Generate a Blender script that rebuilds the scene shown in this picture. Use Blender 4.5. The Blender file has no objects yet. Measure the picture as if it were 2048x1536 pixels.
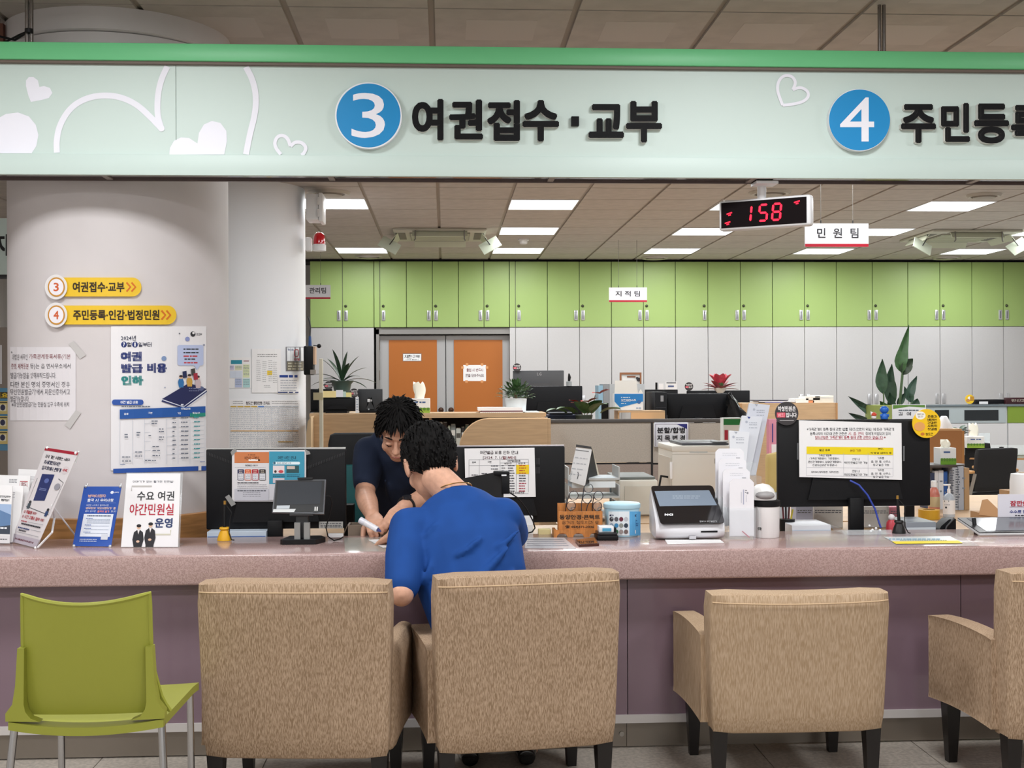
import bpy, bmesh, math, random
from mathutils import Vector as V, Matrix
pi = math.pi
random.seed(7)
# ------------------------------------------------------------------ camera
F = 2450.0; EYE = 1.35; CAM = V((0, 0, EYE))
RM = (Matrix.Rotation(-math.atan(134 / F), 3, 'Z') @ Matrix.Rotation(pi / 2 + 2 / F, 3, 'X') @ Matrix.Rotation(-.0043, 3, 'Z'))
sc = bpy.context.scene
col = sc.collection
cam = bpy.data.objects.new('camera', bpy.data.cameras.new('camera'))
cam.data.sensor_width = 36.0
cam.data.lens = 36.0 * F / 2048
cam.data.clip_end = 100
cam.matrix_world = Matrix.Translation(CAM) @ RM.to_4x4()
col.objects.link(cam)
sc.camera = cam
# ------------------------------------------------------------------ world, exposure
w = bpy.data.worlds.new('world'); sc.world = w
w.use_nodes = True
w.node_tree.nodes['Background'].inputs[0].default_value = (.9, .95, 1, 1)
w.node_tree.nodes['Background'].inputs[1].default_value = .05
sc.view_settings.view_transform = 'Standard'
sc.view_settings.look = 'None'
sc.view_settings.gamma = 1
sc.view_settings.use_curve_mapping = False
sc.view_settings.exposure = 0.0
OFFICE_W = 22.0     # watts of one office ceiling panel
HALL_W = 36.0       # watts of one public-hall ceiling panel

# ------------------------------------------------------------------ projection helpers (real distances along +Y)
def ray(px, py): return RM @ V(((px - 1024) / F, -(py - 768) / F, -1))
def P(px, py, Y):
    d = ray(px, py); return CAM + d * (Y / d.y)
def PZ(px, py, z):
    d = ray(px, py); return CAM + d * ((z - EYE) / d.z)
def R(x0, y0, x1, y1, Y):
    a = P(x0, (y0 + y1) / 2, Y); b = P(x1, (y0 + y1) / 2, Y)
    c = P((x0 + x1) / 2, y0, Y); d = P((x0 + x1) / 2, y1, Y)
    return a.x, b.x, d.z, c.z

# ------------------------------------------------------------------ materials
def lin(h):
    h = h.lstrip('#'); o = []
    for i in (0, 2, 4):
        c = int(h[i:i + 2], 16) / 255
        o.append(c / 12.92 if c <= .04045 else ((c + .055) / 1.055) ** 2.4)
    return o + [1]
MATS = {}
def mat(h, rough=.55, metal=0, spec=.5, emit=0, noise=0, scale=40, bump=0, stretch=None, h2=None, alpha=1, trans=0, coat=0, detail=3, ior=1.45):
    key = (h, rough, metal, spec, emit, noise, scale, bump, stretch, h2, alpha, trans, coat)
    if key in MATS: return MATS[key]
    m = bpy.data.materials.new('m_' + h.lstrip('#')); m.use_nodes = True
    nt = m.node_tree; b = nt.nodes['Principled BSDF']
    I = b.inputs
    I['Base Color'].default_value = lin(h); I['Roughness'].default_value = rough
    I['Metallic'].default_value = metal; I['Specular IOR Level'].default_value = spec
    I['IOR'].default_value = ior; I['Alpha'].default_value = alpha
    I['Transmission Weight'].default_value = trans; I['Coat Weight'].default_value = coat
    if emit:
        I['Emission Color'].default_value = lin(h); I['Emission Strength'].default_value = emit
    if noise or bump or h2:
        tc = nt.nodes.new('ShaderNodeTexCoord'); mp = nt.nodes.new('ShaderNodeMapping')
        mp.inputs['Scale'].default_value = stretch or (1, 1, 1)
        n = nt.nodes.new('ShaderNodeTexNoise'); n.inputs['Scale'].default_value = scale; n.inputs['Detail'].default_value = detail
        nt.links.new(tc.outputs['Object'], mp.inputs['Vector']); nt.links.new(mp.outputs['Vector'], n.inputs['Vector'])
        if noise or h2:
            r = nt.nodes.new('ShaderNodeValToRGB'); c = lin(h)
            if h2: c0, c1 = lin(h2), c
            else:
                c0 = [max(0, x * (1 - noise)) for x in c[:3]] + [1]; c1 = [min(1, x * (1 + noise)) for x in c[:3]] + [1]
            r.color_ramp.elements[0].position = .38; r.color_ramp.elements[1].position = .62
            r.color_ramp.elements[0].color = c0; r.color_ramp.elements[1].color = c1
            nt.links.new(n.outputs['Fac'], r.inputs['Fac']); nt.links.new(r.outputs['Color'], I['Base Color'])
        if bump:
            bm = nt.nodes.new('ShaderNodeBump'); bm.inputs['Strength'].default_value = bump; bm.inputs['Distance'].default_value = .004
            nt.links.new(n.outputs['Fac'], bm.inputs['Height']); nt.links.new(bm.outputs['Normal'], I['Normal'])
    MATS[key] = m; return m
def ink(h): return mat(h, .6)
def glass(h='eef4f6', a=.22, rough=.06):
    return mat(h, rough, alpha=a, spec=.6)

# ------------------------------------------------------------------ objects
def link(o, parent=None):
    col.objects.link(o)
    if parent: o.parent = parent
    return o
def tag(o, label=None, cat=None, group=None, kind=None):
    if label: o['label'] = label
    if cat: o['category'] = cat
    if group: o['group'] = group
    if kind: o['kind'] = kind
    return o
def thing(name, label, cat, loc=(0, 0, 0), rz=0, group=None, kind=None):
    o = bpy.data.objects.new(name, None); o.empty_display_size = .05
    o.location = loc; o.rotation_euler = (0, 0, rz)
    o['m'] = [x for r in (Matrix.Translation(V(loc)) @ Matrix.Rotation(rz, 4, 'Z')).inverted() for x in r]
    link(o)
    return tag(o, label, cat, group, kind)
def inv(parent):
    """inverse of a thing's own frame (so that geometry may be given in world metres)"""
    k = parent
    if 'm' not in k: return Matrix()
    m = list(k['m']); return Matrix([m[0:4], m[4:8], m[8:12], m[12:16]])
def copy_tree(o, parent=None, loc=None, rz=None, label=None, group=None):
    c = o.copy(); col.objects.link(c); c.parent = parent
    if loc is not None: c.location = loc
    if rz is not None: c.rotation_euler = (0, 0, rz)
    if label: c['label'] = label
    if group: c['group'] = group
    for ch in list(o.children): copy_tree(ch, c)
    return c

class MB:
    def __init__(s): s.v = []; s.f = []; s.mi = []; s.k = 0
    def add(s, vs, fs, M=None):
        n = len(s.v); s.v += [(M @ V(p)) if M else V(p) for p in vs]
        s.f += [tuple(i + n for i in f) for f in fs]; s.mi += [s.k] * len(fs); return s
    def bm(s, b, M=None):
        b.verts.index_update(); s.add([v.co.copy() for v in b.verts], [[v.index for v in f.verts] for f in b.faces], M); b.free(); return s
    def box(s, x0, x1, y0, y1, z0, z1, b=0, seg=2, M=None):
        if x0 > x1: x0, x1 = x1, x0
        if y0 > y1: y0, y1 = y1, y0
        if z0 > z1: z0, z1 = z1, z0
        if not b:
            return s.add([(x, y, z) for x in (x0, x1) for y in (y0, y1) for z in (z0, z1)],
                         [(0, 1, 3, 2), (4, 6, 7, 5), (0, 4, 5, 1), (2, 3, 7, 6), (0, 2, 6, 4), (1, 5, 7, 3)], M)
        q = bmesh.new(); bmesh.ops.create_cube(q, size=1)
        for v in q.verts:
            v.co = V(((x0 + x1) / 2 + v.co.x * (x1 - x0), (y0 + y1) / 2 + v.co.y * (y1 - y0), (z0 + z1) / 2 + v.co.z * (z1 - z0)))
        bmesh.ops.bevel(q, geom=list(q.edges), offset=min(b, .49 * min(x1 - x0, y1 - y0, z1 - z0)), segments=seg, profile=.5, affect='EDGES')
        return s.bm(q, M)
    def cyl(s, p0, p1, r0, r1=None, n=16, caps=True, M=None):
        p0, p1 = V(p0), V(p1); r1 = r0 if r1 is None else r1
        return s.tube([p0, p1], [r0, r1], n, caps, M)
    def tube(s, path, r, n=8, caps=True, M=None):
        path = [V(p) for p in path]; m = len(path)
        rs = r if isinstance(r, (list, tuple)) else [r] * m
        vs = []; up = None
        for i, p in enumerate(path):
            t = (path[min(i + 1, m - 1)] - path[max(i - 1, 0)]).normalized()
            if up is None:
                up = t.cross(V((0, 0, 1)) if abs(t.z) < .9 else V((1, 0, 0))).normalized()
            else:
                up = (up - t * up.dot(t)).normalized()
            q = t.cross(up)
            a = rs[i] if isinstance(rs[i], (tuple, list)) else (rs[i], rs[i])
            for j in range(n):
                t2 = 2 * pi * j / n
                vs.append(p + up * math.cos(t2) * a[0] + q * math.sin(t2) * a[1])
        fs = [(i * n + j, i * n + (j + 1) % n, (i + 1) * n + (j + 1) % n, (i + 1) * n + j) for i in range(m - 1) for j in range(n)]
        if caps: fs += [tuple(range(n))[::-1], tuple(range((m - 1) * n, m * n))]
        return s.add(vs, fs, M)
    def lathe(s, prof, c=(0, 0, 0), n=24, M=None, caps=True):
        c = V(c); m = len(prof)
        vs = [c + V((r * math.cos(2 * pi * j / n), r * math.sin(2 * pi * j / n), z)) for r, z in prof for j in range(n)]
        fs = [(i * n + j, i * n + (j + 1) % n, (i + 1) * n + (j + 1) % n, (i + 1) * n + j) for i in range(m - 1) for j in range(n)]
        if caps:
            if prof[0][0] > 1e-6: fs.append(tuple(range(n))[::-1])
            if prof[-1][0] > 1e-6: fs.append(tuple(range((m - 1) * n, m * n)))
        return s.add(vs, fs, M)
    def prism(s, poly, ax, t0, t1, M=None):
        """poly in the plane across axis ax ('x': (y,z), 'y': (x,z), 'z': (x,y))"""
        n = len(poly)
        def mk(p, t): return {'x': (t, p[0], p[1]), 'y': (p[0], t, p[1]), 'z': (p[0], p[1], t)}[ax]
        vs = [mk(p, t0) for p in poly] + [mk(p, t1) for p in poly]
        fs = [tuple(range(n)), tuple(range(n, 2 * n))[::-1]] + [(i, i + n, (i + 1) % n + n, (i + 1) % n) for i in range(n)]
        return s.add(vs, fs, M)
    def ball(s, c, r, n=16, m=10, M=None):
        r = r if isinstance(r, (tuple, list)) else (r, r, r); c = V(c)
        vs = [c + V((0, 0, r[2])), c - V((0, 0, r[2]))]
        for i in range(1, m):
            a = pi * i / m
            for j in range(n):
                t = 2 * pi * j / n
                vs.append(c + V((r[0] * math.sin(a) * math.cos(t), r[1] * math.sin(a) * math.sin(t), r[2] * math.cos(a))))
        fs = [(0, 2 + j, 2 + (j + 1) % n) for j in range(n)]
        for i in range(m - 2):
            fs += [(2 + i * n + j, 2 + (i + 1) * n + j, 2 + (i + 1) * n + (j + 1) % n, 2 + i * n + (j + 1) % n) for j in range(n)]
        o = 2 + (m - 2) * n
        fs += [(1, o + (j + 1) % n, o + j) for j in range(n)]
        return s.add(vs, fs, M)
    def grid(s, rows, M=None, closed=False):
        m = len(rows); n = len(rows[0]); k = n if closed else n - 1
        return s.add([p for r in rows for p in r], [(i * n + j, i * n + (j + 1) % n, (i + 1) * n + (j + 1) % n, (i + 1) * n + j) for i in range(m - 1) for j in range(k)], M)
    def mesh(s, name, mats, smooth=40, M=None, fix=True):
        me = bpy.data.meshes.new(name)
        me.from_pydata([tuple(M @ p) if M else tuple(p) for p in s.v], [], s.f)
        for m in (mats if isinstance(mats, (list, tuple)) else [mats]): me.materials.append(m)
        for p, k in zip(me.polygons, s.mi): p.material_index = k
        if fix:
            q = bmesh.new(); q.from_mesh(me); bmesh.ops.recalc_face_normals(q, faces=q.faces); q.to_mesh(me); q.free()
        if smooth:
            for p in me.polygons: p.use_smooth = True
            me.set_sharp_from_angle(angle=math.radians(smooth))
        me.update(); return me
    def obj(s, name, mats, parent=None, world=True, smooth=40, fix=True):
        M = inv(parent) if (parent and world) else None
        o = bpy.data.objects.new(name, s.mesh(name, mats, smooth, M, fix))
        if parent and 'm' in parent and world: o['m'] = list(parent['m'])
        return link(o, parent)

def part(name, m, parent, fn, **k):
    b = MB(); fn(b); return b.obj(name, m, parent, **k)
def solo(name, label, cat, m, fn, group=None, kind=None, **k):
    b = MB(); fn(b); o = b.obj(name, m, None, **k); return tag(o, label, cat, group, kind)
def struct(name, m, fn, parent=None, **k):
    b = MB(); fn(b); o = b.obj(name, m, parent, **k)
    if not parent: o['kind'] = 'structure'
    return o

# ------------------------------------------------------------------ flat print: lettering and shapes laid on a real surface
GLY = {}
PENDING = []      # prints and raised letters are filled in at the end, so that all lettering is set in a few passes
def set_type(jobs):
    """outline every (words, weight, resolution) once; one text object per weight"""
    by = {}; full = jobs
    for s, b, r in jobs:
        if s not in by.setdefault(r, []): by[r].append(s)
    for r, L in by.items():
        cu = bpy.data.curves.new('t', 'FONT'); cu.body = '\n'.join(L); cu.size = 1; cu.resolution_u = r; cu.space_line = 4; cu.fill_mode = 'FRONT'
        o = bpy.data.objects.new('t', cu); me = bpy.data.meshes.new_from_object(o)
        co = [v.co.copy() for v in me.vertices]; ln = [int(round((.3 - p.y) / 4)) for p in co]
        vs = [[] for _ in L]; ix = []; fs = [[] for _ in L]
        for p, k in zip(co, ln): ix.append(len(vs[k])); vs[k].append(V((p.x, p.y + 4 * k, 0)))
        for p in me.polygons: fs[ln[p.vertices[0]]].append(tuple(ix[i] for i in p.vertices))
        for k, s in enumerate(L):
            xs = [v.x for v in vs[k]] or [0, 1]; ys = [v.y for v in vs[k]] or [0, 1]
            GLY[(s, 0, r)] = (vs[k], fs[k], min(xs), max(xs), min(ys), max(ys))
        bpy.data.objects.remove(o); bpy.data.curves.remove(cu); bpy.data.meshes.remove(me)
    for s, b, r in full:      # heavier weights: the outline laid several times, slightly moved
        if not b: continue
        v0, f0, x0, x1, y0, y1 = GLY[(s, 0, r)]; vs, fs = [], []; n = 8 if r > 2 else 4
        for k in range(n):
            a = 2 * pi * (k + .5) / n; d = V((math.cos(a) * b, math.sin(a) * b, k * 6e-5)); q = len(vs); vs += [p + d for p in v0]; fs += [tuple(i + q for i in f) for f in f0]
        GLY[(s, b, r)] = (vs, fs, x0 - b * .9, x1 + b * .9, y0 - b * .9, y1 + b * .9)
JI = {'ㄱ': [[(0, 0), (1, 0), (.9, 1)]], 'ㄴ': [[(0, 0), (0, 1), (1, 1)]], 'ㄷ': [[(1, 0), (0, 0), (0, 1), (1, 1)]], 'ㄹ': [[(0, 0), (1, 0), (1, .5), (0, .5), (0, 1), (1, 1)]],
      'ㅁ': [[(0, 0), (1, 0), (1, 1), (0, 1), (0, 0)]], 'ㅂ': [[(0, 0), (0, 1), (1, 1), (1, 0)], [(0, .5), (1, .5)]], 'ㅅ': [[(.5, 0), (0, 1)], [(.45, .35), (1, 1)]],
      'ㅇ': [[(.5 + .5 * math.sin(k * pi / 5), .5 - .5 * math.cos(k * pi / 5)) for k in range(11)]], 'ㅈ': [[(0, 0), (1, 0)], [(.5, 0), (0, 1)], [(.45, .4), (1, 1)]],
      'ㅊ': [[(.35, -.1), (.65, -.1)], [(0, .2), (1, .2)], [(.5, .2), (0, 1)], [(.45, .5), (1, 1)]], 'ㅋ': [[(0, 0), (1, 0), (.9, 1)], [(0, .48), (.95, .48)]],
      'ㅌ': [[(1, 0), (0, 0), (0, 1), (1, 1)], [(0, .5), (1, .5)]], 'ㅍ': [[(0, 0), (1, 0)], [(0, 1), (1, 1)], [(.28, 0), (.28, 1)], [(.72, 0), (.72, 1)]],
      'ㅎ': [[(.3, -.1), (.7, -.1)], [(0, .15), (1, .15)], [(.5 + .38 * math.sin(k * pi / 5), .66 - .34 * math.cos(k * pi / 5)) for k in range(11)]]}
CHO = 'ㄱㄲㄴㄷㄸㄹㅁㅂㅃㅅㅆㅇㅈㅉㅊㅋㅌㅍㅎ'
JONG = ['', 'ㄱ', 'ㄲ', 'ㄱㅅ', 'ㄴ', 'ㄴㅈ', 'ㄴㅎ', 'ㄷ', 'ㄹ', 'ㄹㄱ', 'ㄹㅁ', 'ㄹㅂ', 'ㄹㅅ', 'ㄹㅌ', 'ㄹㅍ', 'ㄹㅎ', 'ㅁ', 'ㅂ', 'ㅂㅅ', 'ㅅ', 'ㅆ', 'ㅇ', 'ㅈ', 'ㅊ', 'ㅋ', 'ㅌ', 'ㅍ', 'ㅎ']
DBL = {'ㄲ': 'ㄱㄱ', 'ㄸ': 'ㄷㄷ', 'ㅃ': 'ㅂㅂ', 'ㅆ': 'ㅅㅅ', 'ㅉ': 'ㅈㅈ'}
# vowels: (upright bars with ticks, level bars with ticks)
VR = ['ㅏ', 'ㅐ', 'ㅑ', 'ㅒ', 'ㅓ', 'ㅔ', 'ㅕ', 'ㅖ', 'ㅗ', 'ㅗㅏ', 'ㅗㅐ', 'ㅗㅣ', 'ㅛ', 'ㅜ', 'ㅜㅓ', 'ㅜㅔ', 'ㅜㅣ', 'ㅠ', 'ㅡ', 'ㅡㅣ', 'ㅣ']
VV = {'ㅏ': [(.3, 0, .3, 1), (.3, .5, 1, .5)], 'ㅐ': [(.2, 0, .2, 1), (.85, 0, .85, 1), (.2, .5, .85, .5)], 'ㅑ': [(.3, 0, .3, 1), (.3, .35, 1, .35), (.3, .65, 1, .65)], 'ㅒ': [(.2, 0, .2, 1), (.85, 0, .85, 1), (.2, .35, .85, .35), (.2, .65, .85, .65)],
      'ㅓ': [(.8, 0, .8, 1), (0, .5, .8, .5)], 'ㅔ': [(.45, 0, .45, 1), (.95, 0, .95, 1), (0, .5, .45, .5)], 'ㅕ': [(.8, 0, .8, 1), (0, .33, .8, .33), (0, .66, .8, .66)], 'ㅖ': [(.45, 0, .45, 1), (.95, 0, .95, 1), (0, .33, .45, .33), (0, .66, .45, .66)], 'ㅣ': [(.6, 0, .6, 1)]}
VH = {'ㅗ': [(0, .9, 1, .9), (.5, .1, .5, .9)], 'ㅛ': [(0, .9, 1, .9), (.33, .1, .33, .9), (.67, .1, .67, .9)], 'ㅜ': [(0, .2, 1, .2), (.5, .2, .5, 1)], 'ㅠ': [(0, .2, 1, .2), (.33, .2, .33, 1), (.67, .2, .67, 1)], 'ㅡ': [(0, .5, 1, .5)]}
def syllable(ch, th):
    """strokes of one syllable in a unit square, as quads (y up)"""
    n = ord(ch) - 0xAC00; c, v, j = CHO[n // 588], VR[n % 588 // 28], JONG[n % 28]
    H = .58 if j else .96; hz = [q for q in v if q in VH]; vt = [q for q in v if q in VV]; out = []
    def put(js, x0, y0, x1, y1):
        js = ''.join(DBL.get(q, q) for q in js); w_ = (x1 - x0) / len(js)
        for k, q in enumerate(js):
            for st in JI[q]: out.append([(x0 + w_ * k + (w_ - (.05 if len(js) > 1 else 0)) * p[0], y0 + (y1 - y0) * max(p[1], -.05)) for p in st])
    vx = .62 if vt else .98
    if hz and vt: put(c, .06, .04, .56, H * .52)
    elif hz: put(c, .16, .04, .84, H * .5)
    else: put(c, .06, .06, .54, H * .92)
    for q in hz: out += [[(.03 + (vx - .05) * s[0], H * .58 + H * .36 * s[1]), (.03 + (vx - .05) * s[2], H * .58 + H * .36 * s[3])] for s in VH[q]]
    for q in vt: out += [[(.62 + .36 * s[0], H * s[1] if j else .98 * s[1]), (.62 + .36 * s[2], H * s[3] if j else .98 * s[3])] for s in VV[q]]
    if j: put(j, .16, .68, .86, .98)
    vs, fs = [], []
    for st in out:
        for (ax, ay), (bx, by) in zip(st, st[1:]):
            d = V((bx - ax, by - ay)); d = d.normalized() if d.length > 1e-6 else V((1, 0)); e = d * th * .4; m = V((-d.y, d.x)) * th / 2; A, B = V((ax, ay)) - e, V((bx, by)) + e; k = len(vs)
            vs += [(A + m), (A - m), (B - m), (B + m)]; fs.append((k, k + 1, k + 2, k + 3))
    return [V((p.x, 1 - p.y, 0)) for p in vs], fs
def compose(s, bold):
    vs, fs, x = [], [], 0
    for ch in s:
        if ch == ' ': x += .42; continue
        if 0xAC00 <= ord(ch) <= 0xD7A3: a, f = syllable(ch, .1 + bold); w_ = 1.06; a = [p + V((x, -.12, 0)) for p in a]
        else:
            a, f, x0, x1, _, _ = GLY[(ch, bold, 1)]; w_ = x1 - x0 + .12; a = [V((p.x - x0 + x + .04, p.y * 1.2, 0)) for p in a]
        k = len(vs); vs += a; fs += [tuple(i + k for i in q) for q in f]; x += w_
    xs = [v.x for v in vs]; ys = [v.y for v in vs]
    return vs, fs, min(xs), max(xs), min(ys), max(ys)
def flush_type():
    jobs = []
    for p in PENDING:
        for k in p.keys():
            if k not in jobs: jobs.append(k)
    small = [k for k in jobs if k[2] == 0]
    need = [k for k in jobs if k[2]]
    for s, b, r in small:
        for ch in s:
            if ch != ' ' and not 0xAC00 <= ord(ch) <= 0xD7A3 and (ch, b, 1) not in need: need.append((ch, b, 1))
    set_type(need)
    for k in small: GLY[k] = compose(k[0], k[1])
    for p in PENDING: p.fill()
def on_plane(Y): return lambda x, y, o: P(x, y, Y) - V((0, o, 0))
def on_tilt(p, n):
    n = n.normalized()
    def f(x, y, o):
        d = ray(x, y); return CAM + d * ((p - CAM).dot(n) / d.dot(n)) + n * o
    return f
def on_three(a, b, c):
    n = (b - a).cross(c - a).normalized()
    if n.dot(CAM - a) < 0: n = -n
    return on_tilt(a, n)
def on_cyl(cx, cy, r):
    def f(x, y, o):
        d = ray(x, y); q = r + o
        A = d.x ** 2 + d.y ** 2; B = -2 * (d.x * cx + d.y * cy); C = cx * cx + cy * cy - q * q
        t = (-B - math.sqrt(max(0, B * B - 4 * A * C))) / (2 * A); return CAM + d * t
    f.curved = True; return f
def clip(pts, lo, hi):
    for lim, sgn in ((hi, 1), (lo, -1)):
        o = []
        for i, p in enumerate(pts):
            q = pts[(i + 1) % len(pts)]; a, c = (lim - p[1]) * sgn >= 0, (lim - q[1]) * sgn >= 0
            if a: o.append(p)
            if a != c:
                t = (lim - p[1]) / (q[1] - p[1]); o.append((p[0] + t * (q[0] - p[0]), lim))
        pts = o
    return pts
class Print:
    small = 9.2
    """flat print in picture coordinates of the sheet, laid on surface function surf(x, y, offset)"""
    def __init__(s, surf, step=.0004): s.surf = surf; s.b = MB(); s.m = []; s.o = step; s.step = step; s.jobs = []; s.cv = getattr(surf, 'curved', False)
    def mk(s, h):
        m = h if not isinstance(h, str) else ink(h)
        if m not in s.m: s.m.append(m)
        s.b.k = s.m.index(m)
    def poly(s, pts, h, up=True):
        s.mk(h); L = [pts]; x0 = min(p[0] for p in pts); x1 = max(p[0] for p in pts)
        if s.cv and x1 - x0 > 7:      # follow the curve in narrow strips
            n = int((x1 - x0) / 5) + 1; L = []
            for k in range(n):
                q = [(y, x) for x, y in pts]; q = clip(q, x0 + (x1 - x0) * k / n, x0 + (x1 - x0) * (k + 1) / n); L.append([(x, y) for y, x in q])
        for q in L:
            if len(q) > 2: s.b.add([s.surf(x, y, s.o) for x, y in q], [tuple(range(len(q)))])
        if up: s.o += s.step * .2
        return s
    def rect(s, x0, y0, x1, y1, h, n=1, sk=0):
        s.mk(h)
        vs = []; fs = []
        for i in range(n + 1):
            x = x0 + (x1 - x0) * i / n
            vs += [s.surf(x, y0 + sk * (x - x0), s.o), s.surf(x, y1 + sk * (x - x0), s.o)]
        fs = [(2 * i, 2 * i + 1, 2 * i + 3, 2 * i + 2) for i in range(n)]
        s.b.add(vs, fs); s.o += s.step * .2; return s
    def disc(s, cx, cy, r, h, ry=None, n=24, a0=0, a1=2 * pi):
        ry = ry or r
        return s.poly([(cx + r * math.cos(a0 + (a1 - a0) * i / n), cy + ry * math.sin(a0 + (a1 - a0) * i / n)) for i in range(n + (a1 - a0 < 6.2))], h)
    def rrect(s, x0, y0, x1, y1, r, h):
        pts = []
        for cx, cy, a in ((x1 - r, y0 + r, -pi / 2), (x1 - r, y1 - r, 0), (x0 + r, y1 - r, pi / 2), (x0 + r, y0 + r, pi)):
            pts += [(cx + r * math.cos(a + pi / 2 * i / 4), cy + r * math.sin(a + pi / 2 * i / 4)) for i in range(5)]
        return s.poly(pts, h)
    def line(s, pts, wd, h):
        s.mk(h); L = []
        for i, p in enumerate(pts):
            a = V(pts[max(i - 1, 0)]); b = V(pts[min(i + 1, len(pts) - 1)]); t = (b - a).normalized(); n = V((-t.y, t.x)) * wd / 2
            q = V(p); L.append((q + n, q - n))
        vs = [s.surf(p.x, p.y, s.o) for ab in L for p in ab]
        s.b.add(vs, [(2 * i, 2 * i + 1, 2 * i + 3, 2 * i + 2) for i in range(len(pts) - 1)]); s.o += s.step * .1; return s
    def text(s, t, x0, y0, x1, y1, h, bold=.012, sk=0, kx=0, res=1):
        """fit the words into the picture box; sk: drop per unit to the right; kx: lean to the left per unit down"""
        s.mk(h)
        if abs(y1 - y0) < s.small and any(0xAC00 <= ord(q) <= 0xD7A3 for q in t): res = 0
        s.jobs.append((t, x0, y0, x1, y1, round(bold * 50) / 50, sk, kx, res, s.o, s.b.k)); return s
    def keys(s): return [(j[0], j[5], j[8]) for j in s.jobs]
    def rows(s, x0, x1, ys, hh, h, seed=1, gap=.25, sk=0):
        """rows of unreadably small print: broken dashes"""
        rd = random.Random(seed)
        for y in ys:
            x = x0
            while x < x1 - hh:
                wd = hh * rd.uniform(1.2, 4); e = min(x + wd, x1)
                s.mk(h); s.b.add([s.surf(X, Y + sk * (X - x0), s.o) for X, Y in ((x, y), (e, y), (e, y + hh), (x, y + hh))], [(0, 1, 2, 3)])
                x = e + hh * (.4 + gap * rd.random() * 3)
        return s
    def build(s, parent, name='lettering'):
        s.o_ = s.b.obj(name, s.m, parent, smooth=0, fix=False)
        if s.jobs: s.M = inv(parent) if parent else Matrix(); PENDING.append(s)
        return s.o_
    def fill(s):
        for t, x0, y0, x1, y1, bold, sk, kx, res, o, k in s.jobs:
            vs, fs, a, b, c, d = GLY[(t, bold, res)]; out = []; s.b.k = k
            for p in vs:
                u = (p.x - a) / max(b - a, 1e-6); q = (d - p.y) / max(d - c, 1e-6)
                X = x0 + (x1 - x0) * u; Yp = y0 + (y1 - y0) * q + sk * (X - x0)
                out.append(s.surf(X + kx * (Yp - y0), Yp, o + p.z))
            s.b.add(out, fs)
        me = s.b.mesh(s.o_.name, s.m, 0, s.M, False); s.o_.data = me
def sheet(surf, x0, y0, x1, y1, t=.0015, n=1, sk=0, kx=0):
    """thin sheet body behind a print"""
    b = MB(); F_ = []; B_ = []
    for i in range(n + 1):
        x = x0 + (x1 - x0) * i / n
        for y in (y0, y1):
            X = x + kx * (y - y0); Y = y + sk * (x - x0)
            F_.append(surf(X, Y, 0)); B_.append(surf(X, Y, -t))
    m = len(F_)
    fs = [(2 * i, 2 * i + 1, 2 * i + 3, 2 * i + 2) for i in range(n)]
    bk = [tuple(m + j for j in f[::-1]) for f in fs]
    ed = [(2 * i, 2 * i + 2, m + 2 * i + 2, m + 2 * i) for i in range(n)] + [(2 * i + 1, m + 2 * i + 1, m + 2 * i + 3, 2 * i + 3) for i in range(n)]
    ed += [(0, m, m + 1, 1), (2 * n, 2 * n + 1, m + 2 * n + 1, m + 2 * n)]
    b.add(F_ + B_, fs + bk + ed); return b
# ================================================================== SETTING
CEIL = 2.895
TX = .595
M_TILE = mat('b9b0a9', .75, noise=.05, scale=9, spec=.3)
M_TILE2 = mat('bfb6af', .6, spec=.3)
M_TBAR = mat('a3988e', .6, spec=.3)
M_WHITE = mat('e9e9ea', .45); M_OFFW = mat('dcdad8', .5); M_BLACK = mat('101012', .5, spec=.3); M_CHROME = mat('b9b9bb', .18, 1)
M_DARK = mat('262527', .5); M_WOOD = mat('c79a68', .45, noise=.12, scale=14, stretch=(1, 1, 9)); M_WOODL = mat('c3a27d', .45, noise=.06, scale=10, stretch=(.6, .6, 8))
M_STEEL = mat('a8a39c', .35, .8)

# floor: base and stone tiles
fl = struct('floor', mat('8d857c', .6), lambda b: b.box(-5.6, 8.6, -3.2, 15.4, -.1, -.004))
M_FT = mat('a59c92', .38, noise=.16, scale=70, spec=.4)
b = MB(); b.box(-.298, .298, -.298, .298, -.012, 0); tm = b.mesh('tile', M_FT, 0)
rest = MB()
for i in range(-9, 14):
    for j in range(-5, 25):
        x, y = -.05 + .6 * i + .3, 3.35 + .6 * j - .3 * 0
        if 2.6 < y < 5.3 and -2.2 < x < 2.9:
            o = link(bpy.data.objects.new('tile', tm), fl); o.location = (x, y, 0)
        else: rest.box(x - .298, x + .298, y - .298, y + .298, -.012, 0)
o = rest.obj('tile_field', M_FT, fl, smooth=0); o['kind'] = 'stuff'

# walls
M_WALL = mat('d8d5d2', .7)
struct('wall_back', M_WALL, lambda b: b.box(-5.6, 8.6, 15.62, 15.75, 0, 3.0))
struct('wall_right', M_WALL, lambda b: b.box(8.5, 8.6, -3.2, 15.62, 0, 3.0))
struct('wall_left', M_WALL, lambda b: b.box(-5.6, -5.5, -3.2, 15.62, 0, 3.0))
struct('wall_front', M_WALL, lambda b: b.box(-5.5, 8.5, -3.2, -3.1, 0, 3.0))

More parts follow.
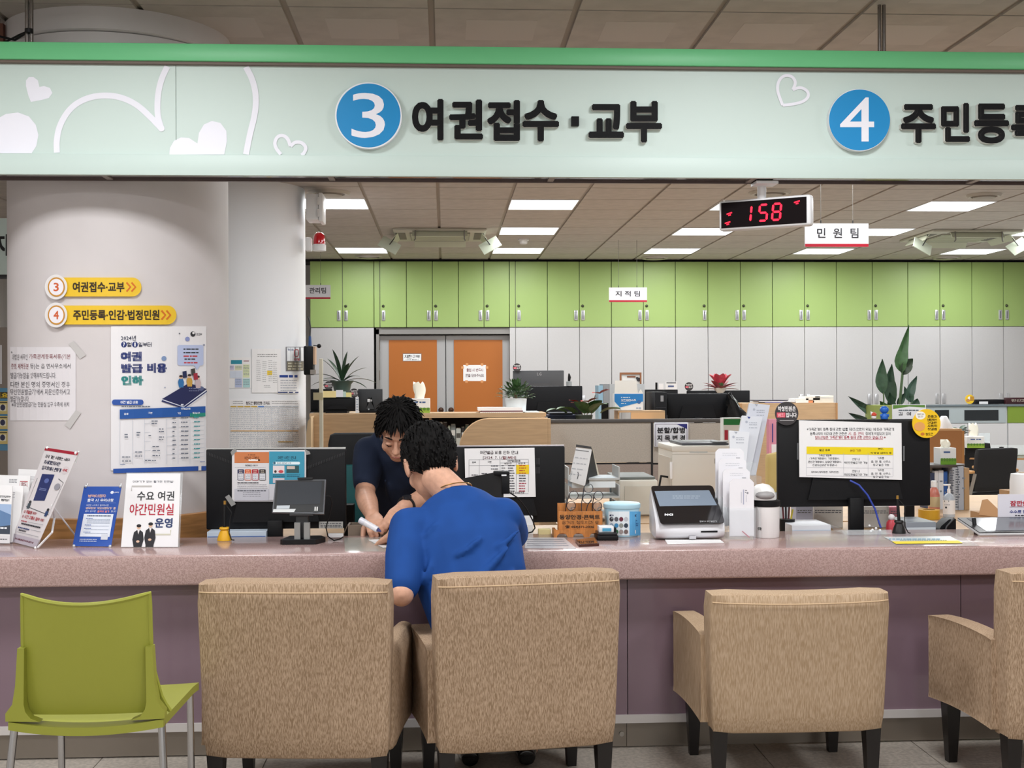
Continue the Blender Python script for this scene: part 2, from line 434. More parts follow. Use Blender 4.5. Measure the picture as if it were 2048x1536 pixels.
# ceiling: tray, tiles laid in it, panels of light
ce = struct('ceiling', M_TBAR, lambda b: b.box(-5.5, 8.5, -3.1, 15.62, CEIL + .012, CEIL + .1))
b = MB(); b.box(-TX / 2 + .014, TX / 2 - .014, -.293, .293, 0, .012); ctm = b.mesh('tile', M_TILE, 0)
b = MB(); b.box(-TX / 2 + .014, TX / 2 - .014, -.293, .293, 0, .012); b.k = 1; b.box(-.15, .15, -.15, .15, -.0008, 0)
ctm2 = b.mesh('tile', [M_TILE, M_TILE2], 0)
def tcx(i): return -.05 + TX * (i + .5)
LIGHTS = []   # (column, row) of office panels, rows counted from Y=10.17
for r_, cols in ((0, (-2, 1, 4, 7, 10)), (3, (1, 4, 7, 10)), (6, (-2, 1, 4, 7, 10)), (-3, (1, 4, 7)), (-5, (-2, 1, 4, 7, 10))):  # leftmost panel behind the sign is added, unseen, to brighten rear column and clerk
    for c_ in cols: LIGHTS.append((c_, r_))
skip = set(LIGHTS)
rest = MB(); nt_ = 0
for i in range(-9, 14):
    for j in range(-30, 9):
        x = tcx(i)
        if j >= -5:
            if (i, j) in skip: continue
            y = 10.17 + .6 * j + .3
            y0, y1 = y - .297, min(y + .297, 15.6)
            if y0 > 15.6: continue
        else:
            y = 5.03 + .6 * (j + 14) + .3
            if y > 6.9 + .3 or y < -3: continue
            y0, y1 = y - .297, y + .297
        vis = (y > 8.9 and -2.6 < x < 7.6 and x < .48 * y + .8 and y < 15.3) or (4.3 < y < 5.9 and -2.3 < x < 2.9)
        if vis:
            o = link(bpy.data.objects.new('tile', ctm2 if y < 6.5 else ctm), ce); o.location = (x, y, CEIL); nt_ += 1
        else: rest.box(x - TX / 2 + .014, x + TX / 2 - .014, y0, y1, CEIL, CEIL + .012)
o = rest.obj('tile_field', M_TILE, ce, smooth=0); o['kind'] = 'stuff'

M_LITE = mat('f6fbff', .4, emit=2.6)
def make_panel(name, label, watts, size=.56):
    t = thing(name, label, 'ceiling light', (0, 0, CEIL))
    h = TX / 2 - .012
    def fr(b):
        for s in (-1, 1):
            b.box(s * h, s * (size / 2), -.29, .29, -.004, .012); b.box(-size / 2, size / 2, s * .29, s * (size / 2), -.004, .012)
    part('frame', M_WHITE, t, fr, world=False)
    part('diffuser', M_LITE, t, lambda b: b.box(-size / 2, size / 2, -size / 2, size / 2, -.001, .010), world=False)
    L = bpy.data.lights.new('lamp', 'AREA'); L.shape = 'RECTANGLE'; L.size = L.size_y = size - .02; L.energy = watts; L.color = (.96, .985, 1)
    lo = bpy.data.objects.new('lamp', L); lo.location = (0, 0, -.012); link(lo, t)
    return t
rown = {0: 'nearest row of the office', 3: 'middle row of the office', 6: 'farthest row by the cabinets', -3: 'row hidden above the overhead sign', -5: 'unseen row just behind the overhead sign'}
coln = {-2: 'leftmost', 1: 'second from the left', 4: 'third from the left', 7: 'fourth from the left', 10: 'fifth from the left'}
lp = None
for c_, r_ in LIGHTS:
    lab = 'square lit ceiling panel, %s in the %s' % (coln[c_], rown[r_])
    loc = (tcx(c_), 10.17 + .6 * r_ + .3, CEIL)
    if lp is None:
        lp = make_panel('ceiling_light', lab, OFFICE_W); lp.location = loc; lp['group'] = 'office ceiling lights'
    else: copy_tree(lp, None, loc, 0, lab, 'office ceiling lights')
hp = None
for k, (x, y) in enumerate([(x, y) for y in (3.5, .6, -2.0) for x in (-3.6, -1.2, 1.2, 3.6)]):
    lab = 'square lit panel in the hall ceiling, %s from left, %s of the counter' % (('first', 'second', 'third', 'fourth')[k % 4], ('close in front', 'well in front', 'far in front')[k // 4])
    if hp is None:
        hp = make_panel('hall_light', lab, HALL_W, .58); hp.location = (x, y, CEIL - .014); hp['group'] = 'hall ceiling lights'
    else: copy_tree(hp, None, (x, y, CEIL - .014), 0, lab, 'hall ceiling lights')

# ------------------------------------------------------------------ round columns
M_COL = mat('d0c9c9', .55, noise=.015, scale=6); M_COLW = mat('e8e9ec', .5)
C1 = (-1.437, 5.53, .467); C2 = (-1.597, 9.72, .5)
c1 = thing('round_column', 'thick round grey column standing left behind the counter with yellow direction signs', 'column', (C1[0], C1[1], 0))
c1['kind'] = 'structure'
part('shaft', M_COL, c1, lambda b: b.lathe([(C1[2], .8), (C1[2], CEIL - .10)], (C1[0], C1[1], 0), 96))
part('collar', M_COL, c1, lambda b: b.lathe([(C1[2] + .004, CEIL - .096), (C1[2] + .012, CEIL - .09), (C1[2] + .012, CEIL)], (C1[0], C1[1], 0), 96))
part('wooden_skirt', mat('a87848', .4, noise=.2, scale=6, stretch=(1, 1, 10)), c1, lambda b: b.lathe([(C1[2] + .02, .70), (C1[2] + .02, .812), (C1[2], .815)], (C1[0], C1[1], 0), 96))
part('shadow_base', M_DARK, c1, lambda b: b.lathe([(C1[2], 0), (C1[2], .72)], (C1[0], C1[1], 0), 64))  # dark colour stands in for the shadow below the wooden skirt
c2 = thing('round_column', 'white round column farther back in the office covered with pinned papers', 'column', (C2[0], C2[1], 0)); c2['kind'] = 'structure'
part('shaft', M_COLW, c2, lambda b: b.lathe([(C2[2], 0), (C2[2], CEIL)], (C2[0], C2[1], 0), 96))

# ------------------------------------------------------------------ overhead sign
SY = 4.86
M_MINT = mat('c8d7d1', .5); M_MINTB = mat('c6d6d0', .45); M_GREEN = mat('6cc387', .4)
SX0, SX1 = -2.6, 3.4
def sz(py): return P(890, py, SY).z
z_top, z_rail, z_pan, z_low, z_bot = sz(97), sz(131), sz(134), sz(313), sz(354)
sg = thing('overhead_sign', 'long mint green overhead sign with window numbers 3 and 4 above the counter', 'sign', (0, SY, z_bot))
part('top_rail', M_GREEN, sg, lambda b: b.box(SX0, SX1, SY - .035, SY + .12, z_rail, z_top, .004))
part('shadow_gap', mat('6f5f57', .6), sg, lambda b: b.box(SX0, SX1, SY - .022, SY + .11, z_pan - .004, z_rail))
xs_ = P(352, 220, SY).x
part('panel', M_MINT, sg, lambda b: b.box(SX0, xs_ - .001, SY, SY + .11, z_low - .02, z_pan))
part('panel', M_MINT, sg, lambda b: b.box(xs_ + .001, SX1, SY, SY + .11, z_low - .02, z_pan))
part('lower_band', M_MINTB, sg, lambda b: b.box(SX0, SX1, SY - .012, SY + .01, z_bot, z_low, .002))
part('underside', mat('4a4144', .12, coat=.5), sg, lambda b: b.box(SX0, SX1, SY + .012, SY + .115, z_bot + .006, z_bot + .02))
for px in (205, 660, 1105, 1510, 1960):
    x = P(px, 356, SY).x; part('cross_bar', mat('8c8480', .4), sg, lambda b: b.box(x - .012, x + .012, SY + .01, SY + .116, z_bot + .001, z_bot + .008))
part('back_lip', mat('5c4e4c', .4), sg, lambda b: b.box(SX0, SX1, SY + .112, SY + .125, z_bot - .002, z_bot + .05))
for px, n in ((58, 2), (1763, 2), (-420, 2), (2400, 2)):
    for k in range(n):
        x = P(px - 4 + 9 * k, 60, SY + .05).x
        part('pole', mat('8f8a88', .22, .9), sg, lambda b: b.cyl((x, SY + .05, z_top - .01), (x, SY + .05, CEIL), .0075, n=10))
# hearts
HW = 'ecebf4'
class HP:
    k = .0006
    def poly(s, p, h): HP.k += .00025; q = Print(on_plane(SY), HP.k); q.poly(p, h); q.build(sg, 'heart_print')
    def line(s, p, w_, h): HP.k += .00025; q = Print(on_plane(SY), HP.k); q.line(p, w_, h); q.build(sg, 'heart_print')
hp_ = HP()
def heart(cx, cy, w, h, rot, n=40):
    pts = []
    for i in range(n):
        t = 2 * pi * i / n; x = 16 * math.sin(t) ** 3 / 32; y = -(13 * math.cos(t) - 5 * math.cos(2 * t) - 2 * math.cos(3 * t) - math.cos(4 * t)) / 29
        x *= w; y *= h; pts.append((cx + x * math.cos(rot) - y * math.sin(rot), cy + x * math.sin(rot) + y * math.cos(rot)))
    return pts
hp_.poly([(62, 204), (57, 192), (52, 172), (52, 161), (58, 154), (67, 154), (76, 161), (79, 174), (88, 172), (100, 176), (105, 186), (98, 196), (84, 200)], HW)
hp_.poly(clip([(-160, 250), (-120, 238), (-60, 245), (-30, 262), (-10, 240), (12, 228), (36, 225), (58, 233), (72, 250), (77, 270), (73, 292), (60, 312), (-100, 330)], 128, 306.5), HW)
hp_.poly(clip([(338, 320), (340, 296), (348, 282), (362, 275), (378, 276), (395, 287), (398, 266), (408, 249), (424, 242), (441, 246), (453, 262), (454, 282), (449, 308), (440, 330)], 128, 309), HW)
def smooth(pts, k=3):
    for _ in range(k):
        o = [pts[0]]
        for a, c in zip(pts, pts[1:]): o += [(a[0] * .75 + c[0] * .25, a[1] * .75 + c[1] * .25), (a[0] * .25 + c[0] * .75, a[1] * .25 + c[1] * .75)]
        pts = o + [pts[-1]]
    return pts
hp_.line(smooth([(114, 305.5), (113, 280), (120, 248), (142, 214), (175, 195), (212, 190), (245, 195), (275, 210), (300, 233), (322, 256)]), 12, HW)
hp_.line(smooth([(323, 258), (315, 232), (315, 195), (322, 160), (335, 133)]), 12, HW)
hp_.poly([(323 + 6.5 * math.cos(k * pi / 8), 257 + 6.5 * math.sin(k * pi / 8)) for k in range(16)], HW)
hp_.line(smooth([(492, 134), (506, 160), (513, 195), (510, 230), (500, 268), (492, 309)]), 12, HW)
hp_.line(smooth([(562, 309), (552, 297), (549, 284), (556, 272), (568, 271), (577, 279), (581, 293)]), 7, HW)
hp_.line(smooth([(581, 293), (590, 284), (604, 285), (613, 295), (609, 306), (603, 310.5)]), 7, HW)
hp_.line(smooth([(1585, 180), (1592, 165), (1583, 152), (1567, 151), (1556, 163), (1554, 180), (1559, 196), (1565, 211)]), 6, HW)
hp_.line(smooth([(1585, 180), (1600, 174), (1615, 182), (1617, 194), (1606, 204), (1585, 209), (1565, 211)]), 6, HW)
M_BLUE = mat('1287c4', .4)
for px, py, r, ch, bx in ((737, 231, 66, '3', (703, 186, 770, 276)), (1719, 240, 63, '4', (1680, 195, 1748, 283))):
    c = P(px, py, SY - .03); rr = r * SY / F
    d = part('number_disc', mat('e8eaee', .4), sg, lambda b: b.lathe([(rr, 0), (rr, .028), (rr - .001, .029)], (0, 0, 0), 64, Matrix.Translation((c.x, SY - .001, c.z)) @ Matrix.Rotation(pi / 2, 4, 'X')))
    q = Print(on_plane(SY - .030), .0006); q.disc(px, py, r - 2, M_BLUE, n=64); q.o += .0006
    q.text(ch, *bx, 'eceaf2', .0, res=4); q.build(d, 'numeral')
class Raised:
    """one raised letter: black face, pale sides"""
    def __init__(s, ch, x0, y0, x1, y1, Y, th, parent, face, side, bold=.042):
        s.a = (ch, x0, y0, x1, y1, Y, th, parent, face, side, bold); s.ob = link(bpy.data.objects.new('letter', bpy.data.meshes.new('letter')), parent); PENDING.append(s)
    def keys(s): return [(s.a[0], s.a[10], 4)]
    def fill(s):
        ch, x0, y0, x1, y1, Y, th, parent, face, side, bold = s.a
        vs, fs, a, b_, c, d = GLY[(ch, bold, 4)]; q = bmesh.new(); vv = []
        for p in vs: vv.append(q.verts.new(P(x0 + (x1 - x0) * (p.x - a) / (b_ - a), y0 + (y1 - y0) * (d - p.y) / (d - c), Y - th - p.z * 2)))
        for f in fs:
            try: q.faces.new([vv[i] for i in f])
            except ValueError: pass
        bmesh.ops.recalc_face_normals(q, faces=q.faces)
        g = bmesh.ops.extrude_face_region(q, geom=list(q.faces))
        for v in g['geom']:
            if isinstance(v, bmesh.types.BMVert): v.co.y = Y - .0005
        bmesh.ops.recalc_face_normals(q, faces=q.faces); q.normal_update()
        for f in q.faces: f.material_index = 0 if f.calc_center_median().y < Y - th + .002 and abs(f.normal.y) > .7 else 1
        bmesh.ops.transform(q, matrix=inv(parent), verts=q.verts)
        me = s.ob.data; q.to_mesh(me); q.free(); me.materials.append(face); me.materials.append(side)
raised = Raised
M_LET = mat('121214', .65, spec=.2); M_LETS = mat('d5d2cc', .4)
for ch, *bx in (('여', 824, 198, 887, 281), ('권', 898, 199, 966, 279), ('접', 974, 200, 1040, 282), ('수', 1045, 200, 1118, 283), ('교', 1177, 208, 1248, 276), ('부', 1252, 202, 1324, 285),
                ('주', 1802, 208, 1872, 286), ('민', 1882, 206, 1940, 284), ('등', 1948, 207, 2018, 287), ('록', 2022, 210, 2092, 288)):
    raised(ch, *bx, SY, .022, sg, M_LET, M_LETS)
x0, x1, z0, z1 = R(1142, 235, 1157, 253, SY)
part('letter', M_LET, sg, lambda b: b.box(x0, x1, SY - .022, SY, z0, z1))

# ------------------------------------------------------------------ counter
CT = .75; CF = 4.41; CB = 4.93
M_STONE = mat('b99d98', .2, h2='a08480', scale=260, detail=1, spec=.45, coat=.25)
M_MAUVE = mat('7c6671', .28, spec=.5, coat=.3)
ct = thing('service_counter', 'long service counter with speckled pink stone top and mauve front panels', 'counter', (0, 4.6, 0))
part('worktop', M_STONE, ct, lambda b: b.box(-4.2, 5, CF, CB, CT - .108, CT, .008, 3))
xs = [-4.15] + [P(px, 1300, 4.5).x for px in (-80, 588, 1255, 1922, 2589)] + [4.95]
for a, c in zip(xs, xs[1:]):
    part('front_panel', M_MAUVE, ct, lambda b: b.box(a + .0015, c - .0015, 4.5, 4.52, .13, CT - .108))
part('carcass', M_DARK, ct, lambda b: b.box(-4.15, 4.95, 4.52, 4.9, .1, CT - .109))
part('metal_strip', mat('cfcac8', .35, .3), ct, lambda b: b.box(-4.15, 4.95, 4.492, 4.512, .1, .13))
for a, c in zip(xs, xs[1:]):
    part('kick_plate', mat('8f867c', .32, .55), ct, lambda b: b.box(a + .001, c - .001, 4.53, 4.545, .004, .1))
for px, py in ((1243, 1467), (1229, 1502), (1245, 1502)):
    p = P(px, py, 4.53); part('screw', M_STEEL, ct, lambda b: b.cyl((p.x, 4.522, p.z), (p.x, 4.531, p.z), .009, n=14))

# ------------------------------------------------------------------ armchairs
M_FAB = mat('b59c84', .9, h2='8c745c', scale=430, stretch=(1, 1, .14), detail=2, spec=.15, bump=.25)
M_FAB2 = mat('b8a087', .9, h2='a0876b', scale=420, stretch=(1, 1, .06), detail=1, spec=.15, bump=.2)
M_PIPE = mat('c6aa8a', .9, spec=.1); M_LEG = mat('140f0e', .35)
def pad(b, x0, x1, y0, y1, z0, z1, bev, warp=None):
    q = bmesh.new(); bmesh.ops.create_cube(q, size=1)
    for v in q.verts: v.co = V(((x0 + x1) / 2 + v.co.x * (x1 - x0), (y0 + y1) / 2 + v.co.y * (y1 - y0), (z0 + z1) / 2 + v.co.z * (z1 - z0)))
    bmesh.ops.subdivide_edges(q, edges=list(q.edges), cuts=7, use_grid_fill=True)
    c = V(((x0 + x1) / 2, (y0 + y1) / 2, (z0 + z1) / 2)); hs = V(((x1 - x0) / 2, (y1 - y0) / 2, (z1 - z0) / 2))
    for v in q.verts:      # round the corners
        d = v.co - c; k = V([max(0, abs(d[i]) - (hs[i] - bev)) for i in range(3)])
        if k.length > bev: 
            s = bev / k.length
            for i in range(3):
                if k[i] > 0: d[i] = math.copysign(hs[i] - bev + k[i] * s, d[i])
        v.co = c + d
        if warp: v.co = warp(v.co)
    bmesh.ops.subdivide_edges(q, edges=[], cuts=1)
    b.bm(q)
def armchair(label, loc, rz, top, fab, wb=.3, slope=0., dip=0):
    t = thing('armchair', label, 'armchair', loc, rz, 'upholstered armchairs at the counter')
    def warp(p):
        f = (p.z - .2) / (top - .2)
        s = .955 + .045 * f
        return V((p.x * s, p.y - .035 * f + .02 * (1 - (p.x / .3) ** 2) * -.5, p.z + (dip * (1 - (p.x / .3) ** 2) * f)))
    def bk(b): pad(b, -wb, wb, 0, .12, .2, top, .024, warp)
    part('backrest', fab, t, bk, world=False, smooth=60)
    def pipe(b):
        pts = [warp(V((x, .012 if abs(x) < wb - .02 else .02, top - .032))) - V((0, .0135, 0)) for x in [-wb + .01 + (2 * wb - .02) * i / 16 for i in range(17)]]
        b.tube(pts, .0022, 6)
    part('piping', M_PIPE, t, pipe, world=False)
    part('seat', fab, t, lambda b: pad(b, -.25, .25, .09, .52, .205, .43, .03), world=False, smooth=60)
    for s in (-1, 1):
        def aw(p): return V((p.x + s * .012 * (p.y - .06) / .45, p.y, p.z + .012 * math.sin((p.y - .06) / .45 * pi)))
        part('arm', fab, t, lambda b: pad(b, s * .242, s * (wb + .006), .05, .515, .203, .535, .032, aw), world=False, smooth=60)
        for y, h in ((.045, .0), (.46, .0)):
            x = s * (wb - .045)
            def lg(b):
                rr = [(.026, 0.212), (.0155, 0)]
                b.grid([[(x + a * r, y + c * r, z) for a, c in ((-1, -1), (1, -1), (1, 1), (-1, 1))] for r, z in rr], closed=True); b.add([(x + a * .0155, y + c * .0155, 0) for a, c in ((-1, -1), (1, -1), (1, 1), (-1, 1))], [(0, 1, 2, 3)])
            part('leg', M_LEG, t, lg, world=False, smooth=0)
    return t
def bx_(px, Y): return P(px, 1300, Y).x
armchair('brown flecked armchair standing empty beside the lime green chair', (bx_(590, 3.8), 3.8, 0), math.radians(-4.5), .752, M_FAB)
armchair('brown flecked armchair turned slightly left, with the man in blue sitting in it', (bx_(1058, 3.8) + .0, 3.84, 0), math.radians(8.5), .762, M_FAB)
armchair('low-backed beige armchair in finely ribbed fabric standing empty before the white kiosk', (bx_(1597, 3.972), 3.972, 0), math.radians(0), .672, M_FAB2, .302, dip=-.008)
armchair('brown flecked armchair cut off at the right edge of the picture', (bx_(2186, 3.84), 3.84, 0), math.radians(3.5), .752, M_FAB)

# ------------------------------------------------------------------ lime chair
M_LIME = mat('94963a', .42, spec=.4)
gc = thing('stacking_chair', 'lime green plastic stacking chair with chrome legs', 'chair', (P(185, 1450, 3.36).x - .016, 3.36, 0), math.radians(0))
def shell(b, grow=0):
    rows = []
    for i in range(15):
        v = i / 14; hw = .97 * (.208 - .03 * min(1, v * 2.2) - .004 * v) + (.012 * max(0, v - .75) * 4 * 0)
        if v < .12: hw += .012 * (1 - v / .12)
        row = []
        for j in range(17):
            u = -1 + 2 * j / 16
            z = .462 + (.308) * v + .022 * u * u * v ** 3
            y = .045 * u * u * (.4 + .6 * v) - .045 * v + .02 * (1 - v) ** 3
            row.append(V((u * hw, y, z)))
        rows.append(row)
    th = .008
    back = [[p + V((0, th, 0)) for p in r] for r in rows]
    b.grid(rows); b.grid(back)
    n = 17; m = 15; N = n * m
    loop = [j for j in range(n)] + [i * n + n - 1 for i in range(1, m)] + [(m - 1) * n + j for j in range(n - 2, -1, -1)] + [i * n for i in range(m - 2, 0, -1)]
    k = len(b.v) - 2 * N
    b.f += [(k + loop[i], k + loop[(i + 1) % len(loop)], k + N + loop[(i + 1) % len(loop)], k + N + loop[i]) for i in range(len(loop))]; b.mi += [0] * len(loop)
    return rows
RW = []
def sh_(b): RW.extend(shell(b))
part('backrest', M_LIME, gc, sh_, world=False, smooth=50)
def rim(b):
    e = [r[0] for r in RW] + RW[-1][1:-1] + [r[-1] for r in RW[::-1]]
    b.tube([p + V((0, .002, 0)) for p in e], .0062, 6)
part('rim', M_LIME, gc, rim, world=False)
for s in (-1, 1):
    def brk(b):
        pts = [(s * .160, .65), (s * .178, .65), (s * .184, .55), (s * .192, .5), (s * .21, .476), (s * .21, .455), (s * .12, .452), (s * .145, .462), (s * .158, .48), (s * .162, .5)]
        b.prism(pts, 'y', -.012, .02)
    part('side_bracket', M_LIME, gc, brk, world=False)
def seat(b):
    rows = []
    for i in range(13):
        v = i / 12; y = -.005 + .43 * v; row = []
        for j in range(13):
            u = -1 + 2 * j / 12; hw = .205 + .01 * v
            z = .452 - .014 * (1 - u * u) * (1 - v * .5) - .012 * max(0, v - .85) * 6 * .5
            row.append(V((u * hw, y - (.02 * (1 - u * u) if i == 0 else 0), z)))
        rows.append(row)
    b.grid(rows); b.grid([[p - V((0, 0, .022)) for p in r] for r in rows])
    n = 13; N = 169
    loop = [j for j in range(n)] + [i * n + n - 1 for i in range(1, n)] + [(n - 1) * n + j for j in range(n - 2, -1, -1)] + [i * n for i in range(n - 2, 0, -1)]
    b.f += [(loop[i], loop[(i + 1) % len(loop)], N + loop[(i + 1) % len(loop)], N + loop[i]) for i in range(len(loop))]; b.mi += [0] * len(loop)
part('seat', M_LIME, gc, seat, world=False, smooth=50)
for s in (-1, 1):
    part('leg', M_CHROME, gc, lambda b: b.tube([(s * .195, .02, .446), (s * .205, .0, .3), (s * .215, -.03, 0)], .0105, 12), world=False)
    part('leg', M_CHROME, gc, lambda b: b.tube([(s * .193, .40, .43), (s * .193, .41, .3), (s * .193, .42, 0)], .0105, 12), world=False)
# ================================================================== BACK OF THE OFFICE
BY = 15.0
M_LGREEN = mat('98b06a', .42, spec=.4); M_CAB = mat('bdbbbb', .5, noise=.012, scale=60); M_CBODY = mat('8f8b86', .6)
M_HDL = mat('c9c9cc', .3, .6)
zc_top = P(890, 523, BY).z; zc_mid = P(890, 655, BY).z; zc_b2 = .06
def cabinet(label, seams, upper, lower, single=None):
    X = [P(px, 640, BY).x for px in seams]
    t = thing('storage_cabinet', label, 'cabinet', ((X[0] + X[-1]) / 2, BY, 0 if lower else zc_mid), group='wall of green and white cabinets')
    part('body', M_CBODY, t, lambda b: b.box(X[0] + .004, X[-1] - .004, BY + .022, BY + .52, zc_mid + .006 if not lower else 0.0, zc_top - .004))
    n = len(X) - 1
    for k in range(n):
        a, c = X[k] + .0035, X[k + 1] - .0035
        hx = (c - .04 if k == 0 else a + .04) if n == 2 else (c - .04 if single != 'L' else a + .04)
        narrow = c - a < .1
        for lo, hi, m, hz, on in ((zc_mid + .004, zc_top, M_LGREEN, P(890, 631, BY).z, upper), (zc_b2, zc_mid - .004, M_CAB, P(890, 797, BY).z - .03, lower)):
            if not on: continue
            d = part('filler_panel' if narrow else 'door', m, t, lambda b: b.box(a, c, BY, BY + .02, lo, hi, .002, 1))
            if narrow: continue
            h = part('handle', M_HDL, d, lambda b: b.box(hx - .022, hx + .022, BY - .012, BY - .0005, hz - .062, hz + .062, .006, 2))
            if m is M_LGREEN:
                part('handle_slot', mat('77777c', .4, .4), d, lambda b: b.box(hx - .009, hx + .005, BY - .0145, BY - .0115, hz - .045, hz + .045))
                if not (n == 2 and k == 0): part('lock', mat('3a3f2a', .4), d, lambda b: b.ball((hx - .004, BY - .004, hz + .115), (.018, .012, .018), 10, 6))
    return t
cabinet('tall green and white cabinet, first one seen beside the white column', (620, 685, 748), True, True)
cabinet('narrow green overhead cabinet above the left edge of the orange doors', (748, 760, 813), True, False)
cabinet('green overhead cabinet directly above the left orange door', (813, 865, 917), True, False)
cabinet('green overhead cabinet directly above the right orange door', (917, 968, 1019), True, False)
cabinet('tall green and white cabinet right beside the orange doors, single door', (1019, 1031, 1095), True, True)
cabinet('tall green and white double cabinet behind the potted shrub, left of the hanging sign', (1095, 1159, 1223), True, True)
cabinet('tall green and white double cabinet right behind the hanging land team sign', (1223, 1287, 1351), True, True)
cabinet('single door green and white cabinet right of the hanging land team sign', (1351, 1416), True, True)
cabinet('tall green and white double cabinet behind the red bromeliad plant', (1416, 1481, 1545), True, True)
cabinet('tall green and white double cabinet below the red number display', (1545, 1609, 1673), True, True)
cabinet('tall green and white double cabinet with the large leafy plant standing before it', (1673, 1745, 1816), True, True)
cabinet('tall green and white double cabinet just right of the large leafy plant', (1816, 1880, 1944), True, True)
cabinet('tall green and white double cabinet at the right edge of the picture', (1944, 2007, 2071), True, True)
struct('dark_gap_fill', M_BLACK, lambda b: b.box(P(560, 520, BY).x, P(2120, 520, BY).x, BY + .06, BY + .5, zc_top + .001, CEIL - .001))  # black fill stands in for the darkness of the gap above the cabinets
# orange double door
DYY = BY + .12
M_ORG = mat('ae6527', .5); M_DGR = mat('a9a8a8', .5)
fx0, fx1 = P(752, 700, BY).x, P(1028, 700, BY).x
def dfr(b):
    b.box(fx0, P(758, 700, BY).x, BY + .03, BY + .3, 0, zc_mid - .02); b.box(P(1022, 700, BY).x, fx1, BY + .03, BY + .3, 0, zc_mid - .02)
    b.box(fx0, fx1, BY + .03, BY + .3, P(890, 668, BY).z, zc_mid - .002)
struct('trim_2', mat('8a8784', .5), dfr)
def leaf(name, px0, px1, o0, o1, kx):
    a, c = P(px0, 750, DYY).x, P(px1, 750, DYY).x; e0, e1 = P(o0, 750, DYY).x, P(o1, 750, DYY).x; zt = P(890, 671, DYY).z; zo = P(890, 680, DYY).z
    d = struct(name, M_DGR, lambda b: b.box(a, c, DYY, DYY + .04, .01, zt))
    part('panel', M_ORG, d, lambda b: b.box(e0, e1, DYY - .006, DYY - .0002, .12, zo))
    p = P(kx, 820, DYY)
    part('knob', mat('4a3428', .25, .7), d, lambda b: b.lathe([(.012, 0), (.012, .03), (.03, .04), (.034, .055), (.026, .07), (0, .074)], (0, 0, 0), 16, Matrix.Translation((p.x, DYY - .0005, p.z)) @ Matrix.Rotation(pi / 2, 4, 'X')))
    hx = a + .004 if px0 < 800 else c - .004
    for z in (P(890, 690, DYY).z, P(890, 750, DYY).z):
        part('hinge', mat('6c5a48', .4, .5), d, lambda b: b.cyl((hx, DYY - .008, z - .06), (hx, DYY - .008, z + .06), .009, n=8))
    return d
d1 = leaf('door_1', 758, 891, 778, 874, 882); d2 = leaf('door_2', 892.5, 1022, 908, 1005, 902)
def paper(name, label, cat, Y, x0, y0, x1, y1, m, fn=None, t=.002, group=None, step=.0008, surf=None, n=1, sk=0, kx=0):
    s = surf or on_plane(Y)
    o = sheet(s, x0, y0, x1, y1, t, n, sk, kx).obj(name, m, None, smooth=0)
    tag(o, label, cat, group)
    if fn:
        q = Print(s, step); fn(q); q.build(o)
    return o
M_PAPER = mat('eceaea', .7)
def f(q):
    q.rect(806.5, 708, 842, 721.5, 'f2f2f2'); q.text('제한구역', 809, 710, 839, 716.5, '111111', .03); q.text('( 관계 외 출입금지 )', 811, 718, 837, 720.5, '222222', .02)
paper('door_plate', 'white restricted area plate on the left orange door', 'sign', DYY - .007, 805.5, 707, 843, 722.5, mat('77777a', .5), f, .01)
def f(q):
    q.text('출입 시 반드시', 933, 737, 966, 743, '7a2230', .015)
pp = paper('door_notice', 'white paper notice taped to the right orange door', 'notice', DYY - .007, 926.5, 730, 972, 762, M_PAPER, f)
q = Print(on_plane(DYY - .007), .0008); q.text('문을 닫아주세요', 931, 748, 968, 754, '55202a', .015); q.build(pp)
for px, py in ((934, 729), (964, 729), (925, 735), (974, 735), (933, 763), (964, 763)):
    q = Print(on_plane(DYY - .009)); q.rect(px - 2.5, py - 2.5, px + 2.5, py + 2.5, 'd99a63'); q.build(pp, 'tape')

# hanging team signs
def hang(label, Y, x0, y0, x1, y1, words, bx, strings, zc=CEIL):
    a, c, z0, z1 = R(x0, y0, x1, y1, Y)
    t = thing('hanging_sign', label, 'sign', ((a + c) / 2, Y, z0), group='hanging team signs')
    part('board', mat('dfdfe4', .4), t, lambda b: b.box(a, c, Y, Y + .008, z0, z1))
    s = (z1 - z0)
    q = Print(on_plane(Y), .0006); yb = y1 - (y1 - y0) * .125
    q.rect(x0, yb, x1, y1, 'b0152e'); q.text(words, *bx, '26262c', .02, res=2); q.build(t, 'lettering')
    for px in strings:
        x = P(px, y0, Y).x
        part('string', mat('6a6660', .5), t, lambda b: b.cyl((x, Y + .004, z1 - .004), (x, Y + .004, zc), .0018, n=6))
        part('hook', M_DARK, t, lambda b: b.cyl((x, Y + .004, z1 - .002), (x, Y + .004, z1 + .02), .004, n=6))
hang('white hanging sign with three black syllables and a red bar, in front of green cabinets', 13.0, 1218, 575, 1294, 604, '지 적 팀', (1231, 582, 1280, 593), (1237, 1274))
hang('white hanging team sign partly hidden by the white column', 13.0, 586, 570, 661, 598, '관리팀', (618.5, 575, 652, 587), (600, 641))
hang('large white hanging team sign under the red number display', 7.7, 1610, 447, 1737, 493.5, '민  원  팀', (1634, 456, 1717, 476), (1642, 1706))

